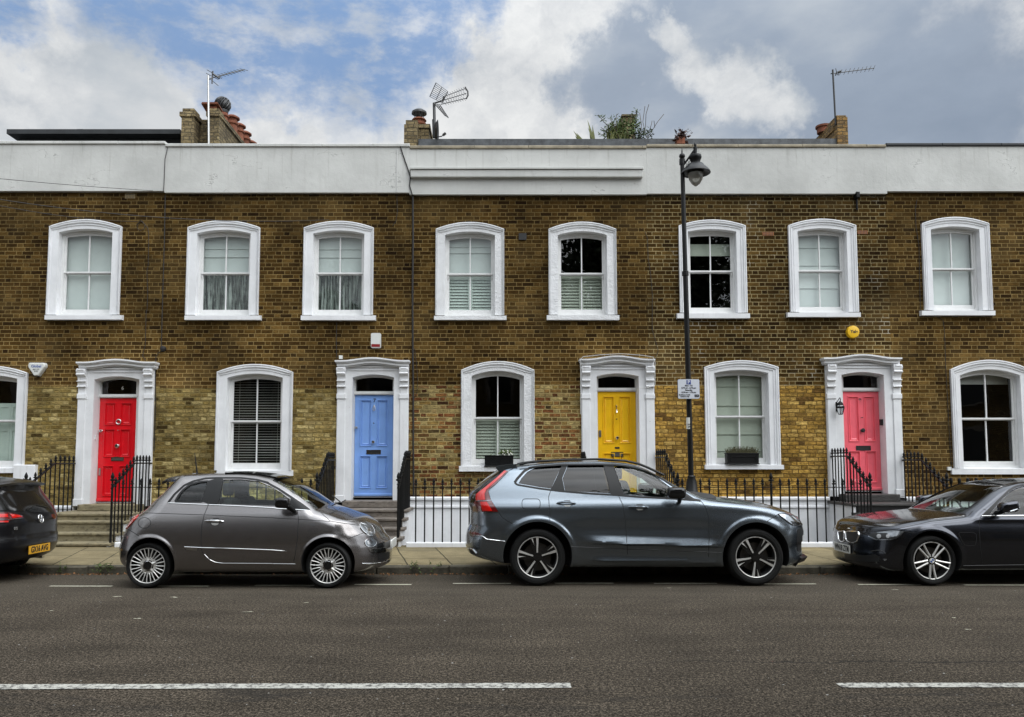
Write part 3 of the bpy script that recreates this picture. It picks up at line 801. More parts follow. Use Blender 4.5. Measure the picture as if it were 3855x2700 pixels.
def arc(x0, x1, zs, zp, n=16):
    xm, h = (x0 + x1) / 2, (x1 - x0) / 2
    return [(x0 + (x1 - x0) * i / n, zs + (zp - zs) * (1 - ((x0 + (x1 - x0) * i / n - xm) / h) ** 2)) for i in range(n + 1)]
def archloop(x0, x1, zb, zs, zp, n=16): return [(x0, zb)] + arc(x0, x1, zs, zp, n) + [(x1, zb)]

def window(hk, pl, pr, ypk, ysh, yst, ysb, spl, spr, fill, label=None, jw=.185, proud=True, rough=False, jmould=.35, sillproj=.10, dark=False):
    H = HOUSES[hk]; root = H['root']
    ym = (ysh + yst) / 2
    xl, xr = FX(pl, ym), FX(pr, ym); zpk, zsh, zst, zsb = FZ(ypk), FZ(ysh), FZ(yst), FZ(ysb)
    MT = 'stucco_rough' if rough else 'stucco'
    xi0, xi1 = xl + jw, xr - jw; zis, zip_ = zsh - .115, zpk - .185
    outer = archloop(xl, xr, zst, zsh, zpk); inner = archloop(xi0, xi1, zst, zis, zip_)
    n = len(outer); mb = MB(); loops = []
    prof = [(0, -.0 + .02), (0, -.062), (.10, -.066), (.13, -.048), (.27, -.050), (.30, -.066), (.36, -.062), (.40, -.040), (.55, -.040), (.59, -.050), (.64, -.034), (1, -.032), (1, .17)]
    for s, y in prof:
        lp = []
        for i, (o, q) in enumerate(zip(outer, inner)):
            ss = s
            if i <= 0 or i >= n - 1: ss = s * jmould if s < .99 else s
            elif i == 1 or i == n - 2: ss = s * (1 if s > .99 else .8 * jmould + .25 * s)
            lp.append((o[0] + (q[0] - o[0]) * (s if s > .99 else min(ss, s)), YF + y, o[1] + (q[1] - o[1]) * s if 0 < i < n - 1 else o[1]))
        loops.append(lp)
    mb.rings(loops)
    root_w = mb.build('window', MT, root, smooth=25)
    if label: root_w['label'] = label
    # sill
    sx0 = FX(spl, ysb, YF - sillproj); sx1 = FX(spr, ysb, YF - sillproj)
    mb = MB()
    if proud:
        zs_ = FZ(yst, 1900, YF - sillproj) ; zb_ = FZ(ysb, 1900, YF - sillproj)
        mb.add([(sx0, YF - sillproj, zb_), (sx1, YF - sillproj, zb_), (sx1, YF - sillproj, zs_ - .004), (sx0, YF - sillproj, zs_ - .004),
                (sx0, YF + .20, zb_ + .0), (sx1, YF + .20, zb_ + .0), (sx1, YF + .20, zst + .02), (sx0, YF + .20, zst + .02)],
               [(0, 1, 2, 3), (3, 2, 6, 7), (0, 4, 5, 1), (0, 3, 7, 4), (1, 5, 6, 2)])
    else:
        mb.box(xl + .002, xr - .002, YF - .03, YF + .2, zsb, zst)
    mb.build('sill', MT, root_w)
    H['holes'].append([(xi0 - .03, zst - .03)] + arc(xi0 - .03, xi1 + .03, zis + .02, zip_ + .03) + [(xi1 + .03, zst - .03)])
    # timber box frame and sashes
    y0 = YF + .115
    f0 = archloop(xi0, xi1, zst, zis, zip_); t = .042
    f1 = archloop(xi0 + t, xi1 - t, zst + .055, zis - t * .6, zip_ - t * 1.1)
    mb = MB(); mb.plate(f0[::1], [f1], y0, y0 + .09); mb.build('window_frame', 'paint_white', root_w)
    a0, a1, zb, zs, zp = xi0 + t, xi1 - t, zst + .055, zis - t * .6, zip_ - t * 1.1
    zm = FZ(H.get('ymeet', 0)) if False else (zb + .03 + (zs + zp) / 2) / 2 + .01
    st, gb = .036, .011; xm = (a0 + a1) / 2
    def parab(x): return zs + (zp - zs) * (1 - ((x - xm) / ((a1 - a0) / 2)) ** 2)
    # upper sash (front), arched panes
    ot = archloop(a0, a1, zm - .018, zs, zp)
    def pane(x0, x1, z0, arch):
        if arch:
            k = 8; return [(x0, z0)] + [(x0 + (x1 - x0) * i / k, parab(x0 + (x1 - x0) * i / k) - .045) for i in range(k + 1)] + [(x1, z0)]
    pU = [pane(a0 + st, xm - gb, zm + .022, True), pane(xm + gb, a1 - st, zm + .022, True)]
    mb = MB(); mb.plate(ot, pU, y0 + .022, y0 + .055)
    pL = [[(a0 + st, zb + .085), (a0 + st, zm - .03), (xm - gb, zm - .03), (xm - gb, zb + .085)], [(xm + gb, zb + .085), (xm + gb, zm - .03), (a1 - st, zm - .03), (a1 - st, zb + .085)]]
    mb.plate([(a0, zb), (a0, zm + .01), (a1, zm + .01), (a1, zb)], pL, y0 + .058, y0 + .09)
    mb.box(a0, a1, y0 + .012, y0 + .021, zm - .012, zm + .018)
    for xx in (a0 + .015, a1 - .015): mb.lathe([(.016, zm - .02), (.016, zm - .06), (.006, zm - .10)], (xx, y0 + .045, 0), 8)
    mb.build('sash', 'paint_white', root_w)
    mb = MB(); mb.plate([(a0 + .01, zm), (a0 + .01, zs - .01)] + arc(a0 + .01, a1 - .01, zs - .01, zp - .01) + [(a1 - .01, zm)], [], y0 + .045, y0 + .045)
    mb.plate([(a0 + .01, zb + .01), (a0 + .01, zm), (a1 - .01, zm), (a1 - .01, zb + .01)], [], y0 + .078, y0 + .078)
    mb.build('glass', 'window_glass', root_w)
    # what hangs behind the glass
    yb = YF + .27; X0, X1 = a0 - .03, a1 + .03; Z0, Z1 = zb - .02, zp + .05
    def fabric(z0, z1, mt='blind', folds=(), yy=yb, name='blind', x0=None, x1=None):
        mb = MB(); zs_ = [z1] + sorted([z for z in folds if z0 < z < z1], reverse=True) + [z0]
        for i in range(len(zs_) - 1):
            h_, l_ = zs_[i], zs_[i + 1]
            mb.add([(x0 or X0, yy, h_), (x1 or X1, yy, h_), (x1 or X1, yy - .022, l_), (x0 or X0, yy - .022, l_), (x0 or X0, yy, l_), (x1 or X1, yy, l_)], [(0, 3, 2, 1), (3, 4, 5, 2)])
        return mb.build(name, mt, root_w)
    if fill == 'blind': fabric(Z0, Z1)
    elif fill == 'roman':
        hh = Z1 - Z0; fabric(Z0, Z1, 'blind', [Z0 + hh * f for f in (.30, .50, .58, .80)])
    elif fill == 'roman_warm':
        hh = Z1 - Z0; fabric(Z0, Z1, 'blind_warm', [Z0 + hh * f for f in (.13, .31, .52, .62, .83)])
    elif fill == 'half_blind':
        fabric(Z0 + (Z1 - Z0) * .71, Z0 + (Z1 - Z0) * .86, 'blind_warm', (), yb, 'blind')
    elif fill == 'top_blind':
        fabric(Z0 + (Z1 - Z0) * .86, Z1, 'slat', (), yb + .1, 'blind')
    elif fill in ('net', 'net2'):
        fabric(zm, Z1, 'blind', [zm + (Z1 - zm) * f for f in (.42, .62, .85)])  # pale upper blind also stands in for the sky reflected in these panes
        mb = MB(); rr = random.Random(int(pl)); k = 90
        vs = []
        for i in range(k + 1):
            xx = X0 + (X1 - X0) * i / k; yy = yb + .02 + .028 * math.sin(i * .9 + 2 * math.sin(i * .21))
            vs += [(xx, yy, Z0), (xx, yy, zm + .02)]
        mb.add(vs, [(2 * i, 2 * i + 2, 2 * i + 3, 2 * i + 1) for i in range(k)]); mb.build('net_curtain', 'net', root_w)
    elif fill == 'venetian':
        mb = MB(); z = Z0
        while z < Z1:
            mb.add([(X0, yb - .012, z), (X1, yb - .012, z + .004 * math.sin(z * 9)), (X1, yb + .012, z + .009), (X0, yb + .012, z + .009)], [(0, 1, 2, 3)]); z += .052
        for xx in (X0 + .15, X1 - .15): mb.box(xx, xx + .004, yb - .014, yb - .013, Z0, Z1)
        mb.build('venetian_blind', 'slat', root_w)
    elif fill in ('shutter_pale', 'shutter_dark', 'shutter_panel'):
        if fill == 'shutter_pale': fabric(zm, Z1, 'blind', [zm + (Z1 - zm) * f for f in (.55, .70)])  # blind doubles as the pale sky reflection of the upper sash
        zt = zm - .02 if fill != 'shutter_panel' else zm + .36
        mb = MB()
        for (p0, p1) in ((a0, xm - .004), (xm + .004, a1)):
            if fill == 'shutter_panel':
                for (q0, q1) in ((p0, (p0 + p1) / 2), ((p0 + p1) / 2 + .004, p1)):
                    mb.plate([(q0, Z0), (q1, Z0), (q1, zt), (q0, zt)], [[(q0 + .05, Z0 + .1), (q1 - .05, Z0 + .1), (q1 - .05, zm - .2), (q0 + .05, zm - .2)], [(q0 + .05, zm - .12), (q1 - .05, zm - .12), (q1 - .05, zt - .08), (q0 + .05, zt - .08)]], yb, yb + .02)
                    mb.add([(q0, yb + .015, Z0), (q1, yb + .015, Z0), (q1, yb + .015, zt), (q0, yb + .015, zt)], [(0, 1, 2, 3)])
            else:
                mb.plate([(p0, Z0), (p1, Z0), (p1, zt), (p0, zt)], [[(p0 + .04, Z0 + .06), (p1 - .04, Z0 + .06), (p1 - .04, zt - .04), (p0 + .04, zt - .04)]], yb, yb + .03)
                z = Z0 + .06
                while z < zt - .04:
                    mb.add([(p0 + .03, yb - .005, z), (p1 - .03, yb - .005, z), (p1 - .03, yb + .035, z + .068), (p0 + .03, yb + .035, z + .068)], [(0, 1, 2, 3)]); z += .062
        mb.build('shutter', 'shutter' if fill != 'shutter_dark' else 'blind_warm', root_w)
    return root_w
def netmat():
    m = bpy.data.materials.new('net'); m.use_nodes = True; t = NT(m.node_tree); t.n.clear()
    o = t.new('ShaderNodeOutputMaterial'); mx = t.new('ShaderNodeMixShader'); tr = t.new('ShaderNodeBsdfTransparent'); df = t.new('ShaderNodeBsdfDiffuse')
    df.inputs[0].default_value = (.55, .60, .56, 1)
    q = t.xyz(pos(t)); n = t.m('ADD', t.mr(t.noise(t.comb(t.m('MULTIPLY', q[0], 1.0), 0, t.m('MULTIPLY', q[2], .06)), 26, 3, .6), .40, .60, .12, .72), t.mr(t.noise(pos(t), 7, 3, .6), .35, .65, -.08, .12), clamp=True); t.l.new(n, mx.inputs[0])
    t.l.new(tr.outputs[0], mx.inputs[1]); t.l.new(df.outputs[0], mx.inputs[2]); t.l.new(mx.outputs[0], o.inputs[0]); M['net'] = m
netmat()

# upper floor
window('h6', 184, 456, 829, 855, 1186, 1203, 167, 457, 'blind')
window('h7', 705, 977, 833, 859, 1187, 1204, 694, 980, 'net')
window('h7', 1143, 1406, 835, 860, 1187, 1205, 1132, 1413, 'net')
window('h8', 1640, 1898, 839, 865, 1188, 1204, 1634, 1907, 'shutter_pale', rough=True)
window('h8', 2065, 2320, 838, 865, 1186, 1204, 2059, 2332, 'shutter_dark', rough=True)
window('h9', 2556, 2808, 830, 852, 1179, 1198, 2550, 2824, 'half_blind', jmould=.9)
window('h9', 2969, 3224, 827, 851, 1176, 1193, 2966, 3241, 'roman', jmould=.9)
window('h10', 3472, 3725, 820, 844, 1169, 1187, 3471, 3748, 'blind', jmould=.7)
window('h6', -420, -150, 826, 850, 1184, 1201, -430, -145, 'blind')
window('h10', 4040, 4300, 818, 842, 1166, 1184, 4035, 4310, 'blind')
# ground floor
window('h6', -183, 100, 1378, 1405, 1762, 1781, -190, 100, 'shutter_panel', jw=.20, sillproj=.06)
window('h7', 815, 1101, 1372, 1401, 1771, 1792, 815, 1102, 'venetian', jw=.20, sillproj=.045)
window('h8', 1736, 2012, 1361, 1394, 1755, 1775, 1728, 2020, 'shutter_dark', jw=.205, rough=True)
window('h9', 2653, 2932, 1358, 1383, 1751, 1767, 2656, 2952, 'roman_warm', jw=.195, jmould=.9)
window('h10', 3582, 3880, 1356, 1392, 1764, 1786, 3585, 3885, 'top_blind', jw=.185, jmould=.8, sillproj=.05)

# ---- doors
def doorway(hk, opl, opr, oyp, oys, cl, cr, cyp, cys, pil_l, pil_r, ldl, ldr, ldt, ldb, ybase, col, style, fan=(0, 0)):
    H = HOUSES[hk]; root = H['root']; ym = 1650
    xl, xr = FX(pil_l, ym), FX(pil_r, ym)
    x0, x1 = FX(opl, ym), FX(opr, ym); zs, zp = FZ(oys), FZ(oyp); zb = FZ(ybase, 1900, YF - .05)
    zcp, zcs = FZ(cyp, 1900, YF - .22), FZ(cys, 1900, YF - .22)
    yf = YF - .055
    mb = MB()
    top = arc(xl, xr, zcs - .03, zcp - .03)
    mb.plate([(xl, zb), (x0, zb), (x0, zs)] + arc(x0, x1, zs, zp)[1:-1] + [(x1, zs), (x1, zb), (xr, zb)] + top[::-1], [], yf, YF + .02)
    oloop = [(x0, zb)] + arc(x0, x1, zs, zp) + [(x1, zb)]
    mb.rings([[(x, YF + .02, z) for x, z in oloop], [(x, YF + .22, z) for x, z in oloop]])
    sur = mb.build('door_surround', 'stucco', root)
    # arched mouldings above the opening
    mb = MB(); bw = .215
    for (e, w_, pr) in ((.075, .02, .018), (.135, .03, .028), (.19, .02, .04)):
        lo = arc(xl + bw + .005, xr - bw - .005, zs + .06 + e, zp + e); hi = [(x, z + w_) for x, z in lo]
        mb.plate(lo + hi[::-1], [], yf - pr, yf)
    mb.build('arch_moulding', 'stucco', sur, smooth=25)
    # cornice
    cx0, cx1 = FX(cl, cys, YF - .22), FX(cr, cys, YF - .22)
    mb = MB()
    def ccurve(xa, xb, dz, k=20):
        o = []; xm = (cx0 + cx1) / 2; hw = (cx1 - cx0) / 2
        for i in range(k + 1):
            x = xa + (xb - xa) * i / k; f = abs(x - xm) / hw
            e = 0 if f > .80 else (.5 + .5 * math.cos(math.pi * f / .80)) ** .9
            o.append((x, zcs + (zcp - zcs) * e + dz))
        return o
    for (ins, d0, d1, pr) in ((0, -.0, -.030, .22), (.012, -.030, -.052, .195), (.03, -.052, -.105, .165), (.045, -.105, -.13, .13)):
        hi = ccurve(cx0 + ins, cx1 - ins, d0); lo = ccurve(cx0 + ins, cx1 - ins, d1)
        mb.plate(lo + hi[::-1], [], YF - pr, YF)
    mb.build('cornice', 'stucco', sur)
    # console brackets and pilaster strips
    for s in (0, 1):
        bx = xl + .006 if s == 0 else xr - .006 - .165; w_ = .165
        zt = zcs - .13; zbk = FZ(1460); hh = zt - zbk
        def S(u): return zt - hh * u
        prof = [(yf, S(0)), (yf - .105, S(0)), (yf - .115, S(.05)), (yf - .12, S(.10)), (yf - .112, S(.18)), (yf - .10, S(.25)), (yf - .125, S(.30)), (yf - .12, S(.34)), (yf - .085, S(.38)),
                (yf - .055, S(.45)), (yf - .042, S(.55)), (yf - .045, S(.63)), (yf - .085, S(.655)), (yf - .085, S(.69)), (yf - .045, S(.71)), (yf - .038, S(.80)), (yf - .034, S(.90)), (yf - .062, S(.925)), (yf - .066, S(.97)), (yf - .05, S(1)), (yf, S(1))]
        mb = MB(); mb.plate(prof, [], bx, bx + w_, ax='x', back=True)
        for zz in (S(.12),):
            for e in (bx - .006, bx + w_ + .006 - .012): mb.lathe([(.055, e), (.055, e + .012)], (0, yf - .06, zz), 14, 'x'); mb.lathe([(.03, e - .004), (.03, e + .016)], (0, yf - .06, zz), 12, 'x')
        mb.bbox(bx + .02, bx + w_ - .02, yf - .13, yf - .05, S(.10), S(.02), .01)
        mb.build('console_bracket', 'stucco', sur, smooth=30)
        mb = MB()
        mb.bbox(bx + .004, bx + w_ - .004, yf - .022, yf, zb, FZ(1503), .006)
        mb.bbox(bx - .010, bx + w_ + .010, yf - .040, yf, FZ(1503), FZ(1484), .008)
        mb.bbox(bx + .012, bx + w_ - .012, yf - .016, yf, FZ(1484), zbk, .006)
        mb.bbox(bx - .012, bx + w_ + .012, yf - .034, yf, zb, zb + .14, .008)
        mb.build('pilaster', 'stucco', sur)
    H['holes'].append([(x0 - .03, zb - .05)] + arc(x0 - .03, x1 + .03, zs + .02, zp + .03) + [(x1 + .03, zb - .05)])
    # frame, transom and fanlight
    YD = YF + .20
    dl, dr = FX(ldl, 1650, YD), FX(ldr, 1650, YD); zt, zlb = FZ(ldt, 1900, YD), FZ(ldb, 1900, YD)
    zf0 = zt + .075; ftop = zp - .03
    mb = MB()
    fo = archloop(x0 - .002, x1 + .002, zlb - .02, zs, zp)
    fan_ = [(dl + .01, zf0)] + [(x, min(z, zs + .0 + (zp - zs) * (1 - ((x - (dl + dr) / 2) / ((dr - dl) / 2)) ** 2) * .8 - .02)) for x, z in arc(dl + .01, dr - .01, zs - .02, zp - .03)] + [(dr - .01, zf0)]
    mb.plate(fo, [fan_, [(dl - .004, zlb - .015), (dl - .004, zt + .004), (dr + .004, zt + .004), (dr + .004, zlb - .015)]], YD - .04, YD + .06)
    mb.box(dl - .02, dr + .02, YD - .055, YD - .041, zt + .02, zt + .045)
    fr = mb.build('door_frame', 'paint_white', root)
    mb = MB(); mb.plate(fan_, [], YD + .03, YD + .03); mb.build('fanlight', 'window_glass', fr)
    # door leaf
    mb = MB(); W_ = dr - dl; hh = zt - zlb; m1 = W_ * .135; ms = W_ * .065; xm = (dl + dr) / 2
    if style == 'six': rows = [(.735, .955), (.425, .700), (.05, .345)]
    else: rows = [(.49, .955), (.075, .40)]
    holes = []
    for (r0, r1) in rows:
        for (p0, p1) in ((dl + m1, xm - ms), (xm + ms, dr - m1)):
            holes.append([(p0, zlb + hh * r0), (p1, zlb + hh * r0), (p1, zlb + hh * r1), (p0, zlb + hh * r1)])
    mb.plate([(dl, zlb), (dr, zlb), (dr, zt), (dl, zt)], holes, YD, YD + .05)
    for h in holes:
        (a, b), (c, d) = h[0], h[2]
        def rect(i, y): return [(a + i, y, b + i), (c - i, y, b + i), (c - i, y, d - i), (a + i, y, d - i)]
        mb.rings([rect(0, YD), rect(.002, YD - .012), rect(.015, YD - .013), rect(.024, YD + .018), rect(.036, YD + .020), rect(.046, YD + .008), rect(.066, YD + .016)], True)
        mb.add(rect(.066, YD + .016), [(0, 1, 2, 3)])
    mb.bbox(dl, dr, YD - .03, YD + .02, zlb, zlb + .055, .014)
    leaf_ = mb.build('door', col, root); DOORS.append((xl, xr))
    return dict(leaf=leaf_, frame=fr, sur=sur, x0=dl, x1=dr, xm=xm, z0=zlb, z1=zt, h=hh, Y=YD, fan=fan_, zb=zb, ox0=x0, ox1=x1)
def fx(d, u): return d['x0'] + (d['x1'] - d['x0']) * u
def knob(d, u, v, r=.034, mt='chrome', name='door_knob'):
    mb = MB(); mb.lathe([(r * .75, .0), (r * .75, -.006), (r * .35, -.012), (r * .35, -.03), (r * .9, -.042), (r, -.058), (r * .7, -.072), (0, -.076)], (fx(d, u), d['Y'], d['z0'] + d['h'] * v), 16, 'y', cap=False)
    mb.build(name, mt, d['leaf'], 40)
def letterbox(d, u, v, w_, h_, mt, inner='black', name='letterbox'):
    x = fx(d, u); z = d['z0'] + d['h'] * v; Y = d['Y']
    mb = MB(); mb.plate([(x - w_ / 2, z - h_ / 2), (x + w_ / 2, z - h_ / 2), (x + w_ / 2, z + h_ / 2), (x - w_ / 2, z + h_ / 2)],
                        [[(x - w_ / 2 + .02, z - h_ / 2 + .016), (x + w_ / 2 - .02, z - h_ / 2 + .016), (x + w_ / 2 - .02, z + h_ / 2 - .016), (x - w_ / 2 + .02, z + h_ / 2 - .016)]], Y - .012, Y, 0)
    mb.cur = 1; mb.box(x - w_ / 2 + .018, x + w_ / 2 - .018, Y - .006, Y - .002, z - h_ / 2 + .015, z + h_ / 2 - .015)
    mb.build(name, [mt, inner], d['leaf'])

d6 = doorway('h6', 352, 522, 1418, 1430, 285, 584, 1351, 1362, 292, 577, 372, 512, 1499, 1888, 1906, 'door_red', 'six')
d7 = doorway('h7', 1326, 1482, 1411, 1422, 1260, 1541, 1345, 1356, 1268, 1538, 1335, 1480, 1488, 1868, 1892, 'door_blue', 'four')
d8 = doorway('h8', 2247, 2406, 1407, 1418, 2182, 2467, 1338, 1351, 2189, 2464, 2251, 2395, 1475, 1860, 1888, 'door_yellow', 'four')
d9 = doorway('h9', 3171, 3331, 1402, 1413, 3102, 3397, 1333, 1346, 3112, 3393, 3176, 3316, 1475, 1846, 1870, 'door_pink', 'four')
# red door fittings
mb = MB(); c = (fx(d6, .53), d6['Y'] - .02, d6['z0'] + d6['h'] * .768)
mb.tube([(c[0] + .046 * math.cos(a), c[1], c[2] + .046 * math.sin(a)) for a in np.linspace(0, 2 * math.pi, 25)], .012, 8); mb.build('door_knocker', 'chrome', d6['leaf'], True)
knob(d6, .52, .535, .042); knob(d6, .07, .68, .030, 'chrome', 'door_lock'); knob(d6, .54, .685, .010, 'brushed', 'spyhole')
letterbox(d6, .53, .41, .25, .085, 'chrome', 'brushed')
mb = MB(); mb.bbox(fx(d6, .035), fx(d6, .085), d6['Y'] - .02, d6['Y'], d6['z0'] + d6['h'] * .25, d6['z0'] + d6['h'] * .32, .006); mb.build('door_handle', 'brushed', d6['leaf'])
text('6', .10, (fx(d6, .58), d6['Y'] + .02, FZ(1458)), 'plate_white', 'house_number', d6['frame'])
# blue door fittings
knob(d7, .49, .533, .036); knob(d7, .05, .675, .028, 'brushed', 'door_lock'); knob(d7, .50, .72, .011, 'black', 'spyhole')
letterbox(d7, .50, .435, .29, .085, 'chrome', 'black')
mb = MB(); z = d7['z0'] + d7['h'] * .87; x = fx(d7, .50)
mb.tube([(x, d7['Y'] - .015, z + .06), (x - .022, d7['Y'] - .03, z - .01), (x - .016, d7['Y'] - .03, z - .05), (x + .016, d7['Y'] - .03, z - .05), (x + .022, d7['Y'] - .03, z - .01), (x, d7['Y'] - .015, z + .06)], .007, 6); mb.build('door_knocker', 'brushed', d7['leaf'], True)
text('7', .105, (fx(d7, .505), d7['Y'] - .004, d7['z0'] + d7['h'] * .945), 'black', 'house_number', d7['leaf'], bold=.002)
# yellow door fittings
knob(d8, .50, .545, .036); knob(d8, .49, .73, .012, 'black', 'spyhole')
mb = MB(); mb.bbox(fx(d8, .02), fx(d8, .085), d8['Y'] - .03, d8['Y'], d8['z0'] + d8['h'] * .555, d8['z0'] + d8['h'] * .62, .005); mb.build('door_lock', 'brushed', d8['leaf'])
mb = MB(); x = fx(d8, .49); z = d8['z0'] + d8['h'] * .83
mb.tube([(x, d8['Y'], z + .07), (x, d8['Y'] - .04, z + .06), (x, d8['Y'] - .03, z), (x, d8['Y'] - .045, z - .07), (x, d8['Y'], z - .075)], [.016, .014, .008, .016, .014], 8); mb.build('door_knocker', 'chrome', d8['leaf'], True)
letterbox(d8, .50, .385, .24, .095, 'black', 'brushed')
mb = MB(); mb.bbox(fx(d8, .44), fx(d8, .56), d8['Y'] - .008, d8['Y'], d8['z0'] + d8['h'] * .44, d8['z0'] + d8['h'] * .457, .002); mb.build('name_plate', 'black', d8['leaf'])
# pink door fittings
knob(d9, .50, .605, .042, 'silver_dark'); knob(d9, .49, .735, .010, 'black', 'spyhole')
letterbox(d9, .52, .425, .29, .095, 'black', 'black')
text('9', .115, (fx(d9, .47), d9['Y'] - .004, d9['z0'] + d9['h'] * .908), 'black', 'house_number', d9['leaf'], bold=.003)
mb = MB(); a = P(3323, 1591, YF + .1); mb.bbox(d9['ox1'] - .055, d9['ox1'] - .002, YF + .04, YF + .09, FZ(1601), FZ(1578), .006); mb.build('doorbell', 'black', d9['frame'])
mb = MB(); mb.bbox(d6['ox0'] + .002, d6['ox0'] + .02, YF + .04, YF + .075, FZ(1655), FZ(1640), .003); mb.build('doorbell', 'paint_white', d6['frame'])

# ---- house shells
for k, H in HOUSES.items():
    lab, mu, ml, ylow, ytop, ybot = H['lab']; root = H['root']; x0, x1 = H['x0'] + .001, H['x1'] - .001
    zl = FZ(ylow); zt = FZ(ybot) + .02; zbb = ZBBH.get(k, ZBB)
    def clip(h, za, zb):
        """part of a hole polygon between two heights (holes are x-monotone arches over straight jambs)"""
        xs0, xs1 = h[0][0], h[-1][0]; z0 = h[0][1]
        if max(p[1] for p in h) <= za or z0 >= zb: return None
        if z0 >= za and max(p[1] for p in h) <= zb: return h
        return h
    # two wall bands, brick changes at zl; openings crossing the line are cut from both
    def band(za, zb, name, mt):
        outer = [(x0, za), (x1, za), (x1, zb), (x0, zb)]
        segs = []
        bm = bmesh.new()
        pts = [Vector(p) for p in outer]; ed = [(0, 1), (1, 2), (2, 3), (3, 0)]
        for h in H['holes']:
            o = len(pts); pts += [Vector(p) for p in h]; ed += [(o + i, o + (i + 1) % len(h)) for i in range(len(h))]
        vs, _, fs, *_ = delaunay_2d_cdt(pts, ed, [], 1, 1e-6)
        tri = []
        for f in fs:
            c = sum((vs[i] for i in f), Vector((0, 0))) / len(f)
            if za < c.y < zb and x0 < c.x < x1 and not any(inpoly(c, h) for h in H['holes']): tri.append(list(f))
        bm.free()
        mb = MB(); mb.add([(p[0], YF, p[1]) for p in vs], [t_ for t_ in tri])
        return mb.build(name, mt, root)
    # make sure the horizontal division lies in the triangulation
    HH = H['holes']; newh = []
    if ml != mu:
        lower = []; upper = []
        for h in HH:
            zmin, zmax = h[0][1], max(p[1] for p in h)
            if zmin < zl < zmax:
                js = [p for p in h if p[1] <= zl]
                lo_ = [h[0], (h[0][0], zl), (h[-1][0], zl), h[-1]]
                up_ = [(h[0][0], zl)] + h[1:-1] + [(h[-1][0], zl)]
                lower.append(lo_); upper.append(up_)
            elif zmax <= zl: lower.append(h)
            else: upper.append(h)
        H['holes'] = lower; band(zbb, zl, 'lower_wall', ml)
        H['holes'] = upper; band(zl, zt, 'wall', mu)
        H['holes'] = HH
    else:
        band(zbb, zt, 'wall', mu)
    mb = MB(); cuts = sorted(d for d in DOORS if x0 < d[0] < x1); e0 = x0
    for (c0, c1) in cuts + [(x1, None)]:
        c0 = c0 - .001
        mb.box(e0, c0, YF - .055, YF + .1, -.78, zbb - .075); mb.bbox(e0, c0, YF - .095, YF + .1, zbb - .075, zbb, .02)
        mb.bbox(e0, c0, YF - .085, YF - .056, FZ(1912) - (ZBB - zbb), FZ(1903) - (ZBB - zbb), .008)
        e0 = c1 + .001 if c1 else 0
    for (c0, c1) in cuts: mb.box(c0, c1, YF + .001, YF + .29, -.78, .60)
    mb.build('basement_wall', 'stucco', root)
    # parapet and coping
    zp0, zp1 = FZ(ybot, 1900, YF - .09), FZ(ytop, 1900, YF - .09)
    mb = MB(); mb.plate([(x0, zp0), (x1, zp0), (x1, zp1 - .06), (x0, zp1 - .06)], [], YF - .09, YF + .25, back=True)
    mb.build('parapet', 'stucco_grey', root)
    cm = {'h6': 'stucco_grey', 'h7': 'stucco_grey', 'h8': 'coping', 'h9': 'coping', 'h10': 'slate'}[k]
    mb = MB(); xx = x0; rr = random.Random(hash(k) % 7 if False else ord(k[-1]))
    while xx < x1 - .05:
        L = min(rr.uniform(.9, 1.3), x1 - xx); mb.bbox(xx + .002, xx + L - .002, YF - .125, YF + .28, zp1 - .06, zp1 + rr.uniform(-.004, .004), .01); xx += L
    mb.build('coping', cm, root)
    # dark rooms, roof, party walls
    mb = MB(); zr = zp1 - .55
    mb.add([(x0, YF + 2.2, -.7), (x1, YF + 2.2, -.7), (x1, YF + 2.2, zt), (x0, YF + 2.2, zt)], [(0, 1, 2, 3)])
    for xx in (x0 + .01, x1 - .01): mb.add([(xx, YF + .2, -.7), (xx, YF + 2.2, -.7), (xx, YF + 2.2, zt), (xx, YF + .2, zt)], [(0, 1, 2, 3)])
    for zz in (-.7, FZ(1300), zt - .01): mb.add([(x0, YF + .2, zz), (x1, YF + .2, zz), (x1, YF + 2.2, zz), (x0, YF + 2.2, zz)], [(0, 1, 2, 3)])
    mb.build('interior', 'dark_room', root)
    mb = MB(); mb.box(x0, x1, YF + .25, YF + 7.5, zr - .1, zr); mb.build('roof', 'lead', root)
# stepped moulding on the parapet over the yellow door's house
r8 = HOUSES['h8']['root']; mb = MB(); ya = YF - .22
mb.bbox(FX(1545, 650, ya), FX(2421, 650, ya), ya + .03, YF - .09, FZ(664, 1900, ya), FZ(637, 1900, ya), .008)
mb.bbox(FX(1543, 650, ya), FX(2423, 650, ya), ya, YF - .09, FZ(636, 1900, ya), FZ(627, 1900, ya), .006)
mb.build('parapet_moulding', 'stucco_grey', r8)
# rendered block beside the left-hand window
mb = MB(); mb.bbox(FX(60, 1780), FX(142, 1780), YF - .10, YF, ZBBH['h6'], FZ(1750), .012); mb.build('rendered_pier', 'stucco', HOUSES['h6']['root'])

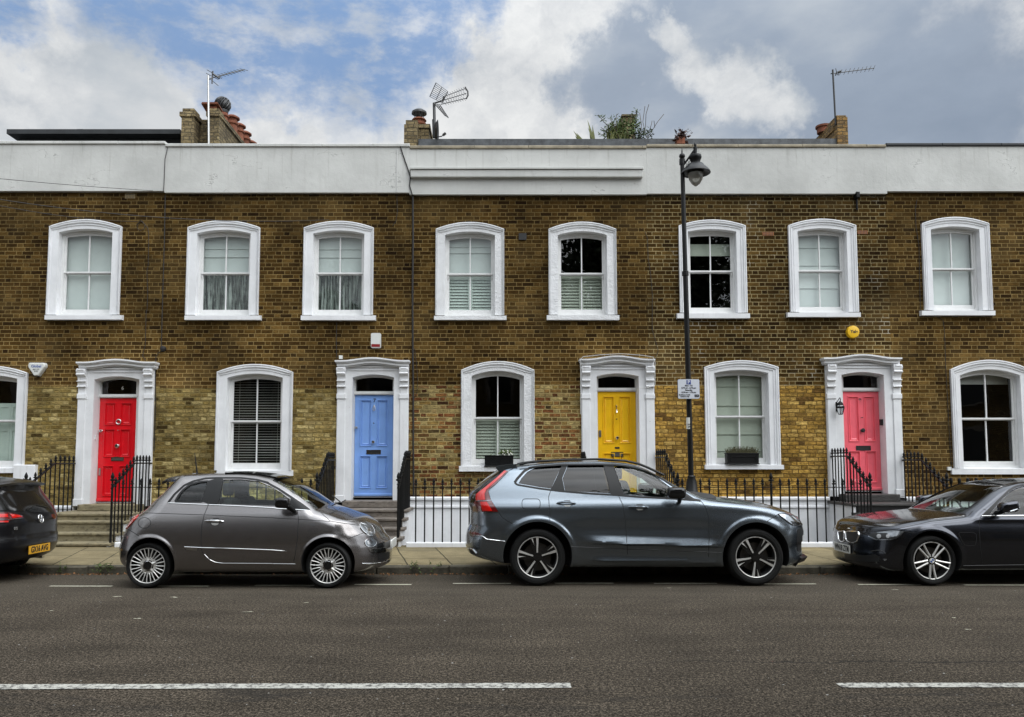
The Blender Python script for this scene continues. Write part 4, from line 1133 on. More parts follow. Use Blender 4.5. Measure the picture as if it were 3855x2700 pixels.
# ---- roofscape
def pot(mb, x, y, z, h, r=.12, m=None):
    mb.lathe([(r * 1.05, z), (r, z + .04), (r * .88, z + h * .72), (r * 1.12, z + h * .76), (r * 1.12, z + h * .84), (r * .9, z + h * .88), (r * .86, z + h), (r * .7, z + h), (r * .7, z + h * .8), (0, z + h * .8)], (x, y, 0), 16, cap=False, m=m)
r7 = HOUSES['h7']['root']
y0 = 16.5; xa, xb = FX(683, 470, y0), FX(823, 470, y0); zt = FZ(418, 800, y0); zbase = FZ(545) - .8
mb = MB()
mb.box(xa + .02, xb - .0, y0 + .35, 19.6, zbase, zt - .12)
mb.box(xa, FX(730, 470, y0), y0, y0 + .349, zbase, zt - .12); mb.box(FX(783, 470, y0), xb + .01, y0, y0 + .349, zbase, zt - .12)
for (a, b, z0_, z1_, e) in ((xa, FX(730, 470, y0), zt - .12, zt - .03, .035), (FX(783, 470, y0), xb, zt - .12, zt - .03, .035)):
    mb.box(a - e, b + e, y0 - e, y0 + .36, z0_, z1_); mb.box(a + .01, b - .01, y0 + .01, y0 + .34, z1_, z1_ + .09)
mb.box(xa - .02, xb + .035, y0 + .361, 19.65, zt - .12, zt - .03)
ch = mb.build('chimney', 'brick_chim', r7) if 'brick_chim' in M else None
if ch is None:
    mat('brick_chim', rough=.9, fn=brick_fn([(.15, .11, .05), (.21, .16, .08), (.09, .065, .03), (.26, .20, .10), (.12, .085, .04)], (.10, .08, .045), .005, .008, .5, True))
    ch = mb.build('chimney', 'brick_chim', r7)
xc = (xa + xb) / 2 + .13
for (yy, h) in ((18.1, .55), (18.55, .55), (19.0, .55), (19.45, .5)):
    mb = MB(); pot(mb, xc, yy, zt - .03, h, .13)
    mb.lathe([(.0, zt - .03 + h + .08), (.10, zt - .03 + h + .075), (.17, zt - .03 + h + .03), (.17, zt - .03 + h + .0), (.12, zt - .03 + h - .01)], (xc, yy, 0), 12, cap=False); mb.build('chimney_pot', 'terracotta', ch, 35)
mb = MB(); yy = 17.45; pot(mb, xc, yy, zt - .03, .42, .13); mb.build('chimney_pot', 'terracotta', ch, 35)
mb = MB(); mb.lathe([(.12, zt + .37), (.13, zt + .42), (.13, zt + .43)], (xc, yy, 0), 14, cap=False)
for k in range(14):
    a0 = 2 * math.pi * k / 14; mb.tube([(xc + .17 * math.sin(ph) * math.cos(a0 + ph * .6), yy + .17 * math.sin(ph) * math.sin(a0 + ph * .6), zt + .56 - .17 * math.cos(ph)) for ph in np.linspace(.5, 3.0, 8)], .016, 4)
mb.ball((xc, yy, zt + .56), .15, 7); mb.build('rotating_cowl', 'silver_dark', ch, True)
mb = MB(); yy = 16.72; xk = FX(797, 400, yy); mb.box(xk - .07, xk + .13, yy - .09, yy + .12, zt + .061, zt + .16); mb.add([(xk - .17, yy - .15, zt + .19), (xk + .19, yy - .15, zt + .19), (xk + .19, yy + .15, zt + .14), (xk - .17, yy + .15, zt + .14), (xk - .15, yy - .15, zt + .225), (xk + .17, yy - .15, zt + .225), (xk + .17, yy + .15, zt + .20), (xk - .15, yy + .15, zt + .20)], [(0, 3, 2, 1), (4, 5, 6, 7), (0, 1, 5, 4), (1, 2, 6, 5), (2, 3, 7, 6), (3, 0, 4, 7)])
mb.build('chimney_pot', 'terracotta', ch)
# middle chimney
y0 = 16.45; mb = MB(); a, b, c_ = FX(1521, 500, y0), FX(1571, 500, y0), FX(1616, 500, y0)
z1 = FZ(468, 1560, y0)
mb.box(a, b, y0, y0 + .9, zbase, z1); mb.box(a + .03, b - .0, y0 + .03, y0 + .8, z1, FZ(450, 1560, y0)); mb.box(b + .001, c_ - .03, y0 + .22, y0 + 1.3, zbase, z1); mb.box(b + .001, c_, y0 + .19, y0 + 1.34, z1, z1 + .09)
ch = mb.build('chimney', 'brick_chim', r8)
mb = MB(); zz = z1 + .09; xk = FX(1577, 440, y0 + .4); yy = y0 + .45
mb.lathe([(.13, zz), (.13, zz + .06), (.15, zz + .08), (.15, zz + .12), (.12, zz + .13), (.12, zz + .16), (.16, zz + .18), (.14, zz + .21), (0, zz + .21)], (xk, yy, 0), 16, cap=False); mb.build('chimney_pot', 'terracotta', ch, 35)
mb = MB()
for k in range(4): mb.tube([(xk + .1 * math.cos(k * 1.57 + .4), yy + .1 * math.sin(k * 1.57 + .4), zz + .2), (xk + .1 * math.cos(k * 1.57 + .4), yy + .1 * math.sin(k * 1.57 + .4), zz + .34)], .007, 4)
mb.lathe([(.165, zz + .33), (.16, zz + .37), (.09, zz + .42), (0, zz + .43)], (xk, yy, 0), 18, cap=False); mb.lathe([(.165, zz + .33), (0, zz + .34)], (xk, yy, 0), 18, cap=False); mb.build('chimney_cap', 'silver_dark', ch, 40)
# right chimney
r9 = HOUSES['h9']['root']; y0 = 16.45; a, b = FX(3153, 490, y0), FX(3192, 490, y0); z1 = FZ(440, 3150, y0)
mb = MB(); mb.box(a, b, y0, 19.2, zbase, z1); mb.box(a - .02, b + .0, y0 + .15, 19.25, z1 - .22, z1 - .13); mb.box(a + .0, b - .02, y0 + .02, y0 + .5, z1, z1 + .0 + .04)
ch = mb.build('chimney', 'brick_chim2', r9) if 'brick_chim2' in M else None
if ch is None:
    mat('brick_chim2', rough=.9, fn=brick_fn([(.20, .11, .03), (.25, .15, .045), (.12, .07, .025), (.16, .10, .03)], (.10, .075, .035), .005, .008, .4, True)); ch = mb.build('chimney', 'brick_chim2', r9)
for (yy, dz) in ((17.3, 0), (18.3, 0)):
    mb = MB(); mb.lathe([(.14, z1), (.14, z1 + .10), (.17, z1 + .12), (.17, z1 + .16), (.10, z1 + .16)], ((a + b) / 2 - .05, yy, 0), 14); mb.build('chimney_pot', 'terracotta', ch, 35)
# lead-clad upstand behind the parapets, black mansard, back chimney
mb = MB(); yy = 16.5
mb.box(FX(1575, 530, yy), FX(2438, 530, yy) , yy, yy + .3, zbase, FZ(523, 1900, yy)); mb.build('roof_upstand', 'lead', r8)
mb = MB(); mb.box(FX(2438, 530, yy) + .002, FX(3150, 530, yy), yy, yy + .3, zbase, FZ(522, 2600, yy)); mb.build('roof_upstand', 'lead', r9)
mb = MB(); yy = 17.0; r6 = HOUSES['h6']['root']
xa, xb = FX(10, 530, yy), FX(680, 530, yy)
mb.add([(xa, yy, zbase), (xb, yy, zbase), (xb, yy + .25, FZ(497, 300, yy + .25)), (xa + .25, yy + .25, FZ(497, 300, yy + .25)), (xa, yy + 3, zbase), (xb, yy + 3, zbase)], [(0, 1, 2, 3), (0, 3, 4)])
mb.box(FX(25, 490, yy - .05), xb, yy - .05, yy + 3, FZ(507, 300, yy), FZ(490, 300, yy)); mb.box(FX(290, 490, yy), FX(312, 490, yy), yy, yy + .2, FZ(490, 300, yy), FZ(486, 300, yy))
mb.build('mansard_roof', 'slate', r6)
mb = MB(); yy = 18.6; a, b = FX(2345, 480, yy), FX(2388, 480, yy); mb.box(a, b, yy, yy + .6, zbase, FZ(440, 2360, yy)); mb.box(a - .03, b + .03, yy - .03, yy + .63, FZ(440, 2360, yy), FZ(432, 2360, yy)); mb.build('chimney', 'brick_chim', r8)

# aerials
def tubes(name, mt, parent, lst, n=5):
    mb = MB()
    for pts, r in lst: mb.tube(pts, r, n)
    return mb.build(name, mt, parent, True)
Y = 16.3
def Q(px, py, dy=0): return P(px, py, Y + dy)
r = empty('tv_aerial', Q(786, 545), 'tall TV aerial on a pale mast beside the big left chimney', 'aerial', 'aerials on the roofs')
tubes('mast', 'brushed', r, [([Q(786, 560), Q(784, 285)], .022)], 8)
b0, b1 = Q(798, 293, .1), Q(920, 262, 1.3)
L = [([b0, b1], .012), ([Q(784, 300), b0], .012)]
for k in range(9):
    c = b0.lerp(b1, .18 + .1 * k); L.append(([c + Vector((-.10, .03, .035)), c + Vector((.10, -.03, -.035))], .006))
for (p, q) in (((779, 263), (835, 296)), ((776, 276), (822, 300)), ((790, 297), (822, 323)), ((798, 270), (800, 315))): L.append(([Q(*p), Q(*q)], .007))
L.append(([Q(802, 268), Q(798, 315)], .014)); L.append(([Q(800, 278), Q(826, 296)], .02))
tubes('boom', 'silver_dark', r, L)
Y = 16.6
r = empty('tv_aerial', Q(1635, 520), 'wide grid TV aerial on a short mast beside the middle chimney', 'aerial', 'aerials on the roofs')
tubes('mast', 'silver_dark', r, [([Q(1637, 520), Q(1634, 388)], .03), ([Q(1632, 520), Q(1630, 450)], .02)], 8)
L = []
def gridp(c0, c1, c2, c3, n, rr=.006):
    for i in range(n + 1):
        f = i / n; L.append(([c0.lerp(c3, f), c1.lerp(c2, f)], rr))
    L.append(([c0, c3], rr * 1.6)); L.append(([c1, c2], rr * 1.6)); L.append(([c0.lerp(c1, .5), c3.lerp(c2, .5)], rr * 1.3))
gridp(Q(1618, 364), Q(1665, 388), Q(1686, 345), Q(1641, 312), 8)
gridp(Q(1637, 392, -.05), Q(1655, 394, .25), Q(1688, 444, .25), Q(1676, 436, -.05), 7, .007)
for (p, q) in (((1668, 365), (1753, 333)), ((1662, 380), (1755, 352)), ((1660, 393), (1752, 371))):
    a, b = Q(*p), Q(*q, .8); L.append(([a, b], .010))
    for k in range(9):
        c = a.lerp(b, .15 + .1 * k); L.append(([c + Vector((-.035, 0, .04)), c + Vector((.035, 0, -.04))], .0045))
L.append(([Q(1751, 328, .8), Q(1761, 345, .8), Q(1762, 360, .8), Q(1755, 373, .8)], .018)); L.append(([Q(1632, 390), Q(1665, 380), Q(1672, 365)], .018))
tubes('reflector_grid', 'silver_dark', r, L)
mb = MB(); c = Q(1640, 497)
r = empty('satellite_dish', c, 'dark satellite dish with bent arm behind the middle parapet', 'satellite dish')
mb.lathe([(0, .0), (.12, .012), (.2, .04), (.25, .08)], (0, 0, 0), 18, 'x', cap=False); 
mb.v = [(c.x + v[0] * .9 - .02, c.y + v[1], c.z + v[2]) for v in mb.v]; mb.build('dish', 'silver_dark', r, True)
tubes('arm', 'silver_dark', r, [([Q(1640, 517), Q(1662, 514), Q(1670, 508)], .012), ([Q(1668, 510), Q(1678, 502)], .03), ([Q(1640, 519), Q(1645, 521)], .03)])
Y = 16.5
r = empty('tv_aerial', Q(3144, 440), 'thin comb-like TV aerial on a mast beside the right-hand chimney', 'aerial', 'aerials on the roofs')
tubes('mast', 'silver_dark', r, [([Q(3146, 470), Q(3135, 263)], .02)], 8)
a, b = Q(3128, 278), Q(3290, 257, .8); L = [([a, b], .011)]
for k in range(9):
    c = a.lerp(b, .22 + .0975 * k); L.append(([c + Vector((-.03, 0, -.06)), c + Vector((.03, 0, .065))], .006))
L += [([Q(3150, 270), Q(3145, 285)], .012), ([Q(3160, 266), Q(3155, 284)], .01), ([Q(3155, 272), Q(3166, 268)], .022), ([Q(3146, 258), Q(3152, 282)], .008)]
tubes('boom', 'silver_dark', r, L)

# roof plants
rnd = random.Random(11)
def plantroot(px, py, Yp, label, name='roof_shrub', cat='plant'): return empty(name, P(px, py, Yp), label, cat, 'plants on the roof over the yellow door')
Yp = 16.9
r = plantroot(2250, 548, Yp, 'spiky green leaves standing up from the roof, left of the shrub', 'spiky_plant')
mb = MB()
for (x0_, y0_, x1_, y1_) in ((2200, 548, 2158, 492), (2205, 548, 2170, 500), (2240, 550, 2211, 450), (2246, 550, 2213, 480), (2238, 550, 2230, 470), (2232, 550, 2218, 482), (2190, 548, 2165, 510)):
    a, b = P(x0_, y0_, Yp), P(x1_, y1_, Yp + rnd.uniform(-.2, .2)); m_ = a.lerp(b, .5); w_ = Vector((.028, 0, .01))
    mb.add([a - w_, a + w_, m_ + w_ * .9, m_ - w_ * .9, b], [(0, 1, 2, 3), (3, 2, 4)])
mb.build('blades', 'leaf_olive', r)
r = plantroot(2300, 548, Yp, 'leafy green roof shrub with arching shoots in front of a chimney')
mb = MB(); mb2 = MB()
for _ in range(80):
    a = P(2280 + rnd.uniform(0, 95), 550, Yp + rnd.uniform(-.2, .2)); b = P(2290 + rnd.uniform(-10, 70), 500 - rnd.uniform(0, 32), Yp + rnd.uniform(-.3, .3)); w_ = Vector((.018, 0, .006))
    m_ = a.lerp(b, .5); mb.add([a - w_, a + w_, m_ + w_, m_ - w_, b], [(0, 1, 2, 3), (3, 2, 4)])
mb.build('grassy_leaves', 'leaf_olive', r)
mb = MB(); sh = []
for (pts) in (((2330, 540), (2300, 490), (2270, 455), (2252, 432)), ((2320, 540), (2290, 500), (2262, 480)), ((2330, 540), (2318, 470), (2322, 430)), ((2345, 545), (2330, 490), (2300, 460)), ((2390, 545), (2385, 470), (2400, 410)), ((2370, 545), (2370, 470), (2378, 430)),
              ((2320, 545), (2300, 510), (2255, 505)), ((2340, 545), (2310, 470), (2295, 445)), ((2380, 548), (2395, 460), (2398, 415)), ((2350, 545), (2345, 480), (2340, 450))):
    q = [P(x, y, Yp + rnd.uniform(-.25, .25)) for x, y in pts]; mb2.tube(q, .006, 4)
    for i in range(len(q) - 1):
        for k in range(16):
            p = q[i].lerp(q[i + 1], rnd.random()) + Vector((rnd.uniform(-.05, .05), rnd.uniform(-.05, .05), rnd.uniform(-.04, .04)))
            leaf(mb, p, rnd.uniform(.05, .11), rnd, .3)
leafcloud(mb, P(2345, 500, Yp), (.24, .25, .30), 520, .08, rnd, flat=.4)
leafcloud(mb, P(2300, 500, Yp), (.16, .2, .24), 150, .085, rnd, flat=.35)
leafcloud(mb, P(2392, 480, Yp), (.12, .15, .32), 180, .06, rnd, flat=.4)
mb.build('foliage', 'leaf', r); mb2.build('stems', 'twig', r)
r = plantroot(2420, 548, Yp, 'half-bare twiggy roof bush with dark leaves, right of the chimney')
mb = MB(); mb2 = MB()
for pts in (((2400, 548), (2430, 480), (2432, 430), (2443, 393)), ((2430, 500), (2420, 460), (2428, 400)), ((2405, 548), (2450, 500), (2475, 460), (2499, 430)), ((2440, 505), (2452, 470), (2455, 455)), ((2410, 540), (2415, 470), (2408, 425)), ((2465, 480), (2462, 455)), ((2400, 550), (2440, 520), (2460, 500))):
    mb2.tube([P(x, y, Yp + rnd.uniform(-.1, .1)) for x, y in pts], .006, 4)
leafcloud(mb, P(2428, 505, Yp), (.20, .15, .16), 150, .06, rnd, flat=.45); leafcloud(mb, P(2398, 520, Yp), (.1, .1, .16), 70, .06, rnd)
mb.build('foliage', 'leaf_dark', r); mb2.build('stems', 'twig', r)
r = plantroot(2565, 545, 16.25, 'small dark-leaved plant in a brown pot above the lamp post', 'potted_plant'); Yp = 16.25
mb = MB(); mb.box(*(sorted((P(2545, 540, Yp).x, P(2575, 540, Yp).x))), Yp - .1, Yp + .1, P(2560, 547, Yp).z, P(2560, 522, Yp).z); mb.build('pot', 'terracotta', r)
mb = MB(); leafcloud(mb, P(2563, 518, Yp), (.14, .12, .12), 60, .11, rnd, flat=.55)
for pts in (((2565, 515), (2556, 480)), ((2570, 515), (2600, 490), (2606, 502)), ((2572, 510), (2585, 490), (2592, 485)), ((2560, 515), (2568, 488))):
    q = [P(x, y, Yp) for x, y in pts]; mb.tube(q, .004, 3)
    for k in range(7): leaf(mb, q[0].lerp(q[-1], .5 + rnd.random() * .5), .03, rnd, .5)
mb.build('foliage', 'leaf_red', r)

# ---- things on the wall
YW = YF - .001
def box_on(name, label, cat, px0, px1, py0, py1, d, mt, r=.015, group=None):
    a, b = P(px0, py1, YF - d), P(px1, py0, YF - d)
    root = empty(name, ((a.x + b.x) / 2, YF, a.z), label, cat, group)
    mb = MB(); mb.plate(rrect(a.x, b.x, a.z, b.z, r), [], YF - d, YF); mb.build('case', mt, root, smooth=30); return root, a, b
root, a, b = box_on('alarm_box', 'white alarm box with red base strip, above the blue door', 'alarm box', 1396, 1433, 1254, 1309, .09, 'plastic_white', .025, 'alarm boxes on the house fronts')
mb = MB(); mb.plate(rrect(a.x + .01, b.x - .01, a.z + .014, a.z + .07, .006), [], YF - .094, YF - .0901); mb.build('strobe_strip', 'plastic_red', root)
c = P(3213, 1249, YF - .08); root = empty('alarm_box', (c.x, YF, c.z), 'round yellow alarm box with black lettering, above the pink door', 'alarm box', 'alarm boxes on the house fronts')
mb = MB(); mb.lathe([(.122, YF), (.124, YF - .06), (.116, YF - .085), (.105, YF - .088), (0, YF - .088)], (c.x, 0, c.z), 28, 'y', cap=False); mb.build('case', 'plastic_yellow', root, 40)
text('Yale', .085, (c.x + .012, YF - .0895, c.z), 'text_black', 'lettering', root, bold=.0025)
c0 = P(137, 1388, YF - .09); root = empty('alarm_box', (c0.x, YF, c0.z), 'white shield-shaped alarm box with blue lettering, left of the red door', 'alarm box', 'alarm boxes on the house fronts')
s_ = YF / FPX
hexp = [(-28, 22), (28, 22), (32, 14), (31, 6), (8, -27), (-8, -27), (-31, 6), (-32, 14)]
mb = MB(); o1 = [(c0.x + x * s_ * 1.02, YF, c0.z + y * s_) for x, y in hexp]; o2 = [(c0.x + x * s_, YF - .085, c0.z + y * s_) for x, y in hexp]; o3 = [(c0.x + x * s_ * .88, YF - .10, c0.z + y * s_ * .88) for x, y in hexp]
mb.rings([o1, o2, o3], True); mb.add(o3, [tuple(range(8))]); mb.build('case', 'plastic_white', root)
text('Global', .075, (c0.x, YF - .1015, c0.z + .045), 'text_blue', 'lettering', root, bold=.001); text('0871 575', .035, (c0.x, YF - .1015, c0.z - .02), 'text_black', 'lettering', root); text('0750', .035, (c0.x, YF - .1015, c0.z - .055), 'text_black', 'lettering', root)
mb = MB(); mb.box(c0.x - .04, c0.x + .04, YF - .07, YF, c0.z - .155, c0.z - .141); mb.build('strobe_strip', 'black', root)
def airbrick(px0, px1, py0, py1, mt, label):
    root, a, b = box_on('air_brick', label, 'air brick', px0, px1, py0, py1, .006, mt, .004, 'air bricks set in the walls')
    n = max(4, int((b.x - a.x) / .03)); mb = MB()
    for i in range(n):
        for j in range(2):
            x = a.x + .012 + (b.x - a.x - .024) * (i + .5) / n; z = a.z + (b.z - a.z) * (j + .5) / 2
            mb.box(x - .006, x + .006, YF - .0075, YF - .0062, z - .014, z + .014)
    mb.build('slots', 'black', root)
mat('air_tan', (.22, .165, .085), .9); mat('air_terra', (.26, .10, .035), .9)
airbrick(470, 509, 729, 747, 'air_tan', 'pale air brick just under the parapet over the red door house')
airbrick(2871, 2913, 873, 887, 'air_terra', 'terracotta air brick left of the upper window over the pink door side')
airbrick(3229, 3266, 868, 881, 'air_terra', 'terracotta air brick right of the upper window over the pink door')
airbrick(2590, 2614, 1399, 1408, 'air_tan', 'small pale air brick behind the lamp post')
box_on('vent_cover', 'dark square vent between the two upper windows over the yellow door', 'vent', 1953, 1982, 878, 903, .03, 'black', .006)
box_on('junction_box', 'small grey box on the wall above the blue door surround', 'junction box', 1276, 1289, 1338, 1351, .04, 'plastic_white', .006)
box_on('junction_box', 'small white box on the brick left of the large dark window', 'junction box', 3569, 3582, 1758, 1771, .04, 'plastic_white', .006)
def cable(label, pts, r=.006, mt='cable', d=.02, name='cable'):
    q = [P(x, y, YF - d) for x, y in pts]; mb = MB(); mb.tube(q, r, 5)
    mb.build(name, mt, smooth=True, label=label, cat='cable', group='cables fixed to the house fronts')
cable('thick black cable running down the wall between blue and yellow door houses', [(1508, 552), (1516, 580), (1530, 620), (1545, 665), (1542, 700), (1552, 733)], .012, d=.11)
cable('long thick black downpipe cable right of the blue door', [(1554, 733), (1555, 900), (1553, 1100), (1554, 1300), (1556, 1500), (1556, 1700), (1558, 1895)], .019, d=.03, name='downpipe')
cable('thin cable looping beside the thick black one', [(1560, 1310), (1568, 1370), (1573, 1430), (1570, 1475), (1560, 1500)], .005)
cable('thin black cable down the joint left of the big chimney house', [(634, 540), (628, 570), (621, 600), (617, 700), (614, 722)], .007, d=.11)
cable('thin straight black cable down the brick joint between the first two houses', [(622, 735), (619, 900), (613, 1100), (607, 1310)], .009)
cable('black cable from round junction down beside the red door surround', [(614, 1320), (596, 1328), (587, 1345), (585, 1420), (586, 1500), (580, 1700)], .008)
mb = MB(); c = P(614, 1313, YF - .03); mb.lathe([(.055, YF), (.055, YF - .05), (.03, YF - .06), (0, YF - .06)], (c.x, 0, c.z), 14, 'y', cap=False); mb.build('junction_box', 'cable', smooth=40, label='round black junction on the wall above right of the red door', cat='junction box')
cable('wavy thin cable with a loop, right of the first upper window', [(520, 845), (516, 860), (528, 869), (544, 862), (545, 845), (533, 834), (520, 842), (512, 850), (530, 828), (545, 845), (556, 858), (560, 880), (558, 1000), (553, 1020), (556, 1100), (554, 1160), (550, 1180), (547, 1300), (541, 1320), (537, 1340), (549, 1357)], .006)
cable('thin cable right of the second upper window over the blue door', [(1494, 735), (1496, 800), (1490, 835), (1478, 850)], .006)
cable('white thin cable on the parapet joint beside the thick black cable', [(1496, 562), (1494, 640), (1494, 722)], .006, 'cable_white', .11)
cable('short cable from the upper window sill to the blue door surround', [(1268, 1212), (1266, 1280), (1268, 1350)], .007)
cable('thin reddish cable snaking down beside the yellow door windows', [(2428, 872), (2438, 900), (2440, 970), (2449, 1030), (2456, 1110), (2455, 1240), (2468, 1285), (2478, 1320), (2470, 1345)], .006)
cable('thin dark cable left of the last upper window', [(3452, 752), (3446, 790), (3448, 850), (3460, 930), (3462, 1050), (3465, 1180)], .006)
cable('thin dark cable below the last upper window down to the large window', [(3530, 1192), (3550, 1205), (3556, 1250), (3560, 1380), (3566, 1480), (3572, 1600), (3582, 1765)], .006)
cable('white cable wrapped round the yellow door surround', [(2186, 1560), (2186, 1400), (2184, 1355), (2195, 1343), (2260, 1336), (2340, 1332), (2420, 1338), (2460, 1345), (2466, 1365), (2466, 1450), (2440, 1460), (2395, 1462), (2402, 1480)], .006, 'cable_white', .24)
def wire(label, a, b, sag=.15, r=.005):
    mb = MB(); mb.tube([a.lerp(b, i / 16) - Vector((0, 0, sag * 4 * (i / 16) * (1 - i / 16))) for i in range(17)], r, 4); mb.build('overhead_wire', 'cable', smooth=True, label=label, cat='wire', group='overhead wires at the left')
wire('thin overhead wire crossing the white parapet at the left', P(-300, 642, 13.2), P(592, 719, YF - .03), .03)
wire('upper of the overhead wires crossing the brick at the left', P(-300, 700, 13.0), P(1240, 828, YF - .03), .22, .007)
wire('lower of the overhead wires crossing the brick at the left', P(-300, 705, 12.6), P(520, 835, YF - .03), .12, .005)
# rainwater outlet
mb = MB(); c = P(3221, 740, YF); mb.bbox(c.x - .035, c.x + .035, YF - .13, YF, P(3221, 745, YF - .1).z, P(3221, 723, YF - .1).z, .01); mb.tube([(c.x, YF - .04, P(3221, 745, YF - .04).z), (c.x, YF - .04, P(3221, 790, YF - .04).z)], .022, 8)
mb.build('rainwater_outlet', 'iron', label='short rusty outlet pipe under the parapet over the pink door', cat='pipe')

# planters
def planter(px0, px1, py0, py1, Yf, label, kind):
    a, b = P(px0, py1, Yf), P(px1, py0, Yf)
    root = empty('window_box', ((a.x + b.x) / 2, Yf, a.z), label, 'window box', 'window boxes on the ground floor sills')
    mb = MB(); x0, x1, z0, z1 = a.x, b.x, a.z, b.z
    mb.plate([(x0 + .01, z0), (x1 - .01, z0), (x1 - .005, z1), (x0 + .005, z1)], [[(x0 + .05, z0 + .05), (x1 - .05, z0 + .05), (x1 - .05, z1 - .045), (x0 + .05, z1 - .045)]], Yf, Yf + .17, back=False)
    mb.add([(x0 + .04, Yf + .008, z0 + .04), (x1 - .04, Yf + .008, z0 + .04), (x1 - .04, Yf + .008, z1 - .04), (x0 + .04, Yf + .008, z1 - .04)], [(0, 1, 2, 3)])
    mb.bbox(x0 - .006, x1 + .006, Yf - .012, Yf + .18, z1, z1 + .018, .005); mb.bbox(x0 - .002, x1 + .002, Yf - .014, Yf + .17, z0 - .0, z0 + .022, .005)
    if kind == 'lattice':
        n = 8; w_ = (x1 - x0 - .1) / n
        for i in range(-2, n + 2):
            for s in (1, -1):
                p0 = x0 + .05 + i * w_; pts = [(p0 if s > 0 else p0 + (z1 - z0 - .095), z0 + .05), (p0 + (z1 - z0 - .095) if s > 0 else p0, z1 - .045)]
                if min(pts[0][0], pts[1][0]) < x0 + .045 or max(pts[0][0], pts[1][0]) > x1 - .045: continue
                mb.tube([(x, Yf + .004, z) for x, z in pts], .005, 4)
    else:
        mb.tube([(x, Yf - .001, z) for x, z in rrect(x0 + .07, x1 - .07, z0 + .065, z1 - .06, .03)], .005, 4)
    mb.build('trough', 'iron', root)
    return root, x0, x1, z1 + .01
root, x0, x1, z1 = planter(1823, 1934, 1718, 1757, YF - .12, 'black lattice window box with white flowers, under the yellow door house window', 'lattice')
mb = MB(); mb2 = MB(); leafcloud(mb, (x1 - .15, YF - .03, z1 + .05), (.14, .08, .06), 170, .045, rnd, flat=.7); leafcloud(mb, (x0 + .13, YF - .03, z1 + .01), (.03, .03, .02), 12, .03, rnd)
for _ in range(14): mb2.ball((x1 - .15 + rnd.uniform(-.12, .14), YF - .09 + rnd.uniform(-.02, .02), z1 + .05 + rnd.uniform(-.04, .05)), .013, 4)
mb.build('foliage', 'leaf', root); mb2.build('flowers', 'petal', root)
root, x0, x1, z1 = planter(2737, 2858, 1709, 1749, YF - .14, 'black window box of heather in front of the cream roman blind', 'oval')
mb = MB()
for _ in range(420):
    x = rnd.uniform(x0 + .02, x1 - .02); y = YF - .05 + rnd.uniform(-.07, .07); h = rnd.uniform(.06, .17) * (1 - .3 * abs((x - (x0 + x1) / 2) / ((x1 - x0) / 2)) ** 3); a = rnd.uniform(-.35, .35) + (x - (x0 + x1) / 2) * .8
    p = Vector((x, y, z1)); q = p + Vector((math.sin(a) * h, rnd.uniform(-.02, .02), h)); w_ = Vector((.004, 0, 0))
    mb.add([p - w_, p + w_, q], [(0, 1, 2)])
    for k in range(2): leaf(mb, p.lerp(q, .5 + .25 * k), .022, rnd, .5)
mb.build('foliage', 'heather', root) if 'heather' in M else None
if 'heather' not in M:
    mat('heather', rough=.8, fn=varied((.075, .070, .028), .7, 40)); mb.build('foliage', 'heather', root)
# lantern on the pink door's surround
YL = YF - .20; r = empty('wall_lantern', P(3163, 1520, YL), 'black glass wall lantern beside the pink door', 'lantern'); xc = P(3163, 1520, YL).x
z = lambda py: P(3163, py, YL).z
mb = MB(); mb.tube([(xc - .03, YF - .055, z(1535)), (xc - .03, YF - .10, z(1515)), (xc, YL, z(1497)), (xc + .01, YL, z(1502)), (xc, YL, z(1512))], .008, 6)
mb.bbox(xc - .06, xc, YF - .075, YF - .055, z(1548), z(1512), .005); mb.lathe([(.01, z(1510)), (.05, z(1517)), (.062, z(1522)), (.062, z(1526))], (xc, YL, 0), 6); mb.lathe([(.082, z(1530)), (.086, z(1533)), (.082, z(1537))], (xc, YL, 0), 6)
mb.lathe([(.04, z(1559)), (.045, z(1561)), (.0, z(1562))], (xc, YL, 0), 6)
for k in range(6):
    a = k * math.pi / 3; mb.tube([(xc + .058 * math.cos(a), YL + .058 * math.sin(a), z(1524)), (xc + .08 * math.cos(a), YL + .08 * math.sin(a), z(1534)), (xc + .042 * math.cos(a), YL + .042 * math.sin(a), z(1560))], .005, 4)
mb.build('frame', 'iron', r)
mb = MB(); mb.lathe([(.056, z(1524)), (.078, z(1534)), (.04, z(1560))], (xc, YL, 0), 6, cap=False); mb.build('glass', 'lens', r)
# white door and lamp in the basement area below the pink door
mb = MB(); a = P(3142, 2030, YF - .06); b = P(3175, 1978, YF - .06)
mb.box(P(3140, 2000, YF - .06).x, P(3215, 2000, YF - .06).x, YF - .075, YF - .06, -.75, P(3160, 1980, YF - .06).z)
mb.build('basement_door', 'door_pink', HOUSES['h9']['root'])

# ---- the other side of the street, behind the camera (seen only in reflections)
root = empty('opposite_terrace', (0, -4.8, .1), 'brick terrace on the near side of the street, behind the viewer', 'building')
mb = MB(); mb.box(-48, 48, -9, -4.8, 0, 6.6); mb.build('wall', 'brick_dark', root)
mb = MB(); mb.box(-48, 48, -9, -4.7, 6.62, 8.2); mb.build('parapet', 'brick_dark', root)
mb = MB()
for i in range(-17, 18):
    x = i * 2.7
    for z0_, z1_ in ((1.2, 3.1), (4.3, 5.9)): mb.plate([(x - .7, z0_ - .1), (x + .7, z0_ - .1), (x + .7, z1_ + .15), (x - .7, z1_ + .15)], [[(x - .5, z0_), (x + .5, z0_), (x + .5, z1_), (x - .5, z1_)]], -4.74, -4.799)
mb.build('window_surrounds', 'step_brown', root)
mb = MB()
for i in range(-17, 18):
    x = i * 2.7
    for z0_, z1_ in ((1.2, 3.1), (4.3, 5.9)): mb.box(x - .5, x + .5, -4.797, -4.78, z0_, z1_)
mb.build('window_panes', 'blackgloss', root)
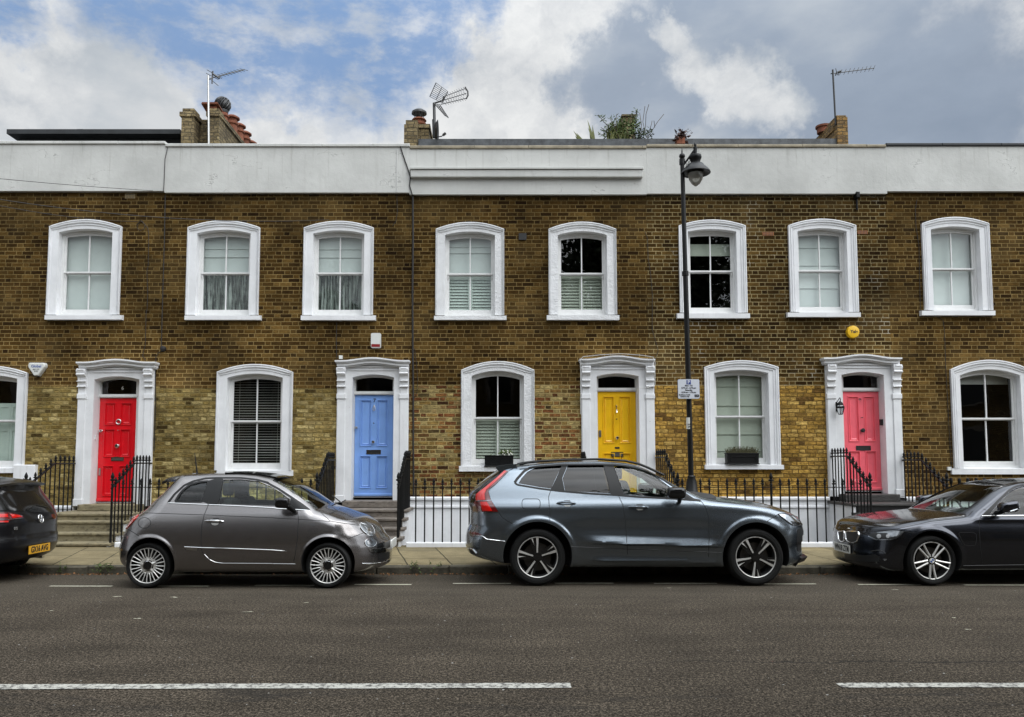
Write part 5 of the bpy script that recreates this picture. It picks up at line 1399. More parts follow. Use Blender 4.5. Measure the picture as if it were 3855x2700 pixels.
for i, (tx_, ty, tz, rr_) in enumerate(((6.4, -3.0, 10.0, 4.4), (-7.6, -3.0, 7.2, 1.9))):
    r = empty('street_tree', (tx_, ty, .1), ['tall spreading street tree on the near pavement, closest to the viewer', 'small leafy street tree on the near pavement, left of the viewer'][i], 'tree')
    mb = MB(); mb.tube([(tx_, ty, .1), (tx_ + .05, ty, 2.2), (tx_ - .1, ty, tz - rr_ * .5), (tx_, ty, tz + rr_ * .4)], [.2, .15, .11, .03], 9)
    for k in range(7):
        a = k * .9; mb.tube([(tx_ - .05, ty, tz - rr_ * .7), (tx_ + rr_ * .5 * math.cos(a), ty + rr_ * .5 * math.sin(a), tz - rr_ * .1), (tx_ + rr_ * .8 * math.cos(a), ty + rr_ * .8 * math.sin(a), tz + rr_ * .3)], [.08, .05, .015], 6)
    mb.build('trunk', 'twig', r, True)
    mb = MB()
    for _ in range(int(12 * rr_ ** 1.6)):
        a = rnd.uniform(0, 6.28); q = rnd.random() ** .5 * rr_ * .8; leafcloud(mb, (tx_ + q * math.cos(a), ty + q * math.sin(a), tz + rnd.uniform(-.7, .8) * rr_), (rr_ * .3, rr_ * .3, rr_ * .24), 170, .27, rnd, flat=.8)
    mb.build('crown', 'leaf_dark', r)
# ------------------------------------------------------------------ parked cars
mat('lamp_red', (.55, .008, .006), .15, 0, 1)
mat('lamp_red_dark', (.10, .003, .004), .15, 0, 1)
mat('lens_grey', (.5, .5, .5), .25, .6)
mat('lamp_clear', (.33, .35, .37), .15, .8, .6)
mat('arch_liner', (.006, .006, .006), .9)
mat('seat_dark', (.022, .022, .024), .8)
mat('seat_light', (.20, .19, .17), .8)
mat('trim_black', (.007, .007, .007), .35, spec=.25)
mat('shutline_or_shade', (.004, .004, .004), .8)
mat('disc', (.06, .055, .05), .45, .7)
mat('dash', (.02, .02, .02), .7)

class Curve:
    """smooth one-valued curve through traced points"""
    def __init__(s, pts, sig=.02):
        pts = sorted(pts); x = np.array([p[0] for p in pts]); y = np.array([p[1] for p in pts])
        g = np.linspace(x[0] - .3, x[-1] + .3, 900); v = np.interp(g, x, y); st = g[1] - g[0]
        k = max(1, int(3 * sig / st)); ker = np.exp(-.5 * (np.arange(-k, k + 1) * st / sig) ** 2); ker /= ker.sum()
        s.g = g; s.v = np.convolve(np.pad(v, k, 'edge'), ker, 'valid')
    def __call__(s, x): return np.interp(x, s.g, s.v)
def smax(a, b, k):
    h = np.maximum(k - np.abs(a - b), 0) / k; return np.maximum(a, b) + h * h * k * .25
def sstep(x, a, b):
    t = np.clip((x - a) / (b - a), 0, 1); return t * t * (3 - 2 * t)
def pxs(lst, o, s): return [(o[0] + x * s, o[1] + y * s) for x, y in lst]

class Car:
    def __init__(s, yc, W0, T, XL, XR, Bt, Wf, dL=.28, pL=3, dR=.40, pR=2.6, crown=.05, bulge=(0, 0, 0), kt=.14, kf=.10, kr=.10):
        s.__dict__.update(yc=yc, W0=W0, T=Curve(T), XL=Curve(XL, .018), XR=Curve(XR, .018), B=Curve(Bt, .05), Wf=Wf, dL=dL, pL=pL, dR=dR, pR=pR, crown=crown, bulge=bulge, kt=kt, kf=kf, kr=kr)
    def F(s, p, t=0.0):
        x, y, z = p[..., 0], p[..., 1], p[..., 2]; ay = np.abs(y) / s.W0
        xm, bl, br = s.bulge
        sh = np.where(x > xm, br, -bl) * np.clip(np.abs(x - xm) / .4, 0, 1) * ay ** 2
        a = np.abs(y) - s.Wf(x, z); b = z - (s.T(x + sh) - s.crown * ay ** 2.2)
        c = x - (s.XR(z) - s.dR * ay ** s.pR); d = (s.XL(z) + s.dL * ay ** s.pL) - x
        f = smax(a, b, s.kt); f = smax(f, c, s.kf); f = smax(f, d, s.kr); return smax(f, s.B(x) - z, .06) + t
    def normal(s, p, e=.004):
        g = np.stack([s.F(p + np.eye(3)[i] * e) - s.F(p - np.eye(3)[i] * e) for i in range(3)], -1)
        return g / (np.linalg.norm(g, axis=-1, keepdims=True) + 1e-9)
    def solve(s, o, d, t0, t1, n=120, F=None):
        F = F or s.F; ts = np.linspace(t0, t1, n); shp = o.shape[:-1]
        lo = np.full(shp, t0, float); hi = np.full(shp, t1, float); f0 = F(o + d * t0); found = np.zeros(shp, bool); sg = np.sign(f0)
        for i in range(1, n):
            f = F(o + d * ts[i]); hit = (~found) & (np.sign(f) != sg); lo = np.where(hit, ts[i - 1], lo); hi = np.where(hit, ts[i], hi); found |= hit
        for _ in range(14):
            m = (lo + hi) / 2; f = F(o + d * m[..., None]); same = np.sign(f) == sg; lo = np.where(same, m, lo); hi = np.where(same, hi, m)
        return o + d * ((lo + hi) / 2)[..., None], found
    def cast(s, xa, xb, z0, nx=190, nt=200, nc=30, F=None, rmax=1.7):
        rows_o, rows_d = [], []
        th = np.linspace(0, 2 * np.pi, nt, endpoint=False); th = th + .33 * np.sin(2 * th)
        rad = np.stack([np.zeros(nt), np.sin(th), -np.cos(th)], -1)
        for ph in np.linspace(0, np.pi / 2, nc + 1)[1:-1] if True else []:
            rows_o.append(np.tile([xa, 0, z0], (nt, 1))); rows_d.append(rad * np.sin(ph) + np.array([-1, 0, 0]) * np.cos(ph))
        for x in np.linspace(xa, xb, nx): rows_o.append(np.tile([x, 0, z0], (nt, 1))); rows_d.append(rad)
        for ph in np.linspace(np.pi / 2, 0, nc + 1)[1:-1]:
            rows_o.append(np.tile([xb, 0, z0], (nt, 1))); rows_d.append(rad * np.sin(ph) + np.array([1, 0, 0]) * np.cos(ph))
        O, D_ = np.array(rows_o, float), np.array(rows_d, float)
        Pn, _ = s.solve(O, D_, 0, rmax, 40, F)
        pa, _ = s.solve(np.array([[xa, 0, z0]], float), np.array([[-1., 0, 0]]), 0, rmax, 110, F); pb, _ = s.solve(np.array([[xb, 0, z0]], float), np.array([[1., 0, 0]]), 0, rmax, 110, F)
        k = Pn.shape[0]; v = [tuple(q) for q in Pn.reshape(-1, 3)] + [tuple(pa[0]), tuple(pb[0])]
        f = [(i * nt + j, i * nt + (j + 1) % nt, (i + 1) * nt + (j + 1) % nt, (i + 1) * nt + j) for i in range(k - 1) for j in range(nt)]
        f += [(len(v) - 2, (j + 1) % nt, j) for j in range(nt)] + [(len(v) - 1, (k - 1) * nt + j, (k - 1) * nt + (j + 1) % nt) for j in range(nt)]
        return v, f
    def rayhit(s, px):
        """first point of the body on the sight line through a traced point"""
        d = np.array([tuple(ray(x, y)) for x, y in px]); d = d / d[:, 1:2]; o = np.tile([0, -s.yc, CAMZ], (len(px), 1)).astype(float)
        p, f = s.solve(o, d, s.yc - s.W0 - .12, s.yc + s.W0 + .1, 200); return p, f
    # -- parts
    def out(s, mb, name, mt, parent, smooth=True, **kw):
        mb.v = [(x, y + s.yc, z) for x, y, z in mb.v]; return mb.build(name, mt, parent, smooth, **kw)
    def patch(s, px, off, name, mt, parent=None, mirror=False, grid=5.0, skirt=.012, mb=None, smooth=True):
        px = [tuple(p) for p in px]; dense = []
        for i in range(len(px)):
            a, b = px[i], px[(i + 1) % len(px)]; n = max(1, int(math.dist(a, b) / grid)); dense += [(a[0] + (b[0] - a[0]) * k / n, a[1] + (b[1] - a[1]) * k / n) for k in range(n)]
        xs = [p[0] for p in px]; ys = [p[1] for p in px]; inner = []
        y = min(ys) + grid / 2
        while y < max(ys):
            x = min(xs) + grid / 2
            while x < max(xs):
                if inpoly((x, y), px) and min(math.dist((x, y), q) for q in dense) > grid * .45: inner.append((x, y))
                x += grid
            y += grid
        pts = [Vector(p) for p in dense + inner]; n = len(dense)
        vs, _, fs, *_ = delaunay_2d_cdt(pts, [(i, (i + 1) % n) for i in range(n)], [], 1, 1e-7)
        P3, hit = s.rayhit([(v.x, v.y) for v in vs]); N = s.normal(P3); Q3 = P3 + N * off
        own = mb is None; mb = mb or MB(); bad = ~hit
        fs2 = [list(f) for f in fs if not any(bad[i] for i in f) and inpoly(sum((vs[i] for i in f), Vector((0, 0))) / len(f), px)]
        for sg in ((-1, 1) if mirror and own else (1,)):
            if own: mb = MB()
            V = Q3 * np.array([1, sg, 1]); mb.add([tuple(v) for v in V], fs2)
            if skirt:
                Sk = (P3 - N * skirt) * np.array([1, sg, 1]); m = min(n, len(V))
                mb.add([tuple(v) for v in V[:m]] + [tuple(v) for v in Sk[:m]], [(i, (i + 1) % m, m + (i + 1) % m, m + i) for i in range(m) if not bad[i] and not bad[(i + 1) % m]])
            if own: o = s.out(mb, name, mt, parent, smooth)
        return o if own else mb
    def ribbon(s, px, w, off, name=None, mt=None, parent=None, mirror=False, mb=None, closed=False, round_=False, step=4.0):
        px = [tuple(p) for p in px] + ([tuple(px[0])] if closed else []); dense = []
        for i in range(len(px) - 1):
            a, b = px[i], px[i + 1]; n = max(1, int(math.dist(a, b) / step)); dense += [(a[0] + (b[0] - a[0]) * k / n, a[1] + (b[1] - a[1]) * k / n) for k in range(n)]
        dense.append(px[-1])
        if len(dense) > 6:
            A = np.array(dense); B_ = A.copy(); B_[1:-1] = (A[:-2] + 2 * A[1:-1] + A[2:]) / 4; dense = [tuple(q) for q in B_]
        P3, hit = s.rayhit(dense); P3 = P3[hit]
        if len(P3) < 2: return mb
        N = s.normal(P3); T_ = np.gradient(P3, axis=0); T_ /= np.linalg.norm(T_, axis=1, keepdims=True) + 1e-9; Bn = np.cross(N, T_); Bn /= np.linalg.norm(Bn, axis=1, keepdims=True) + 1e-9
        own = mb is None; mb = mb or MB(); n = len(P3)
        prof = [(-.5, -.004), (-.5, off * .6), (-.25, off), (.25, off), (.5, off * .6), (.5, -.004)] if round_ else [(-.5, off), (.5, off)]
        for sg in (1,):
            rows = [(P3 + Bn * (w * u) + N * h) * np.array([1, sg, 1]) for u, h in prof]
            vs = [tuple(q) for r_ in rows for q in r_]; mb.add(vs, [(k * n + i, k * n + i + 1, (k + 1) * n + i + 1, (k + 1) * n + i) for k in range(len(rows) - 1) for i in range(n - 1)])
        return s.out(mb, name, mt, parent, True) if own else mb
    def body(s, root, mt, spine, wins, screens, arches, cav, name='body'):
        xa, xb, z0 = spine; v, f = s.cast(xa, xb, z0)
        s.skin = (v, f)
        def tmp(vs, fs, m, nm):
            me = bpy.data.meshes.new(nm); me.from_pydata([tuple(q) for q in vs], [], [list(q) for q in fs]); me.materials.append(M[m])
            bm = bmesh.new(); bm.from_mesh(me); bmesh.ops.remove_doubles(bm, verts=bm.verts, dist=1e-5); bmesh.ops.recalc_face_normals(bm, faces=bm.faces); bm.to_mesh(me); bm.free()
            return link(bpy.data.objects.new(nm, me))
        ob = tmp(v, f, mt, 'tmpbody'); cut = []
        ob.data.polygons.foreach_set('use_smooth', [True] * len(ob.data.polygons))
        if cav:
            (ca, cb, cz), zfl, x0, x1, th = cav
            def Fc(p): return np.maximum.reduce([s.F(p) + th, zfl - p[..., 2], x0 - p[..., 0], p[..., 0] - x1])
            cv, cf = s.cast(ca, cb, cz, 60, 60, 14, Fc); cut.append(tmp(cv, cf, 'dash', 'c'))
        for poly in wins:
            n = len(poly); vs = [(x, -1.4, z) for x, z in poly] + [(x, 1.4, z) for x, z in poly]
            cut.append(tmp(vs, [tuple(range(n))[::-1], tuple(range(n, 2 * n))] + [(i, (i + 1) % n, n + (i + 1) % n, n + i) for i in range(n)], 'trim_black', 'c'))
        for poly, za, zb in screens:
            n = len(poly); vs = [(x, y, za) for x, y in poly] + [(x, y, zb) for x, y in poly]
            cut.append(tmp(vs, [tuple(range(n))[::-1], tuple(range(n, 2 * n))] + [(i, (i + 1) % n, n + (i + 1) % n, n + i) for i in range(n)], 'trim_black', 'c'))
        for (x, z, r) in arches:
            for sg in (-1, 1):
                n = 56; c = []
                for yy in (s.W0 + .2, s.W0 - .33): c += [(x + r * math.cos(2 * math.pi * i / n), sg * yy, z + r * math.sin(2 * math.pi * i / n)) for i in range(n)]
                cut.append(tmp(c, [tuple(range(n))[::-1], tuple(range(n, 2 * n))] + [(i, (i + 1) % n, n + (i + 1) % n, n + i) for i in range(n)], 'arch_liner', 'c'))
        def area(m_): return sum(p.area for p in m_.polygons)
        A0 = area(ob.data)
        for c in cut[::-1]:
            for att in range(4):
                md = ob.modifiers.new('b', 'BOOLEAN'); md.operation = 'DIFFERENCE'; md.solver = 'EXACT' if att < 2 else 'FAST'; md.object = c
                if att < 2: md.material_mode = 'TRANSFER'
                c.location = (.0011 * att, .0007 * att, -.0013 * att); bpy.context.view_layer.update()
                dg = bpy.context.evaluated_depsgraph_get(); me = bpy.data.meshes.new_from_object(ob.evaluated_get(dg), preserve_all_data_layers=True, depsgraph=dg)
                ob.modifiers.clear(); good = area(me) > .80 * area(ob.data)
                if good: ob.data = me; break
                print('boolean retry', root.name, cut.index(c), len(c.data.vertices), att, area(me), area(ob.data), len(wins))
        me = ob.data
        for c in cut + [ob]: bpy.data.objects.remove(c)
        me.transform(Matrix.Translation(Vector((0, s.yc, 0)) - org(root))); me.name = name
        me.polygons.foreach_set('use_smooth', [True] * len(me.polygons)); me.set_sharp_from_angle(angle=R(32))
        o = link(bpy.data.objects.new(name, me)); o.parent = root; s.bodyo = o; return o
    def glass(s, test, name, mt, root, inset=.010):
        v, f = s.skin
        if getattr(s, 'cen', None) is None:
            s.V = np.array(v); i4 = np.array([(q[0], q[1], q[2], q[-1]) for q in f]); s.cen = s.V[i4].mean(axis=1)
        V, C = s.V, s.cen; ok = test(C)
        fs = [f[i] for i in np.nonzero(ok)[0]]; used = sorted({i for q in fs for i in q}); mp = {u: i for i, u in enumerate(used)}
        if not used: return
        U = V[used]; U = U - s.normal(U) * inset; mb = MB(); mb.add([tuple(q) for q in U], [[mp[i] for i in q] for q in fs]); return s.out(mb, name, mt, root)

def lines(car, root, name, mt, lst, w, off, **kw):
    for l in lst: car.ribbon(l, w, off, name, mt, root, **kw)
def polyexp(poly, e):
    c = (sum(p[0] for p in poly) / len(poly), sum(p[1] for p in poly) / len(poly)); o = []
    for x, z in poly:
        d = math.hypot(x - c[0], z - c[1]); o.append((x + (x - c[0]) / d * e, z + (z - c[1]) / d * e))
    return o
def inp(C, poly, side):
    return inp2(C[:, 0], C[:, 2], poly) & (np.sign(C[:, 1]) == side) & (np.abs(C[:, 1]) > .3)
def inp2(X, Y, poly):
    c = np.zeros(X.shape, bool); j = len(poly) - 1
    for i in range(len(poly)):
        (xi, yi), (xj, yj) = poly[i], poly[j]
        c ^= ((yi > Y) != (yj > Y)) & (X < (xj - xi) * (Y - yi) / (yj - yi + 1e-12) + xi); j = i
    return c
def xz(car, px):
    P3, h = car.rayhit(px); return [(p[0], p[2]) for p in P3]

def wheel(car, root, hx, r, rim, kind, sides=(-1, 1), width=.21, rot=0.0):
    for sg in sides:
        yo = car.yc + sg * (car.W0 - .025); g = sg  # outward direction
        def Yv(d): return yo - g * d       # d = depth behind the outer face
        mb = MB(); prof = [(rim - .004, .045), (rim + .004, .018), (rim + .02, .010), (rim + (r - rim) * .5, .0), (r - .028, .008), (r - .010, .022), (r - .002, .045), (r, .07), (r, width - .03), (r - .02, width), (rim, width)]
        mb.lathe([(a, Yv(b)) for a, b in prof], (hx, 0, r), 56, 'y', cap=False)
        for q in (.30, .62): mb.lathe([(rim + (r - rim) * q, Yv(.008)), (rim + (r - rim) * (q + .03), Yv(.0)), (rim + (r - rim) * (q + .06), Yv(.008))], (hx, 0, r), 56, 'y', cap=False)
        ty = mb.build('wheel', 'rubber', root, 50)
        mb = MB(); mb.lathe([(rim + .003, Yv(.016)), (rim - .002, Yv(.010)), (rim - .008, Yv(.014)), (rim - .010, Yv(.026))], (hx, 0, r), 56, 'y', cap=False)
        def T(x, z, d): return (hx + x, Yv(d), r + z)
        if kind == 'petal':
            for k in range(12):
                a0 = rot + 2 * math.pi * k / 12; pts = []; ri = .098
                for i in range(17):
                    u = -1 + i / 8; rr_ = ri + (rim - .006 - ri) * abs(u) ** 1.9; la = .027 * math.copysign(abs(u) ** .55, u)
                    pts.append(T(rr_ * math.cos(a0) - la * math.sin(a0), rr_ * math.sin(a0) + la * math.cos(a0), .034 - .016 * abs(u)))
                mb.tube(pts, .0068, 6)
            mb.lathe([(.105, Yv(.05)), (.102, Yv(.035)), (.07, Yv(.03))], (hx, 0, r), 36, 'y', cap=False)
            for k in range(5):
                a0 = rot + .3 + 2 * math.pi * k / 5; mb.tube([T(.06 * math.cos(a0), .06 * math.sin(a0), .03), T(.105 * math.cos(a0), .105 * math.sin(a0), .03)], [.02, .006], 5)
        elif kind == 'star':
            for k in range(5):
                a0 = rot + 2 * math.pi * k / 5
                for sd_ in (-1, 1):
                    for (s0, s1, ww, d0) in ((.0, 1, .013, .020),):
                        ca, sa = math.cos(a0), math.sin(a0)
                        def pt(rad, lat, d): return T(rad * ca - lat * sa, rad * sa + lat * ca, d)
                        l0, l1, l2 = sd_ * .016, sd_ * .024, sd_ * .040
                        pr = [pt(.045, l0, .035), pt(.12, l1, .028), pt(rim - .006, l2, .016)]; mb.tube(pr, [.016, .013, .013], 6)
            mb.lathe([(.075, Yv(.06)), (.07, Yv(.035)), (.045, Yv(.03)), (.0, Yv(.03))], (hx, 0, r), 30, 'y', cap=False)
        elif kind == 'blade':
            for k in range(5):
                a0 = rot + 2 * math.pi * k / 5; ca, sa = math.cos(a0), math.sin(a0)
                def pt(rad, lat, d): return T(rad * ca - lat * sa, rad * sa + lat * ca, d)
                for q in ([(.09, -.010), (.17, .004), (rim - .006, .006), (rim - .004, -.028)], [(.15, .034), (.19, .046), (rim - .012, .074), (rim - .014, .050)]):
                    mb.add([pt(a, b, .018 if a > .15 else .026) for a, b in q] + [pt(a, b, .045) for a, b in q], [(0, 1, 2, 3), (0, 4, 5, 1), (1, 5, 6, 2), (2, 6, 7, 3), (3, 7, 4, 0)])
                mb.add([pt(.03, -.010, .030), pt(.03, .010, .030), pt(.17, .006, .0185), pt(.10, -.012, .0265)], [(0, 1, 2, 3)])
        mb.build('rim', 'silver', ty, 40)
        mb = MB()
        if kind == 'blade':
            for k in range(5):
                a0 = rot + 2 * math.pi * k / 5 + .09; ca, sa = math.cos(a0), math.sin(a0)
                def pt(rad, lat, d): return T(rad * ca - lat * sa, rad * sa + lat * ca, d)
                q = [(.02, -.03), (.02, .03), (rim - .01, .075), (rim - .01, -.055)]; q2 = q
                mb.add([pt(a, b, .034) for a, b in q], [(0, 1, 2, 3)])
            mb.lathe([(.065, Yv(.05)), (.06, Yv(.026)), (0, Yv(.026))], (hx, 0, r), 30, 'y', cap=False)
        mb.lathe([(.052, Yv(.03)), (.050, Yv(.018)), (.0, Yv(.014))], (hx, 0, r), 30, 'y', cap=False)
        if kind == 'star':
            for k in range(5):
                a0 = rot + math.pi / 5 + 2 * math.pi * k / 5; mb.lathe([(.014, Yv(.026)), (.0, Yv(.026))], (hx + .062 * math.cos(a0), 0, r + .062 * math.sin(a0)), 10, 'y', cap=False)
        mb.build('hub_cap', 'blackgloss', ty, 40)
        mb = MB(); mb.lathe([(rim * .70, Yv(.10)), (.06, Yv(.10)), (.06, Yv(.12))], (hx, 0, r), 40, 'y', cap=False); mb.lathe([(rim - .008, Yv(.024)), (rim - .02, Yv(.06)), (rim - .02, Yv(.17)), (0, Yv(.17))], (hx, 0, r), 40, 'y', cap=False, m=1)
        mb.build('brake_disc', ['disc', 'arch_liner'], ty, 40)
        if kind == 'petal':
            mb = MB(); mb.lathe([(.060, Yv(.022)), (.058, Yv(.014)), (.052, Yv(.012))], (hx, 0, r), 36, 'y', cap=False); mb.build('hub_ring', 'chrome', ty, 40)
        if kind == 'star':
            mb = MB(); mb.lathe([(.034, Yv(.0135)), (.0, Yv(.0125))], (hx, 0, r), 24, 'y', cap=False); b1 = mb.build('emblem', 'plate_white', ty)
            mb = MB()
            for q in (0, 2): mb.add([(hx, Yv(.0115), r)] + [(hx + .026 * math.cos(math.pi / 2 * (q + i / 6)), Yv(.0115), r + .026 * math.sin(math.pi / 2 * (q + i / 6))) for i in range(7)], [(0, i, i + 1) for i in range(1, 7)])
            mb.build('emblem_quarters', 'text_blue', ty)

def rbox(mb, c, h, rnd_=.35, n=8, m=None, f=None):
    """rounded block (superellipsoid)"""
    vs = []
    for i in range(n * 2 + 1):
        u = -math.pi / 2 + math.pi * i / (n * 2)
        for j in range(n * 4):
            v_ = 2 * math.pi * j / (n * 4)
            def sp(a): return math.copysign(abs(a) ** rnd_, a)
            p = (h[0] * sp(math.cos(u)) * sp(math.cos(v_)), h[1] * sp(math.cos(u)) * sp(math.sin(v_)), h[2] * sp(math.sin(u)))
            if f: p = f(p)
            vs.append((c[0] + p[0], c[1] + p[1], c[2] + p[2]))
    w_ = n * 4
    return mb.add(vs, [(i * w_ + j, i * w_ + (j + 1) % w_, (i + 1) * w_ + (j + 1) % w_, (i + 1) * w_ + j) for i in range(n * 2) for j in range(w_)], m)
def seats(car, root, lst, mt, dr=1):
    for (x, y, zc, hh) in lst:
        mb = MB(); rbox(mb, (x, y, zc - .12), (.24, .22, .09)); rbox(mb, (x - dr * .26, y, zc + .20), (.07, .22, .30), f=lambda p: (p[0] - dr * p[2] * .22, p[1], p[2]))
        rbox(mb, (x - dr * .37, y, zc + hh), (.045, .12, .085)); mb.tube([(x - dr * .36, y - .05, zc + .42), (x - dr * .37, y - .05, zc + hh)], .006, 5); mb.tube([(x - dr * .36, y + .05, zc + .42), (x - dr * .37, y + .05, zc + hh)], .006, 5)
        car.out(mb, 'seat', mt, root)
def dashboard(car, root, x, z, w_, dr=1, wy=.35):
    mb = MB(); rbox(mb, (x, 0, z - .10), (.20, w_, .13)); car.out(mb, 'dashboard', 'dash', root)
    mb = MB(); c = (x - dr * .30, wy, z - .03); pts = [(c[0] + dr * .06 * math.sin(a), c[1] + .18 * math.cos(a), c[2] + .17 * math.sin(a)) for a in np.linspace(0, 2 * math.pi, 22)]
    mb.tube(pts, .014, 6); mb.tube([c, (x, wy, z - .1)], .03, 6); car.out(mb, 'steering_wheel', 'dash', root)
def handle(car, root, px0, px1, py, mt, h=.016, name='door_handle'):
    P3, _ = car.rayhit([(px0 + (px1 - px0) * i / 8, py[0] + (py[1] - py[0]) * i / 8) for i in range(9)]); N = car.normal(P3)
    off = [.004, .022, .036, .040, .042, .040, .036, .022, .004]
    mb = MB(); pts = [P3[i] + N[i] * off[i] for i in range(9)]; mb.tube(pts, [h * .7, h, h, h, h, h, h, h, h * .7], 8); c = car.out(mb, name, mt, root)
    return c
def mirror_pod(car, root, c, h, mt, foot, f=None, mt2='trim_black'):
    mb = MB(); rbox(mb, c, h, .55, f=f); o = car.out(mb, 'wing_mirror', mt, root)
    mb = MB(); mb.tube([foot[0], foot[1]], [.035, .028], 8); car.out(mb, 'mirror_arm', mt2, o)
    mb = MB(); rbox(mb, (c[0], -c[1], c[2]), h, .55, f=f); mb.tube([(foot[0][0], -foot[0][1], foot[0][2]), (foot[1][0], -foot[1][1], foot[1][2])], [.035, .028], 8); car.out(mb, 'wing_mirror', mt, root)
def Wgen(W0, zm, low, zb, hi, tum, curv, taper, hubs=(), fl=(.36, .05, .012), extra=None):
    tp = Curve(taper, .12)
    def f(x, z):
        zz = np.asarray(z, float); t = tp(x)
        w = np.where(zz < zm, W0 - low * (np.clip(zm - zz, 0, 1) / (zm - .2)) ** 2, W0 - hi * (np.clip(zz - zm, 0, None) / (zb - zm)) ** 2)
        wb = W0 - hi; up = np.clip(zz - zb, 0, None); wg = wb - tum * up - curv * up ** 2
        w = np.where(zz > zb, wg, w) - t
        for (hx, hz) in hubs:
            r = np.hypot(x - hx, zz - hz); w = w + fl[2] * (1 - sstep(r, fl[0], fl[0] + fl[1]))
        if extra is not None: w = w + extra(x, zz)
        return np.maximum(w, .05)
    return f
def pz(lst, Y): return [(P(x, y, Y).x, P(x, y, Y).z) for x, y in lst]
def zp(lst, Y): return [(P(x, y, Y).z, P(x, y, Y).x) for x, y in lst]

# ================================================================= grey three-door hatchback
A_, B_ = ((430, 1750), .29851), ((930, 1750), .29851)
yc = 11.215
T = pz([(600, 1800), (652, 1797), (666, 1790), (700, 1787), (745, 1783), (820, 1780), (930, 1779), (1000, 1784), (1055, 1793), (1080, 1800), (1140, 1822), (1185, 1849), (1230, 1882), (1252, 1900), (1300, 1914), (1348, 1932), (1378, 1941), (1408, 1959), (1432, 1980), (1440, 1992), (1450, 2010)], yc)
XR = zp([(1440, 1960), (1446, 1986), (1457, 1998), (1464, 2028), (1468, 2043), (1469, 2078), (1467, 2102), (1466, 2117), (1461, 2126), (1440, 2145)], yc - .15)
XL = zp([(655, 1780), (650, 1800), (650, 1812), (637, 1828), (607, 1860), (578, 1884), (553, 1911), (526, 1932), (497, 1946), (473, 1983), (458, 2013), (447, 2048), (442, 2063), (443, 2090), (450, 2117), (467, 2132)], yc - .45); XL = [(z, x - .045) for z, x in XL]
hub1, hub2 = P(554, 2120, 10.43), P(1233, 2119, 10.43); r_ = .286
hx1, hx2 = hub1.x, hub2.x
Wf = Wgen(.8135, .50, .08, .93, .072, .40, .42, [(-5.1, .03), (-4.6, 0), (-2.3, 0), (-1.8, .03), (-1.5, .06)], [(hx1 + .03, r_ + .03), (hx2, r_ + .03)], (.33, .045, .014))
grey = Car(yc, .8135, T, XL, XR, [(-5.1, .30), (-4.9, .21), (-4.0, .19), (-3.0, .19), (-2.0, .19), (-1.7, .18), (-1.5, .22)], Wf, dL=.34, pL=2.8, dR=.50, pR=2.3, crown=.055, bulge=(-3.4, .04, .16), kt=.10, kf=.13, kr=.14)
root = empty('grey_hatchback', ((hx1 + hx2) / 2, yc, 0), 'small grey three-door hatchback parked between the red and blue doors', 'car', 'cars parked along the kerb')
qw = pxs([(768, 464), (812, 385), (868, 315), (960, 247), (1080, 214), (1183, 205), (1190, 215), (1150, 345), (1110, 466)], *A_)
dw = pxs([(1310, 497), (1370, 186), (1600, 183), (1850, 213), (2000, 248)], *A_) + pxs([(150, 212), (300, 272), (430, 350), (510, 415), (548, 470), (548, 528), (300, 518)], *B_)
wq, wd = xz(grey, qw), xz(grey, dw)
ws0, ws1 = P(1062, 1796, yc).x, P(1238, 1895, yc).x
scr = [(ws0, -.46), (ws0 + .015, .46), (ws0 + .3, .58), (ws1 - .05, .62), (ws1 - .0, .5), (ws1 + .03, 0), (ws1 - .0, -.5), (ws1 - .05, -.62), (ws0 + .3, -.58), (ws0, -.46)][:-1]
bd = grey.body(root, 'paint_grey', (-4.35, -2.1, .62), [wq, wd], [(scr, .90, 1.7)], [(hx1 + .035, .325, .318), (hx2, .32, .335)], ((-3.9, -2.9, 1.05), .67, -4.55, -2.25, .05))
for side in (-1, 1):
    grey.glass(lambda C: inp(C, polyexp(wq, .02), side), 'side_window', 'car_glass', root); grey.glass(lambda C: inp(C, polyexp(wd, .02), side), 'side_window', 'car_glass', root)
sx = polyexp([(a, b) for a, b in scr], .02)
grey.glass(lambda C: inp2(C[:, 0], C[:, 1], sx) & (C[:, 2] > .85), 'windscreen', 'car_glass', root)
mb = MB()
for l in (pxs([(1295, 165), (1240, 330), (1190, 497), (1132, 640), (1102, 780), (1095, 950), (1100, 1080), (1135, 1150), (1220, 1215), (1350, 1246)], *A_), pxs([(632, 560), (648, 680), (645, 760), (635, 930), (605, 1150), (585, 1225)], *B_),
          pxs([(905, 572), (970, 640), (1050, 710), (1200, 735), (1420, 765)], *B_), pxs([(1265, 940), (1465, 860)], *B_), pxs([(175, 812), (315, 900)], *A_), pxs([(1620, 790), (1690, 772)], *B_),
          pxs([(340, 605), (700, 617), (1130, 632)], *A_), pxs([(1140, 632), (1600, 652), (2000, 668)], *A_) + pxs([(400, 675), (640, 685), (900, 705), (1050, 714)], *B_),  # waist crease: its shadow line drawn as dark ribbons, no gap here
          pxs([(380 + 80 * math.cos(a), 733 + 68 * math.sin(a)) for a in np.linspace(0, 6.283, 30)], *A_)):
    grey.ribbon(l, .0065, .0015, 'panel_gap_or_shade', 'shutline_or_shade', root)
fr = pxs([(683, 474), (760, 372), (880, 262), (1000, 206), (1150, 172), (1295, 165), (1600, 166), (1800, 188), (1950, 228)], *A_) + pxs([(100, 183), (250, 225), (400, 306), (550, 405), (700, 505), (788, 572)], *B_)
grey.ribbon(fr, .030, .003, 'window_trim', 'trim_black', root); grey.ribbon(qw, .030, .002, 'window_trim', 'trim_black', root, closed=True)
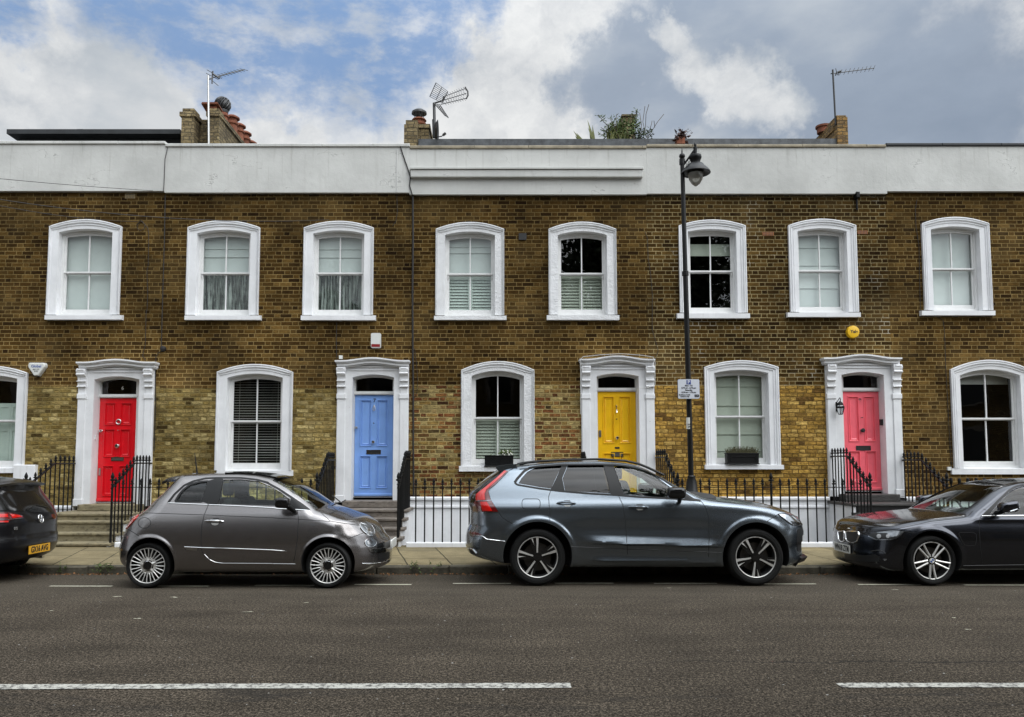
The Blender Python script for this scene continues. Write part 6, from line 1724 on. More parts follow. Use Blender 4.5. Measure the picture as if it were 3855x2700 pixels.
grey.patch(pxs([(1295, 168), (1372, 172), (1345, 330), (1308, 500), (1190, 498), (1240, 330)], *A_), .003, 'pillar_trim', 'trim_black', root)
grey.patch(pxs([(1190, 200), (1290, 172), (1240, 330), (1185, 494), (1115, 468), (1150, 345)], *A_), .002, 'pillar_trim', 'trim_black', root)
grey.patch(pxs([(548, 405), (700, 512), (785, 570), (640, 568), (548, 558)], *B_), .003, 'pillar_trim', 'trim_black', root)
grey.ribbon(pxs([(685, 483), (900, 492), (1178, 505)], *A_), .013, .006, 'chrome_strip', 'chrome', root, round_=True)
grey.ribbon(pxs([(1192, 505), (1600, 522), (2000, 545)], *A_) + pxs([(400, 556), (640, 568), (788, 579)], *B_), .013, .006, 'chrome_strip', 'chrome', root, round_=True)
grey.ribbon(pxs([(886, 1038), (1100, 1047), (1500, 1058), (2000, 1077)], *A_) + pxs([(505, 1092)], *B_), .014, .010, 'chrome_strip', 'chrome', root, round_=True)
grey.ribbon(pxs([(1137, 1128), (1200, 1195), (1280, 1230), (1370, 1241), (2005, 1245)], *A_) + pxs([(300, 1247), (610, 1250)], *B_), .009, .006, 'chrome_strip', 'chrome', root, round_=True)
mb = MB(); grey.patch(pxs([(900, 1048), (1048, 1052), (1044, 1080), (915, 1076)], *A_), .006, 'side_badge', 'brushed', root, mirror=True)
hl = pxs([(1420, 755), (1432, 735), (1460, 726), (1510, 730), (1560, 758), (1592, 805), (1607, 855), (1595, 890), (1570, 899), (1525, 885), (1470, 850), (1432, 805)], *B_)
o = grey.patch(hl, .012, 'headlight', 'lamp_clear', root, grid=3.5); grey.ribbon(hl, .012, .014, 'headlight_ring', 'chrome', o, closed=True, round_=True)
ov = pxs([(1532 + 28 * math.cos(a), 835 + 42 * math.sin(a)) for a in np.linspace(0, 6.283, 18)[:-1]], *B_); grey.patch(ov, .016, 'lamp_reflector', 'chrome', o, grid=3)
ll = pxs([(1556 + 72 * math.cos(a), 983 + 55 * math.sin(a)) for a in np.linspace(0, 6.283, 24)[:-1]], *B_)
o = grey.patch(ll, .010, 'fog_light', 'lamp_clear', root, grid=3.5); grey.ribbon(ll, .010, .012, 'fog_light_ring', 'chrome', o, closed=True, round_=True)
ll2 = pxs([(1545 + 34 * math.cos(a), 983 + 30 * math.sin(a)) for a in np.linspace(0, 6.283, 18)[:-1]], *B_); grey.patch(ll2, .014, 'lamp_reflector', 'chrome', o, grid=3)
grey.patch(pxs([(1532, 1063), (1600, 1058), (1740, 1046), (1745, 1098), (1600, 1108), (1548, 1092)], *B_), .014, 'bumper_trim', 'chrome', root, grid=4)
grey.patch(pxs([(1650, 1118), (1800, 1100), (1795, 1180), (1705, 1215), (1655, 1190)], *B_), .003, 'lower_grille', 'black', root)
grey.patch(pxs([(1640, 1000), (1730, 975), (1735, 1040), (1645, 1050)], *B_), .003, 'front_grille', 'blackgloss', root)
grey.ribbon(pxs([(1450, 1247), (1600, 1246), (1730, 1228), (1792, 1188)], *B_), .014, .008, 'chin_trim', 'chrome', root, round_=True)
si = pxs([(825 + 25 * math.cos(a), 758 + 17 * math.sin(a)) for a in np.linspace(0, 6.283, 16)[:-1]], *B_); grey.patch(si, .006, 'side_indicator', 'lamp_clear', root, grid=2.5, mirror=True)
rl = pxs([(322, 602), (262, 625), (195, 705), (145, 795), (138, 822), (165, 802), (232, 728), (310, 632)], *A_); grey.patch(rl, .010, 'tail_light', 'lamp_red', root, grid=4, mirror=True)
handle(grey, root, 771, 842, (1962, 1963), 'chrome', .012)
grey.patch(pxs([(1235, 690), (1250, 674), (1320, 672), (1335, 690)], *A_), .003, 'handle_recess', 'black', root, grid=3, mirror=True)
grey.patch(pxs([(1222, 735), (1320, 735), (1305, 757), (1270, 764), (1235, 757)], *A_), .002, 'handle_scoop', 'silver', root, grid=3, mirror=True)
mp = P(1064, 1893, 10.34); mirror_pod(grey, root, (mp.x, mp.y - yc, mp.z), (.092, .085, .066), 'blackgloss', ((mp.x + .05, mp.y - yc + .03, mp.z - .04), (mp.x + .13, -.76, mp.z - .12)))
# number plate, roof aerial, spoiler, wipers
f_ = grey.XR(.50); 
pl = MB(); rbox(pl, (float(f_) + .030, 0, .50), (.012, .26, .056), .2); o = grey.out(pl, 'number_plate', 'plate_white', root)
pa, pb_ = P(742, 1783, 11.2), P(733, 1706, 11.15); mb = MB(); mb.tube([tuple(pa), tuple(pb_)], [.011, .005], 6); mb.build('roof_aerial', 'black', root, True)
mb = MB(); a = [P(x, y, yc) for x, y in ((650, 1806), (668, 1793), (700, 1785), (746, 1781))]
vs = []
for p in a:
    for yy in (-.36, -.15, .15, .36): vs.append((p.x, yy, p.z + .006 - abs(yy) ** 2 * .25))
n0 = len(vs); vs += [(x, y, z - .03) for x, y, z in vs]; fs = []
for i in range(3):
    for j in range(3): fs += [(i * 4 + j, i * 4 + j + 1, i * 4 + j + 5, i * 4 + j + 4)]
fs += [(j, j + 1, n0 + j + 1, n0 + j) for j in range(3)]
mb.add(vs, fs); grey.out(mb, 'spoiler', 'paint_grey', root)
# glass roof panel edge
mb = MB(); rx0, rx1 = P(880, 1779, yc).x, P(1075, 1797, yc).x; vs = []; k = 14
for i in range(k + 1):
    x = rx0 + (rx1 - rx0) * i / k
    for yy in (-.36, -.2, 0, .2, .36): vs.append((x, yy, float(grey.T(x)) - grey.crown * (abs(yy) / .8135) ** 2.2 + .016))
mb.add(vs, [(i * 5 + j, i * 5 + j + 1, i * 5 + j + 6, i * 5 + j + 5) for i in range(k) for j in range(4)]); mb.add([(x, y, z) for x, y, z in vs[::5]] + [(x, y, z - .03) for x, y, z in vs[::5]], [(i, i + 1, k + 2 + i, k + 1 + i) for i in range(k)]); grey.out(mb, 'glass_roof', 'blackgloss', root)
mb = MB(); c = P(1258, 1905, 11.0)
mb.tube([(c.x + .03, -.5, c.z + .02), (c.x + .06, -.1, c.z + .05), (c.x - .12, .25, c.z + .12)], .008, 5); mb.tube([(c.x + .04, .05, c.z + .03), (c.x + .03, .45, c.z + .05)], .008, 5); grey.out(mb, 'wipers', 'black', root)
seats(grey, root, [(-3.25, -.33, .62, .62), (-3.25, .33, .62, .62), (-4.05, -.3, .62, .50), (-4.05, .3, .62, .50)], 'seat_dark'); dashboard(grey, root, -2.55, .90, .60)
wheel(grey, root, hx1, r_, .222, 'petal', rot=.1); wheel(grey, root, hx2, r_, .222, 'petal', rot=.35)

# ================================================================= blue-grey estate-like SUV
A_, B_ = ((1740, 1700), .32333), ((2400, 1700), .32333)
yc = 11.57
T = pz([(1800, 1764), (1860, 1761), (1901, 1755), (1947, 1750), (1979, 1746), (2031, 1741), (2128, 1735), (2257, 1733), (2354, 1739), (2403, 1750), (2440, 1765), (2448, 1769), (2497, 1791), (2545, 1820), (2594, 1842), (2626, 1857), (2639, 1862), (2675, 1869), (2723, 1874), (2772, 1879), (2820, 1885), (2885, 1895), (2933, 1908), (2975, 1924), (3008, 1943), (3025, 1965), (3040, 1990)], yc - .45)
XR = zp([(3010, 1930), (3021, 1955), (3027, 1975), (3029, 2007), (3026, 2036), (3019, 2049), (3022, 2075), (3028, 2096), (3010, 2125)], yc - .55); XR = [(z, x + .085) for z, x in XR]
XL = zp([(1882, 1740), (1884, 1762), (1876, 1776), (1840, 1800), (1776, 1853), (1770, 1870), (1768, 1900), (1776, 1926), (1775, 1975), (1765, 1997), (1759, 2020), (1758, 2059), (1768, 2085), (1800, 2100), (1880, 2115)], yc - .55); XL = [(z, x - .035) for z, x in XL]
hub1, hub2 = P(2024, 2092, 10.65), P(2847, 2094, 10.65); r_ = .366; hx1, hx2 = hub1.x, hub2.x
def sculpt(x, z):
    zr = .545 - .035 * (x - 1.0) / 2.2     # sharp ridge low on the doors, falling towards the front
    zr = np.interp(x, [.9, 3.1], [.565, .505]); win = sstep(x, .95, 1.5) * (1 - sstep(x, 2.6, 3.05))
    t = z - zr; up = np.clip(1 - t / .10, 0, 1) ** 1.2 * (t >= 0); dn = np.clip(1 + t / .018, 0, 1) * (t < 0)
    zr2 = np.interp(x, [.9, 3.0], [.33, .30]); t2 = z - zr2; b2 = (np.clip(1 - t2 / .06, 0, 1) * (t2 >= 0) + np.clip(1 + t2 / .02, 0, 1) * (t2 < 0)) * sstep(x, 1.0, 1.4) * (1 - sstep(x, 2.6, 3.0))
    sh = .012 * np.exp(-((z - 1.02) / .07) ** 2)
    hol = -.020 * np.exp(-((z - .74) / .10) ** 2) * sstep(x, .7, 1.3) * (1 - sstep(x, 2.5, 3.1))
    return .046 * (up + dn) * win + .032 * b2 + sh + hol
Wf = Wgen(.950, .68, .08, 1.06, .065, .38, .26, [(-.5, .02), (.2, 0), (3.3, 0), (3.8, .02), (4.2, .05)], [(hx1, r_ + .02), (hx2, r_ + .02)], (.475, .05, .016), sculpt)
suv = Car(yc, .945, T, XL, XR, [(-.5, .32), (-.2, .27), (.6, .23), (3, .23), (3.7, .24), (4.1, .25)], Wf, dL=.26, pL=3.4, dR=.42, pR=2.6, crown=.05, bulge=(1.6, .04, .12), kt=.07, kf=.09, kr=.08)
root = empty('blue_grey_suv', ((hx1 + hx2) / 2, yc, 0), 'large blue-grey metallic SUV parked in front of the yellow door', 'car', 'cars parked along the kerb')
w1 = pxs([(655, 372), (690, 312), (760, 236), (850, 190), (1000, 176), (1158, 166), (1035, 433), (900, 415)], *A_)
w2 = pxs([(1198, 460), (1168, 312), (1232, 161), (1450, 157), (1643, 156), (1690, 320), (1728, 488)], *A_)
w3 = pxs([(1890, 503), (1830, 350), (1760, 168), (1900, 174), (2030, 200), (2160, 242)], *A_) + pxs([(230, 305), (360, 400), (480, 480), (545, 528), (545, 545), (300, 535)], *B_)
W1, W2, W3 = xz(suv, w1), xz(suv, w2), xz(suv, w3)
ws0, ws1 = P(2440, 1762, yc - .4).x, P(2650, 1858, yc - .4).x
scr = [(ws0, -.55), (ws0, .55), (ws0 + .4, .66), (ws1 - .02, .72), (ws1 + .03, .5), (ws1 + .06, 0), (ws1 + .03, -.5), (ws1 - .02, -.72), (ws0 + .4, -.66)]
suv.body(root, 'paint_bluegrey', (.25, 3.2, .75), [W1, W2, W3], [(scr, 1.08, 1.9)], [(hx1, r_ + .015, .448), (hx2, r_ + .015, .440)], ((.8, 1.9, 1.2), .86, .0, 2.75, .06))
for side in (-1, 1):
    for k, q in enumerate((W1, W2, W3)): suv.glass(lambda C: inp(C, polyexp(q, .02), side), 'side_window', 'car_glass_dark' if k < 2 else 'car_glass', root)
sx = polyexp(scr, .02); suv.glass(lambda C: inp2(C[:, 0], C[:, 1], sx) & (C[:, 2] > 1.05), 'windscreen', 'car_glass', root)
mb = MB()
for l in (pxs([(1190, 150), (1110, 290), (1035, 440), (1005, 530), (1012, 620), (1020, 700), (1020, 800)], *A_), pxs([(1700, 152), (1812, 500), (1870, 620), (1893, 760), (1908, 900), (1920, 1100), (1924, 1198)], *A_),
          pxs([(738, 575), (790, 645), (822, 740), (832, 850), (832, 1050), (828, 1225)], *B_), pxs([(850, 522), (920, 572), (1000, 590), (1140, 598)], *B_), pxs([(1632, 735), (1560, 780), (1510, 812)], *B_),
          pxs([(305, 470), (330, 560), (420, 700), (460, 760), (530, 810), (620, 858)], *A_), pxs([(640, 150), (600, 195), (545, 222)], *A_), pxs([(665, 505), (690, 485)], *B_),
          pxs(rrect(696, 908, 552, 668, 36), *A_) + pxs([rrect(696, 908, 552, 668, 36)[0]], *A_)):
    suv.ribbon(l, .0075, .0015, 'panel_gap_or_shade', 'shutline_or_shade', root)
fr = pxs([(612, 362), (640, 318), (720, 230), (790, 190), (900, 172), (1180, 152), (1640, 149), (1760, 152), (1900, 164), (2030, 190), (2160, 232)], *A_) + pxs([(300, 328), (500, 460), (650, 558), (735, 574)], *B_)
bt = pxs([(735, 574), (545, 560), (300, 543), (20, 530)], *B_)[::1] + pxs([(1800, 508), (1500, 492), (1150, 463), (900, 432), (640, 388), (612, 362)], *A_)
suv.ribbon(fr, .034, .004, 'window_trim', 'trim_black', root); suv.ribbon(bt, .024, .004, 'window_trim', 'trim_black', root)
suv.patch(pxs([(1160, 158), (1230, 158), (1165, 310), (1196, 466), (1035, 440), (1100, 300)], *A_), .003, 'pillar_trim', 'trim_black', root)
suv.patch(pxs([(1643, 153), (1760, 158), (1830, 350), (1890, 508), (1728, 494), (1690, 320)], *A_), .003, 'pillar_trim', 'trim_black', root)
suv.patch(pxs([(545, 500), (575, 515), (650, 562), (725, 572), (545, 560)], *B_), .003, 'pillar_trim', 'trim_black', root)
mb = MB(); rail = [(1955, 1749), (1979, 1743), (2031, 1737), (2128, 1731), (2257, 1729), (2354, 1735), (2403, 1746), (2440, 1761), (2470, 1775), (2500, 1789)]
for sg in (-1, 1):
    mb = MB(); mb.tube([(P(x, y, yc - .66).x, sg * .66, P(x, y, yc - .66).z) for x, y in rail], .018, 6); suv.out(mb, 'roof_rail', 'trim_black', root)
mb = MB(); pol = [(P(x, y, yc - .6).x, P(x, y, yc - .6).z) for x, y in pxs([(388, 190), (402, 174), (500, 155), (640, 146), (625, 175), (552, 221), (490, 218), (430, 236)], *A_)]
mb.plate(pol, [], -.64, .64, back=True); suv.out(mb, 'spoiler', 'paint_bluegrey', root)
tl = pxs([(490, 228), (538, 228), (470, 300), (382, 388), (318, 436), (302, 470), (330, 560), (372, 628), (418, 702), (132, 697), (128, 620), (160, 575), (165, 500), (290, 402), (400, 310)], *A_)
o = suv.patch(tl, .010, 'tail_light', 'lamp_red_dark', root, grid=4, mirror=True)
suv.patch(pxs([(492, 232), (520, 232), (440, 310), (345, 395), (282, 450), (262, 500), (268, 565), (168, 572), (168, 504), (292, 406), (402, 314)], *A_), .014, 'light_strip', 'lamp_red', o, grid=4)
suv.patch(pxs([(215, 588), (285, 590), (320, 640), (350, 692), (242, 692)], *A_), .014, 'light_strip', 'lamp_red', o, grid=4)
suv.ribbon(pxs([(165, 572), (250, 580), (335, 572)], *A_), .010, .016, 'light_bar', 'lamp_clear', o, round_=True)
suv.patch(pxs([(432, 240), (484, 230), (395, 308), (288, 398), (162, 495), (112, 492), (240, 380)], *A_), .006, 'rear_window', 'blackgloss', root, grid=4)
suv.patch(pxs([(100, 500), (158, 505), (155, 575), (126, 620), (128, 690), (115, 690), (95, 620)], *A_), .004, 'tailgate_trim', 'blackgloss', root, grid=4)
suv.ribbon(pxs([(95, 968), (235, 985), (285, 1022), (497, 1046)], *A_), .010, .006, 'bumper_strip', 'chrome', root, round_=True, mirror=True)
suv.patch(pxs([(92, 935), (180, 945), (232, 972), (96, 962)], *A_), .006, 'reflector', 'lamp_red_dark', root, grid=3)
suv.ribbon(pxs([(72, 1132), (125, 1138), (172, 1188)], *A_), .026, .014, 'exhaust_tip', 'chrome', root, round_=True)
suv.patch(pxs([(85, 1142), (125, 1148), (155, 1185), (110, 1188)], *A_), .010, 'exhaust_hole', 'black', root, grid=3)
suv.ribbon(pxs([(1268, 1110), (1500, 1118), (1922, 1136), (2160, 1142)], *A_) + pxs([(400, 1155), (830, 1173), (975, 1180)], *B_), .007, .004, 'sill_strip', 'silver_dark', root, round_=True, mirror=True)
hl = pxs([(1634, 731), (1705, 729), (1850, 762), (1918, 812), (1910, 872), (1800, 858), (1722, 800)], *B_)
o = suv.patch(hl, .010, 'headlight', 'lamp_clear', root, grid=4, mirror=True)
suv.patch(pxs([(1780, 812), (1880, 828), (1890, 858), (1800, 850)], *B_), .014, 'lamp_housing', 'blackgloss', o, grid=3); suv.patch(pxs([(1880, 800), (1915, 815), (1908, 868), (1890, 860)], *B_), .014, 'lamp_housing', 'blackgloss', o, grid=3)
suv.ribbon(hl, .008, .012, 'lamp_edge', 'trim_black', o, closed=True)
suv.patch(pxs([(1905, 885), (1935, 850), (1938, 1000), (1912, 1080), (1918, 1170), (1862, 1160), (1850, 1050), (1862, 905)], *B_), .004, 'front_intake', 'black', root, grid=4)
mb = MB(); pol = [(P(x, y, yc - .5).x, P(x, y, yc - .5).z) for x, y in pxs([(1772, 1182), (1935, 1190), (1980, 1226), (1940, 1276), (1772, 1315)], *B_)]
vs = []
for yy in (-.72, -.5, .5, .72):
    d = 0 if abs(yy) < .6 else -.16
    vs += [(x + d * (i in (1, 2, 3)), yy, z) for i, (x, z) in enumerate(pol)]
n = len(pol); mb.add(vs, [tuple(range(n)), tuple(range(3 * n, 4 * n))] + [(k * n + i, k * n + (i + 1) % n, (k + 1) * n + (i + 1) % n, (k + 1) * n + i) for k in range(3) for i in range(n)]); suv.out(mb, 'front_lip', 'trim_black', root)
handle(suv, root, 2096, 2167, (1895, 1896), 'paint_bluegrey', .014); handle(suv, root, 2367, 2440, (1909, 1911), 'paint_bluegrey', .014)
for (x0, y0) in ((1176, 588), (2020, 632)):
    suv.patch(pxs([(x0, y0), (x0 + 14, y0 - 18), (x0 + 78, y0 - 17), (x0 + 94, y0)], *A_), .003, 'handle_recess', 'black', root, grid=3)
    suv.patch(pxs([(x0 + 5, y0 + 36), (x0 + 90, y0 + 38), (x0 + 75, y0 + 52), (x0 + 30, y0 + 54)], *A_), .002, 'handle_scoop', 'silver', root, grid=3)
mp = P(2546, 1856, 10.48); mirror_pod(suv, root, (mp.x, mp.y - yc, mp.z), (.118, .10, .075), 'blackgloss', ((mp.x + .05, mp.y - yc + .02, mp.z - .05), (mp.x + .08, -.90, mp.z - .12)))
seats(suv, root, [(2.0, -.38, .85, .60), (2.0, .38, .85, .60), (1.05, -.38, .85, .55), (1.05, .38, .85, .55)], 'seat_dark'); dashboard(suv, root, 2.75, 1.14, .66)
wheel(suv, root, hx1, r_, .262, 'blade', width=.25, rot=1.62); wheel(suv, root, hx2, r_, .262, 'blade', width=.25, rot=-.42)

# ================================================================= navy saloon, right edge
E_ = ((3120, 1780), .32013)
yc = 11.53
T = pz(pxs([(60, 700), (130, 672), (200, 602), (300, 552), (400, 522), (550, 492), (700, 472), (900, 452), (1130, 432), (1200, 382), (1400, 272), (1550, 192), (1700, 132), (1900, 92), (2100, 77), (2296, 70)], *E_), yc) + [(7.85, 1.385), (8.15, 1.335), (8.72, 1.07), (9.0, 1.03), (9.5, .98)]
XL = zp(pxs([(135, 650), (112, 690), (100, 800), (92, 900), (98, 1000), (112, 1060), (200, 1110)], *E_), yc - .1); XL = [(z, x + .13) for z, x in XL]
hub = P(3512, 2111, 10.65); r_ = .322; hx1 = hub.x; hx2 = hx1 + 2.81
def cre(x, z): return .010 * np.exp(-((z - .86) / .035) ** 2) * sstep(x, 5.9, 6.4)
Wf = Wgen(.900, .55, .07, .91, .070, .46, .35, [(4.7, .05), (5.2, .02), (5.7, 0), (8.6, 0), (9.4, .05)], [(hx1, r_ + .02), (hx2, r_ + .02)], (.39, .05, .012), cre)
navy = Car(yc, .900, T, XL, [(.2, 9.45), (.5, 9.52), (.9, 9.48), (1.2, 9.42)], [(4.7, .22), (5.0, .17), (6, .18), (9, .2), (9.7, .3)], Wf, dL=.34, pL=3.0, dR=.35, pR=3, crown=.05, bulge=(7.6, .20, .1), kt=.08, kf=.10, kr=.055)
root = empty('navy_saloon', (hx1 + 1.4, yc, 0), 'dark navy saloon at the right edge, its white front number plate in view', 'car', 'cars parked along the kerb')
w1 = pxs([(1895, 492), (2000, 352), (2130, 225), (2210, 180), (2296, 155), (2450, 142), (2570, 150), (2600, 488)], *E_)
W1 = xz(navy, w1); W2n = [(7.36, .95), (7.33, 1.26), (7.85, 1.255), (8.22, 1.10), (8.36, .97)]
ws1, ws0 = P(3700, 1815, yc).x, P(3490, 1915, yc).x
scr = [(ws0 - .04, 0), (ws0 + .01, .5), (ws0 + .08, .68), (ws1 - .2, .56), (ws1, .5), (ws1, -.5), (ws1 - .2, -.56), (ws0 + .08, -.68), (ws0 + .01, -.5)]
navy.body(root, 'paint_navy', (5.45, 8.7, .60), [W1, W2n], [(scr, .93, 1.7)], [(hx1, r_ + .01, .378), (hx2, r_ + .01, .378)], ((6.9, 7.8, 1.0), .73, 6.05, 8.5, .055))
for side in (-1, 1):
    for q in (W1, W2n): navy.glass(lambda C: inp(C, polyexp(q, .02), side), 'side_window', 'car_glass', root)
sx = polyexp(scr, .02); navy.glass(lambda C: inp2(C[:, 0], C[:, 1], sx) & (C[:, 2] > .88), 'windscreen', 'car_glass', root)
mb = MB()
for l in (pxs([(1692, 450), (1640, 510), (1560, 530), (1200, 572), (980, 620), (770, 665)], *E_), pxs([(1792, 508), (1772, 560), (1768, 660), (1782, 850), (1806, 1062)], *E_), pxs([(1525, 715), (1590, 845), (1640, 858), (1720, 855), (1738, 800), (1735, 720), (1690, 700), (1540, 702), (1525, 715)], *E_),
          pxs([(895, 690), (1010, 712)], *E_), pxs([(770, 665), (450, 700), (240, 680)], *E_), pxs([(1850, 440), (1815, 425)], *E_)): navy.ribbon(l, .006, .0015, 'panel_gap_or_shade', 'shutline_or_shade', root)
navy.ribbon(pxs([(1815, 505), (1980, 345), (2120, 210), (2200, 162), (2296, 137)], *E_), .030, .003, 'window_trim', 'trim_black', root); navy.patch(pxs([(1815, 500), (1960, 362), (1990, 360), (1890, 494)], *E_), .003, 'pillar_trim', 'trim_black', root)
navy.ribbon(pxs([(1800, 508), (2000, 507), (2296, 503)], *E_), .012, .006, 'chrome_strip', 'chrome', root, round_=True, mirror=True)
navy.ribbon(pxs([(1580, 1092), (2296, 1082)], *E_), .008, .006, 'sill_line', 'silver_dark', root, round_=True)
hl = pxs([(462, 742), (505, 716), (600, 692), (740, 674), (888, 690), (850, 735), (800, 772), (740, 790), (600, 797), (530, 788)], *E_)
o = navy.patch(hl, .008, 'headlight', 'silver_dark', root, grid=4, mirror=True)
navy.patch(pxs([(560, 705), (740, 680), (880, 692), (815, 745), (730, 760), (690, 712), (600, 712)], *E_), .012, 'lamp_lens', 'lamp_clear', o, grid=4)
for cx_, rr_ in ((595, 26), (700, 22)): navy.patch(pxs([(cx_ + rr_ * math.cos(a), 748 + rr_ * .95 * math.sin(a)) for a in np.linspace(0, 6.283, 18)[:-1]], *E_), .014, 'lamp_reflector', 'lens_grey', o, grid=3)
navy.ribbon(pxs([(470, 745), (560, 790), (740, 788)], *E_), .012, .014, 'lamp_strip', 'lamp_clear', o, round_=True)
for q, nm in (([(204, 705), (240, 690), (352, 695), (360, 740), (332, 808), (290, 826), (238, 815), (208, 785)], 'g'), ([(112, 692), (183, 686), (190, 700), (188, 800), (160, 815), (122, 785)], 'h')):
    o = navy.patch(pxs(q, *E_), .006, 'grille', 'black', root, grid=3); navy.ribbon(pxs(q, *E_), .020, .016, 'grille_frame', 'chrome', o, closed=True, round_=True, step=3)
    mbq = MB(); x0q = q[0][0]
def flatplate(car, root, cpx, sgn, word, mt):
    """a flat plate across the car: sgn +1 faces +x, -1 faces -x"""
    P3, _ = car.rayhit([cpx]); zc = P3[0][2]; xs = [car.solve(np.array([[sgn * 3.0 + P3[0][0], y, zc + dz]]), np.array([[-sgn * 1.0, 0, 0]]), 0, 4.0, 200)[0][0][0] for y in (-.2, 0, .2) for dz in (-.05, .05)]
    x = (max(xs) if sgn > 0 else min(xs)) + sgn * .008
    mb = MB(); mb.box(min(x, x + sgn * .008), max(x, x + sgn * .008), -.26, .26, zc - .056, zc + .056); o = car.out(mb, 'number_plate', mt, root, False)
    ex, ez, en = Vector((0, sgn, 0)), Vector((0, 0, 1)), Vector((sgn, 0, 0))
    mx = Matrix.Translation(Vector((x + sgn * .0095, car.yc, zc - .002))) @ Matrix(((ex.x, ez.x, en.x, 0), (ex.y, ez.y, en.y, 0), (ex.z, ez.z, en.z, 0), (0, 0, 0, 1)))
    text(word, .112, (0, 0, 0), 'text_black', 'lettering', o, mtx=mx, bold=.0035, sx=.80); return o
def platetext(s_, car, P3, ex, ez, en, h, mt, parent, off=.026):
    c = Vector(P3.mean(axis=0)) + en * off + Vector((0, car.yc, 0)); mx = Matrix.Translation(c) @ Matrix(((ex.x, ez.x, en.x, 0), (ex.y, ez.y, en.y, 0), (ex.z, ez.z, en.z, 0), (0, 0, 0, 1)))
    return text(s_, h, (0, 0, 0), mt, 'lettering', parent, mtx=mx, bold=.002, sx=.8)
flatplate(navy, root, pxs([(210, 892)], *E_)[0], -1, 'WN18 ZTM', 'plate_white')
navy.patch(pxs([(185, 956), (300, 960), (420, 970), (540, 958), (600, 990), (600, 1045), (400, 1048), (195, 1036)], *E_), .003, 'lower_intake', 'black', root, grid=5)
navy.patch(pxs([(642, 1012), (686, 1012), (680, 1028), (660, 1036)], *E_), .010, 'fog_light', 'lamp_clear', root, grid=2)
navy.ribbon(pxs([(495, 925), (570, 912), (630, 920), (668, 950)], *E_), .012, .006, 'intake_edge', 'silver_dark', root, round_=True)
c, _ = navy.rayhit(pxs([(236, 655)], *E_)); mb = MB(); mb.lathe([(.036, 0), (.030, .006), (0, .007)], (c[0][0] + .02, c[0][1], c[0][2] + .0), 18); navy.out(mb, 'emblem', 'plate_white', root)
mp = P(3795, 1908, 10.50); mirror_pod(navy, root, (mp.x, mp.y - yc, mp.z), (.115, .09, .070), 'paint_navy', ((mp.x - .04, mp.y - yc + .03, mp.z - .05), (mp.x - .06, -.85, mp.z - .10)), f=lambda p: (p[0], p[1], p[2] * (1 + p[0] * 1.2) + p[0] * .12))
mb = MB(); mb.tube([(mp.x - .03, mp.y - yc - .086, mp.z - .055), (mp.x + .05, mp.y - yc - .088, mp.z - .03), (mp.x + .11, mp.y - yc - .05, mp.z - .01)], .009, 6); navy.out(mb, 'mirror_indicator', 'lamp_clear', root)
seats(navy, root, [(7.25, -.36, .62, .62), (7.25, .36, .62, .62), (8.05, -.36, .62, .50), (8.05, .36, .62, .50)], 'seat_dark', -1); dashboard(navy, root, 6.35, .93, .62, -1)
wheel(navy, root, hx1, r_, .240, 'star', width=.23, rot=math.pi / 2 * -1); wheel(navy, root, hx2, r_, .240, 'star', width=.23)

# ================================================================= black hatchback, left edge (rear corner)
G_ = ((0, 1780), .27980)
yc = 11.5
XR = [(.18, -6.72), (.26, -6.58), (.32, -6.51), (.44, -6.465), (.55, -6.47), (.60, -6.49), (.78, -6.49), (.88, -6.52), (.97, -6.57), (1.18, -6.73), (1.24, -6.76), (1.30, -6.74), (1.36, -6.76), (1.45, -6.80)]
T = [(-10.95, .70), (-10.7, .80), (-10.0, .93), (-9.75, 1.0), (-9.1, 1.33), (-8.7, 1.42), (-8.2, 1.45), (-7.6, 1.425), (-7.1, 1.375), (-6.9, 1.345), (-6.74, 1.325), (-6.5, 1.31)]
Wf = Wgen(.893, .58, .06, .92, .05, .42, .25, [(-10.9, .05), (-10.3, 0), (-7.1, 0), (-6.7, .02), (-6.5, .04)], [(-7.33, .33), (-9.95, .33)], (.37, .05, .01))
blk = Car(yc, .893, T, [(.2, -10.9), (.6, -10.93), (1.2, -10.9)], XR, [(-10.9, .25), (-10, .18), (-7, .2), (-6.6, .24)], Wf, dL=.45, pL=2.4, dR=.24, pR=3.2, crown=.045, bulge=(-8.4, .15, .05), kt=.11, kf=.06, kr=.1)
root = empty('black_hatchback', (-8.6, yc, 0), 'shiny black hatchback at the left edge, its yellow rear number plate in view', 'car', 'cars parked along the kerb')
dws = [(-9.45, .95), (-8.9, 1.28), (-8.3, 1.36), (-7.6, 1.34), (-7.2, 1.25), (-7.15, 1.0), (-8.2, .96)]
blk.body(root, 'paint_black', (-10.2, -7.15, .60), [dws], [], [(-7.33, .335, .36), (-9.95, .335, .36)], ((-9.0, -7.6, 1.0), .72, -9.4, -7.0, .06))
for side in (-1, 1): blk.glass(lambda C: inp(C, polyexp(dws, .02), side), 'side_window', 'car_glass_dark', root)
blk.patch(pxs([(-260, 238), (0, 238), (300, 238), (440, 250), (480, 275), (590, 400), (690, 530), (600, 535), (350, 525), (0, 505), (-260, 490)], *G_), .005, 'rear_window', 'blackgloss', root, grid=6)
lines(blk, root, 'panel_gap_or_shade', 'shutline_or_shade', [pxs([(-200, 880), (150, 888), (500, 880), (745, 870)], *G_)], .008, .002)
o = blk.patch(pxs([(-100, 540), (60, 538), (170, 548), (290, 575), (308, 608), (150, 636), (112, 648), (110, 674), (-100, 676)], *G_), .010, 'tail_light', 'lamp_red_dark', root, grid=4)
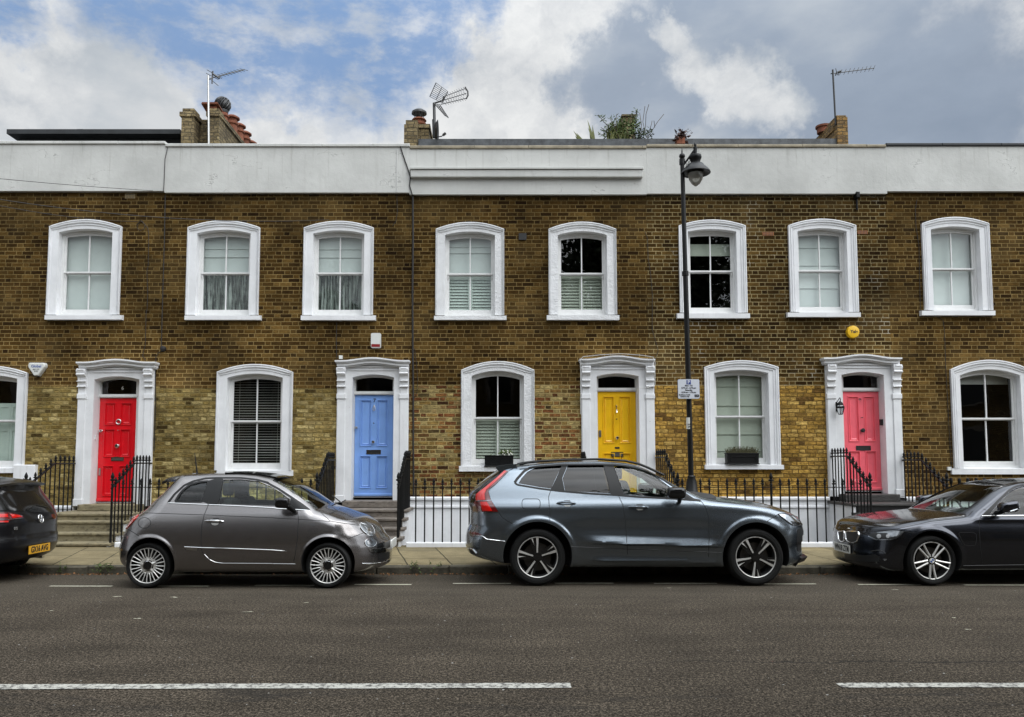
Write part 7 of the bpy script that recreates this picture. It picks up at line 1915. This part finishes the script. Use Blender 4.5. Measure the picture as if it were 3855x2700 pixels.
blk.patch(pxs([(130, 560), (250, 575), (290, 595), (160, 612)], *G_), .014, 'light_strip', 'lamp_red', o, grid=4); blk.patch(pxs([(-60, 560), (90, 560), (100, 600), (-60, 608)], *G_), .014, 'light_strip', 'lamp_red', o, grid=4); blk.patch(pxs([(-60, 650), (100, 650), (105, 668), (-60, 670)], *G_), .014, 'light_strip', 'lamp_red', o, grid=4)
blk.ribbon(pxs([(-60, 628), (100, 630), (200, 625), (290, 612)], *G_), .010, .016, 'light_bar', 'lamp_clear', o, round_=True)
o = blk.patch(pxs([(692, 560), (722, 556), (742, 590), (745, 625), (715, 622), (698, 600)], *G_), .010, 'tail_light', 'lamp_red_dark', root, grid=4)
flatplate(blk, root, pxs([(547, 1010)], *G_)[0], 1, 'GX16 AVG', 'copper_plate')
# round emblem with the two stacked letters, model badge, wiper
P3, _ = blk.rayhit(pxs([(540, 620), (572, 620), (540, 572)], *G_)); N = Vector(blk.normal(P3[:1])[0]); c = Vector(P3[0]) + N * .012; ex = Vector(P3[1] - P3[0]).normalized(); ex = (ex - N * ex.dot(N)).normalized(); ez = N.cross(ex); ez = ez if ez.z > 0 else -ez
r0 = .058; mb = MB(); mb.tube([tuple(c + ex * r0 * math.cos(a) + ez * r0 * math.sin(a)) for a in np.linspace(0, 6.283, 25)], .0065, 6)
for pl_ in ([(-.36, .82), (0, .12), (.36, .82)], [(-.80, .42), (-.34, -.80), (0, -.05), (.34, -.80), (.80, .42)]): mb.tube([tuple(c + ex * r0 * u + ez * r0 * v_) for u, v_ in pl_], .007, 5)
blk.out(mb, 'emblem', 'chrome', root)
P3, _ = blk.rayhit(pxs([(170, 748), (235, 750), (200, 735), (200, 765)], *G_)); ex = Vector(P3[1] - P3[0]).normalized(); ez = Vector(P3[2] - P3[3]).normalized(); ez = (ez - ex * ez.dot(ex)).normalized(); en = ex.cross(ez)
if en.dot(Vector(blk.normal(P3).mean(axis=0))) < 0: en = -en
platetext('GTI', blk, P3, ex, ez, en, .05, 'chrome', root, .012)
blk.ribbon(pxs([(350, 505), (470, 440), (620, 470)], *G_), .014, .02, 'rear_wiper', 'black', root, round_=True)
for yy in (-.55, .55):
    mb = MB(); mb.tube([(-6.95, yy, .24), (-6.70, yy, .23)], [.038, .038], 12); blk.out(mb, 'exhaust', 'chrome', root)
mb = MB(); vs = []
for yy in (-.60, -.3, 0, .3, .60):
    e = .05 * (abs(yy) / .6) ** 2
    vs += [(-6.98, yy, 1.365 - e * .6), (-6.70 - e, yy, 1.315 - e * .5), (-6.71 - e, yy, 1.285 - e * .5), (-6.95, yy, 1.27 - e * .5)]
mb.add(vs, [(k * 4 + i, k * 4 + (i + 1) % 4, k * 4 + 4 + (i + 1) % 4, k * 4 + 4 + i) for k in range(4) for i in range(4)] + [(0, 1, 2, 3), (16, 17, 18, 19)]); blk.out(mb, 'spoiler', 'paint_black', root, 30)
seats(blk, root, [(-8.8, -.36, .62, .62), (-8.8, .36, .62, .62), (-7.8, 0, .62, .55)], 'seat_dark', -1)
wheel(blk, root, -7.33, .315, .235, 'star', width=.22); wheel(blk, root, -9.95, .315, .235, 'star', width=.22)
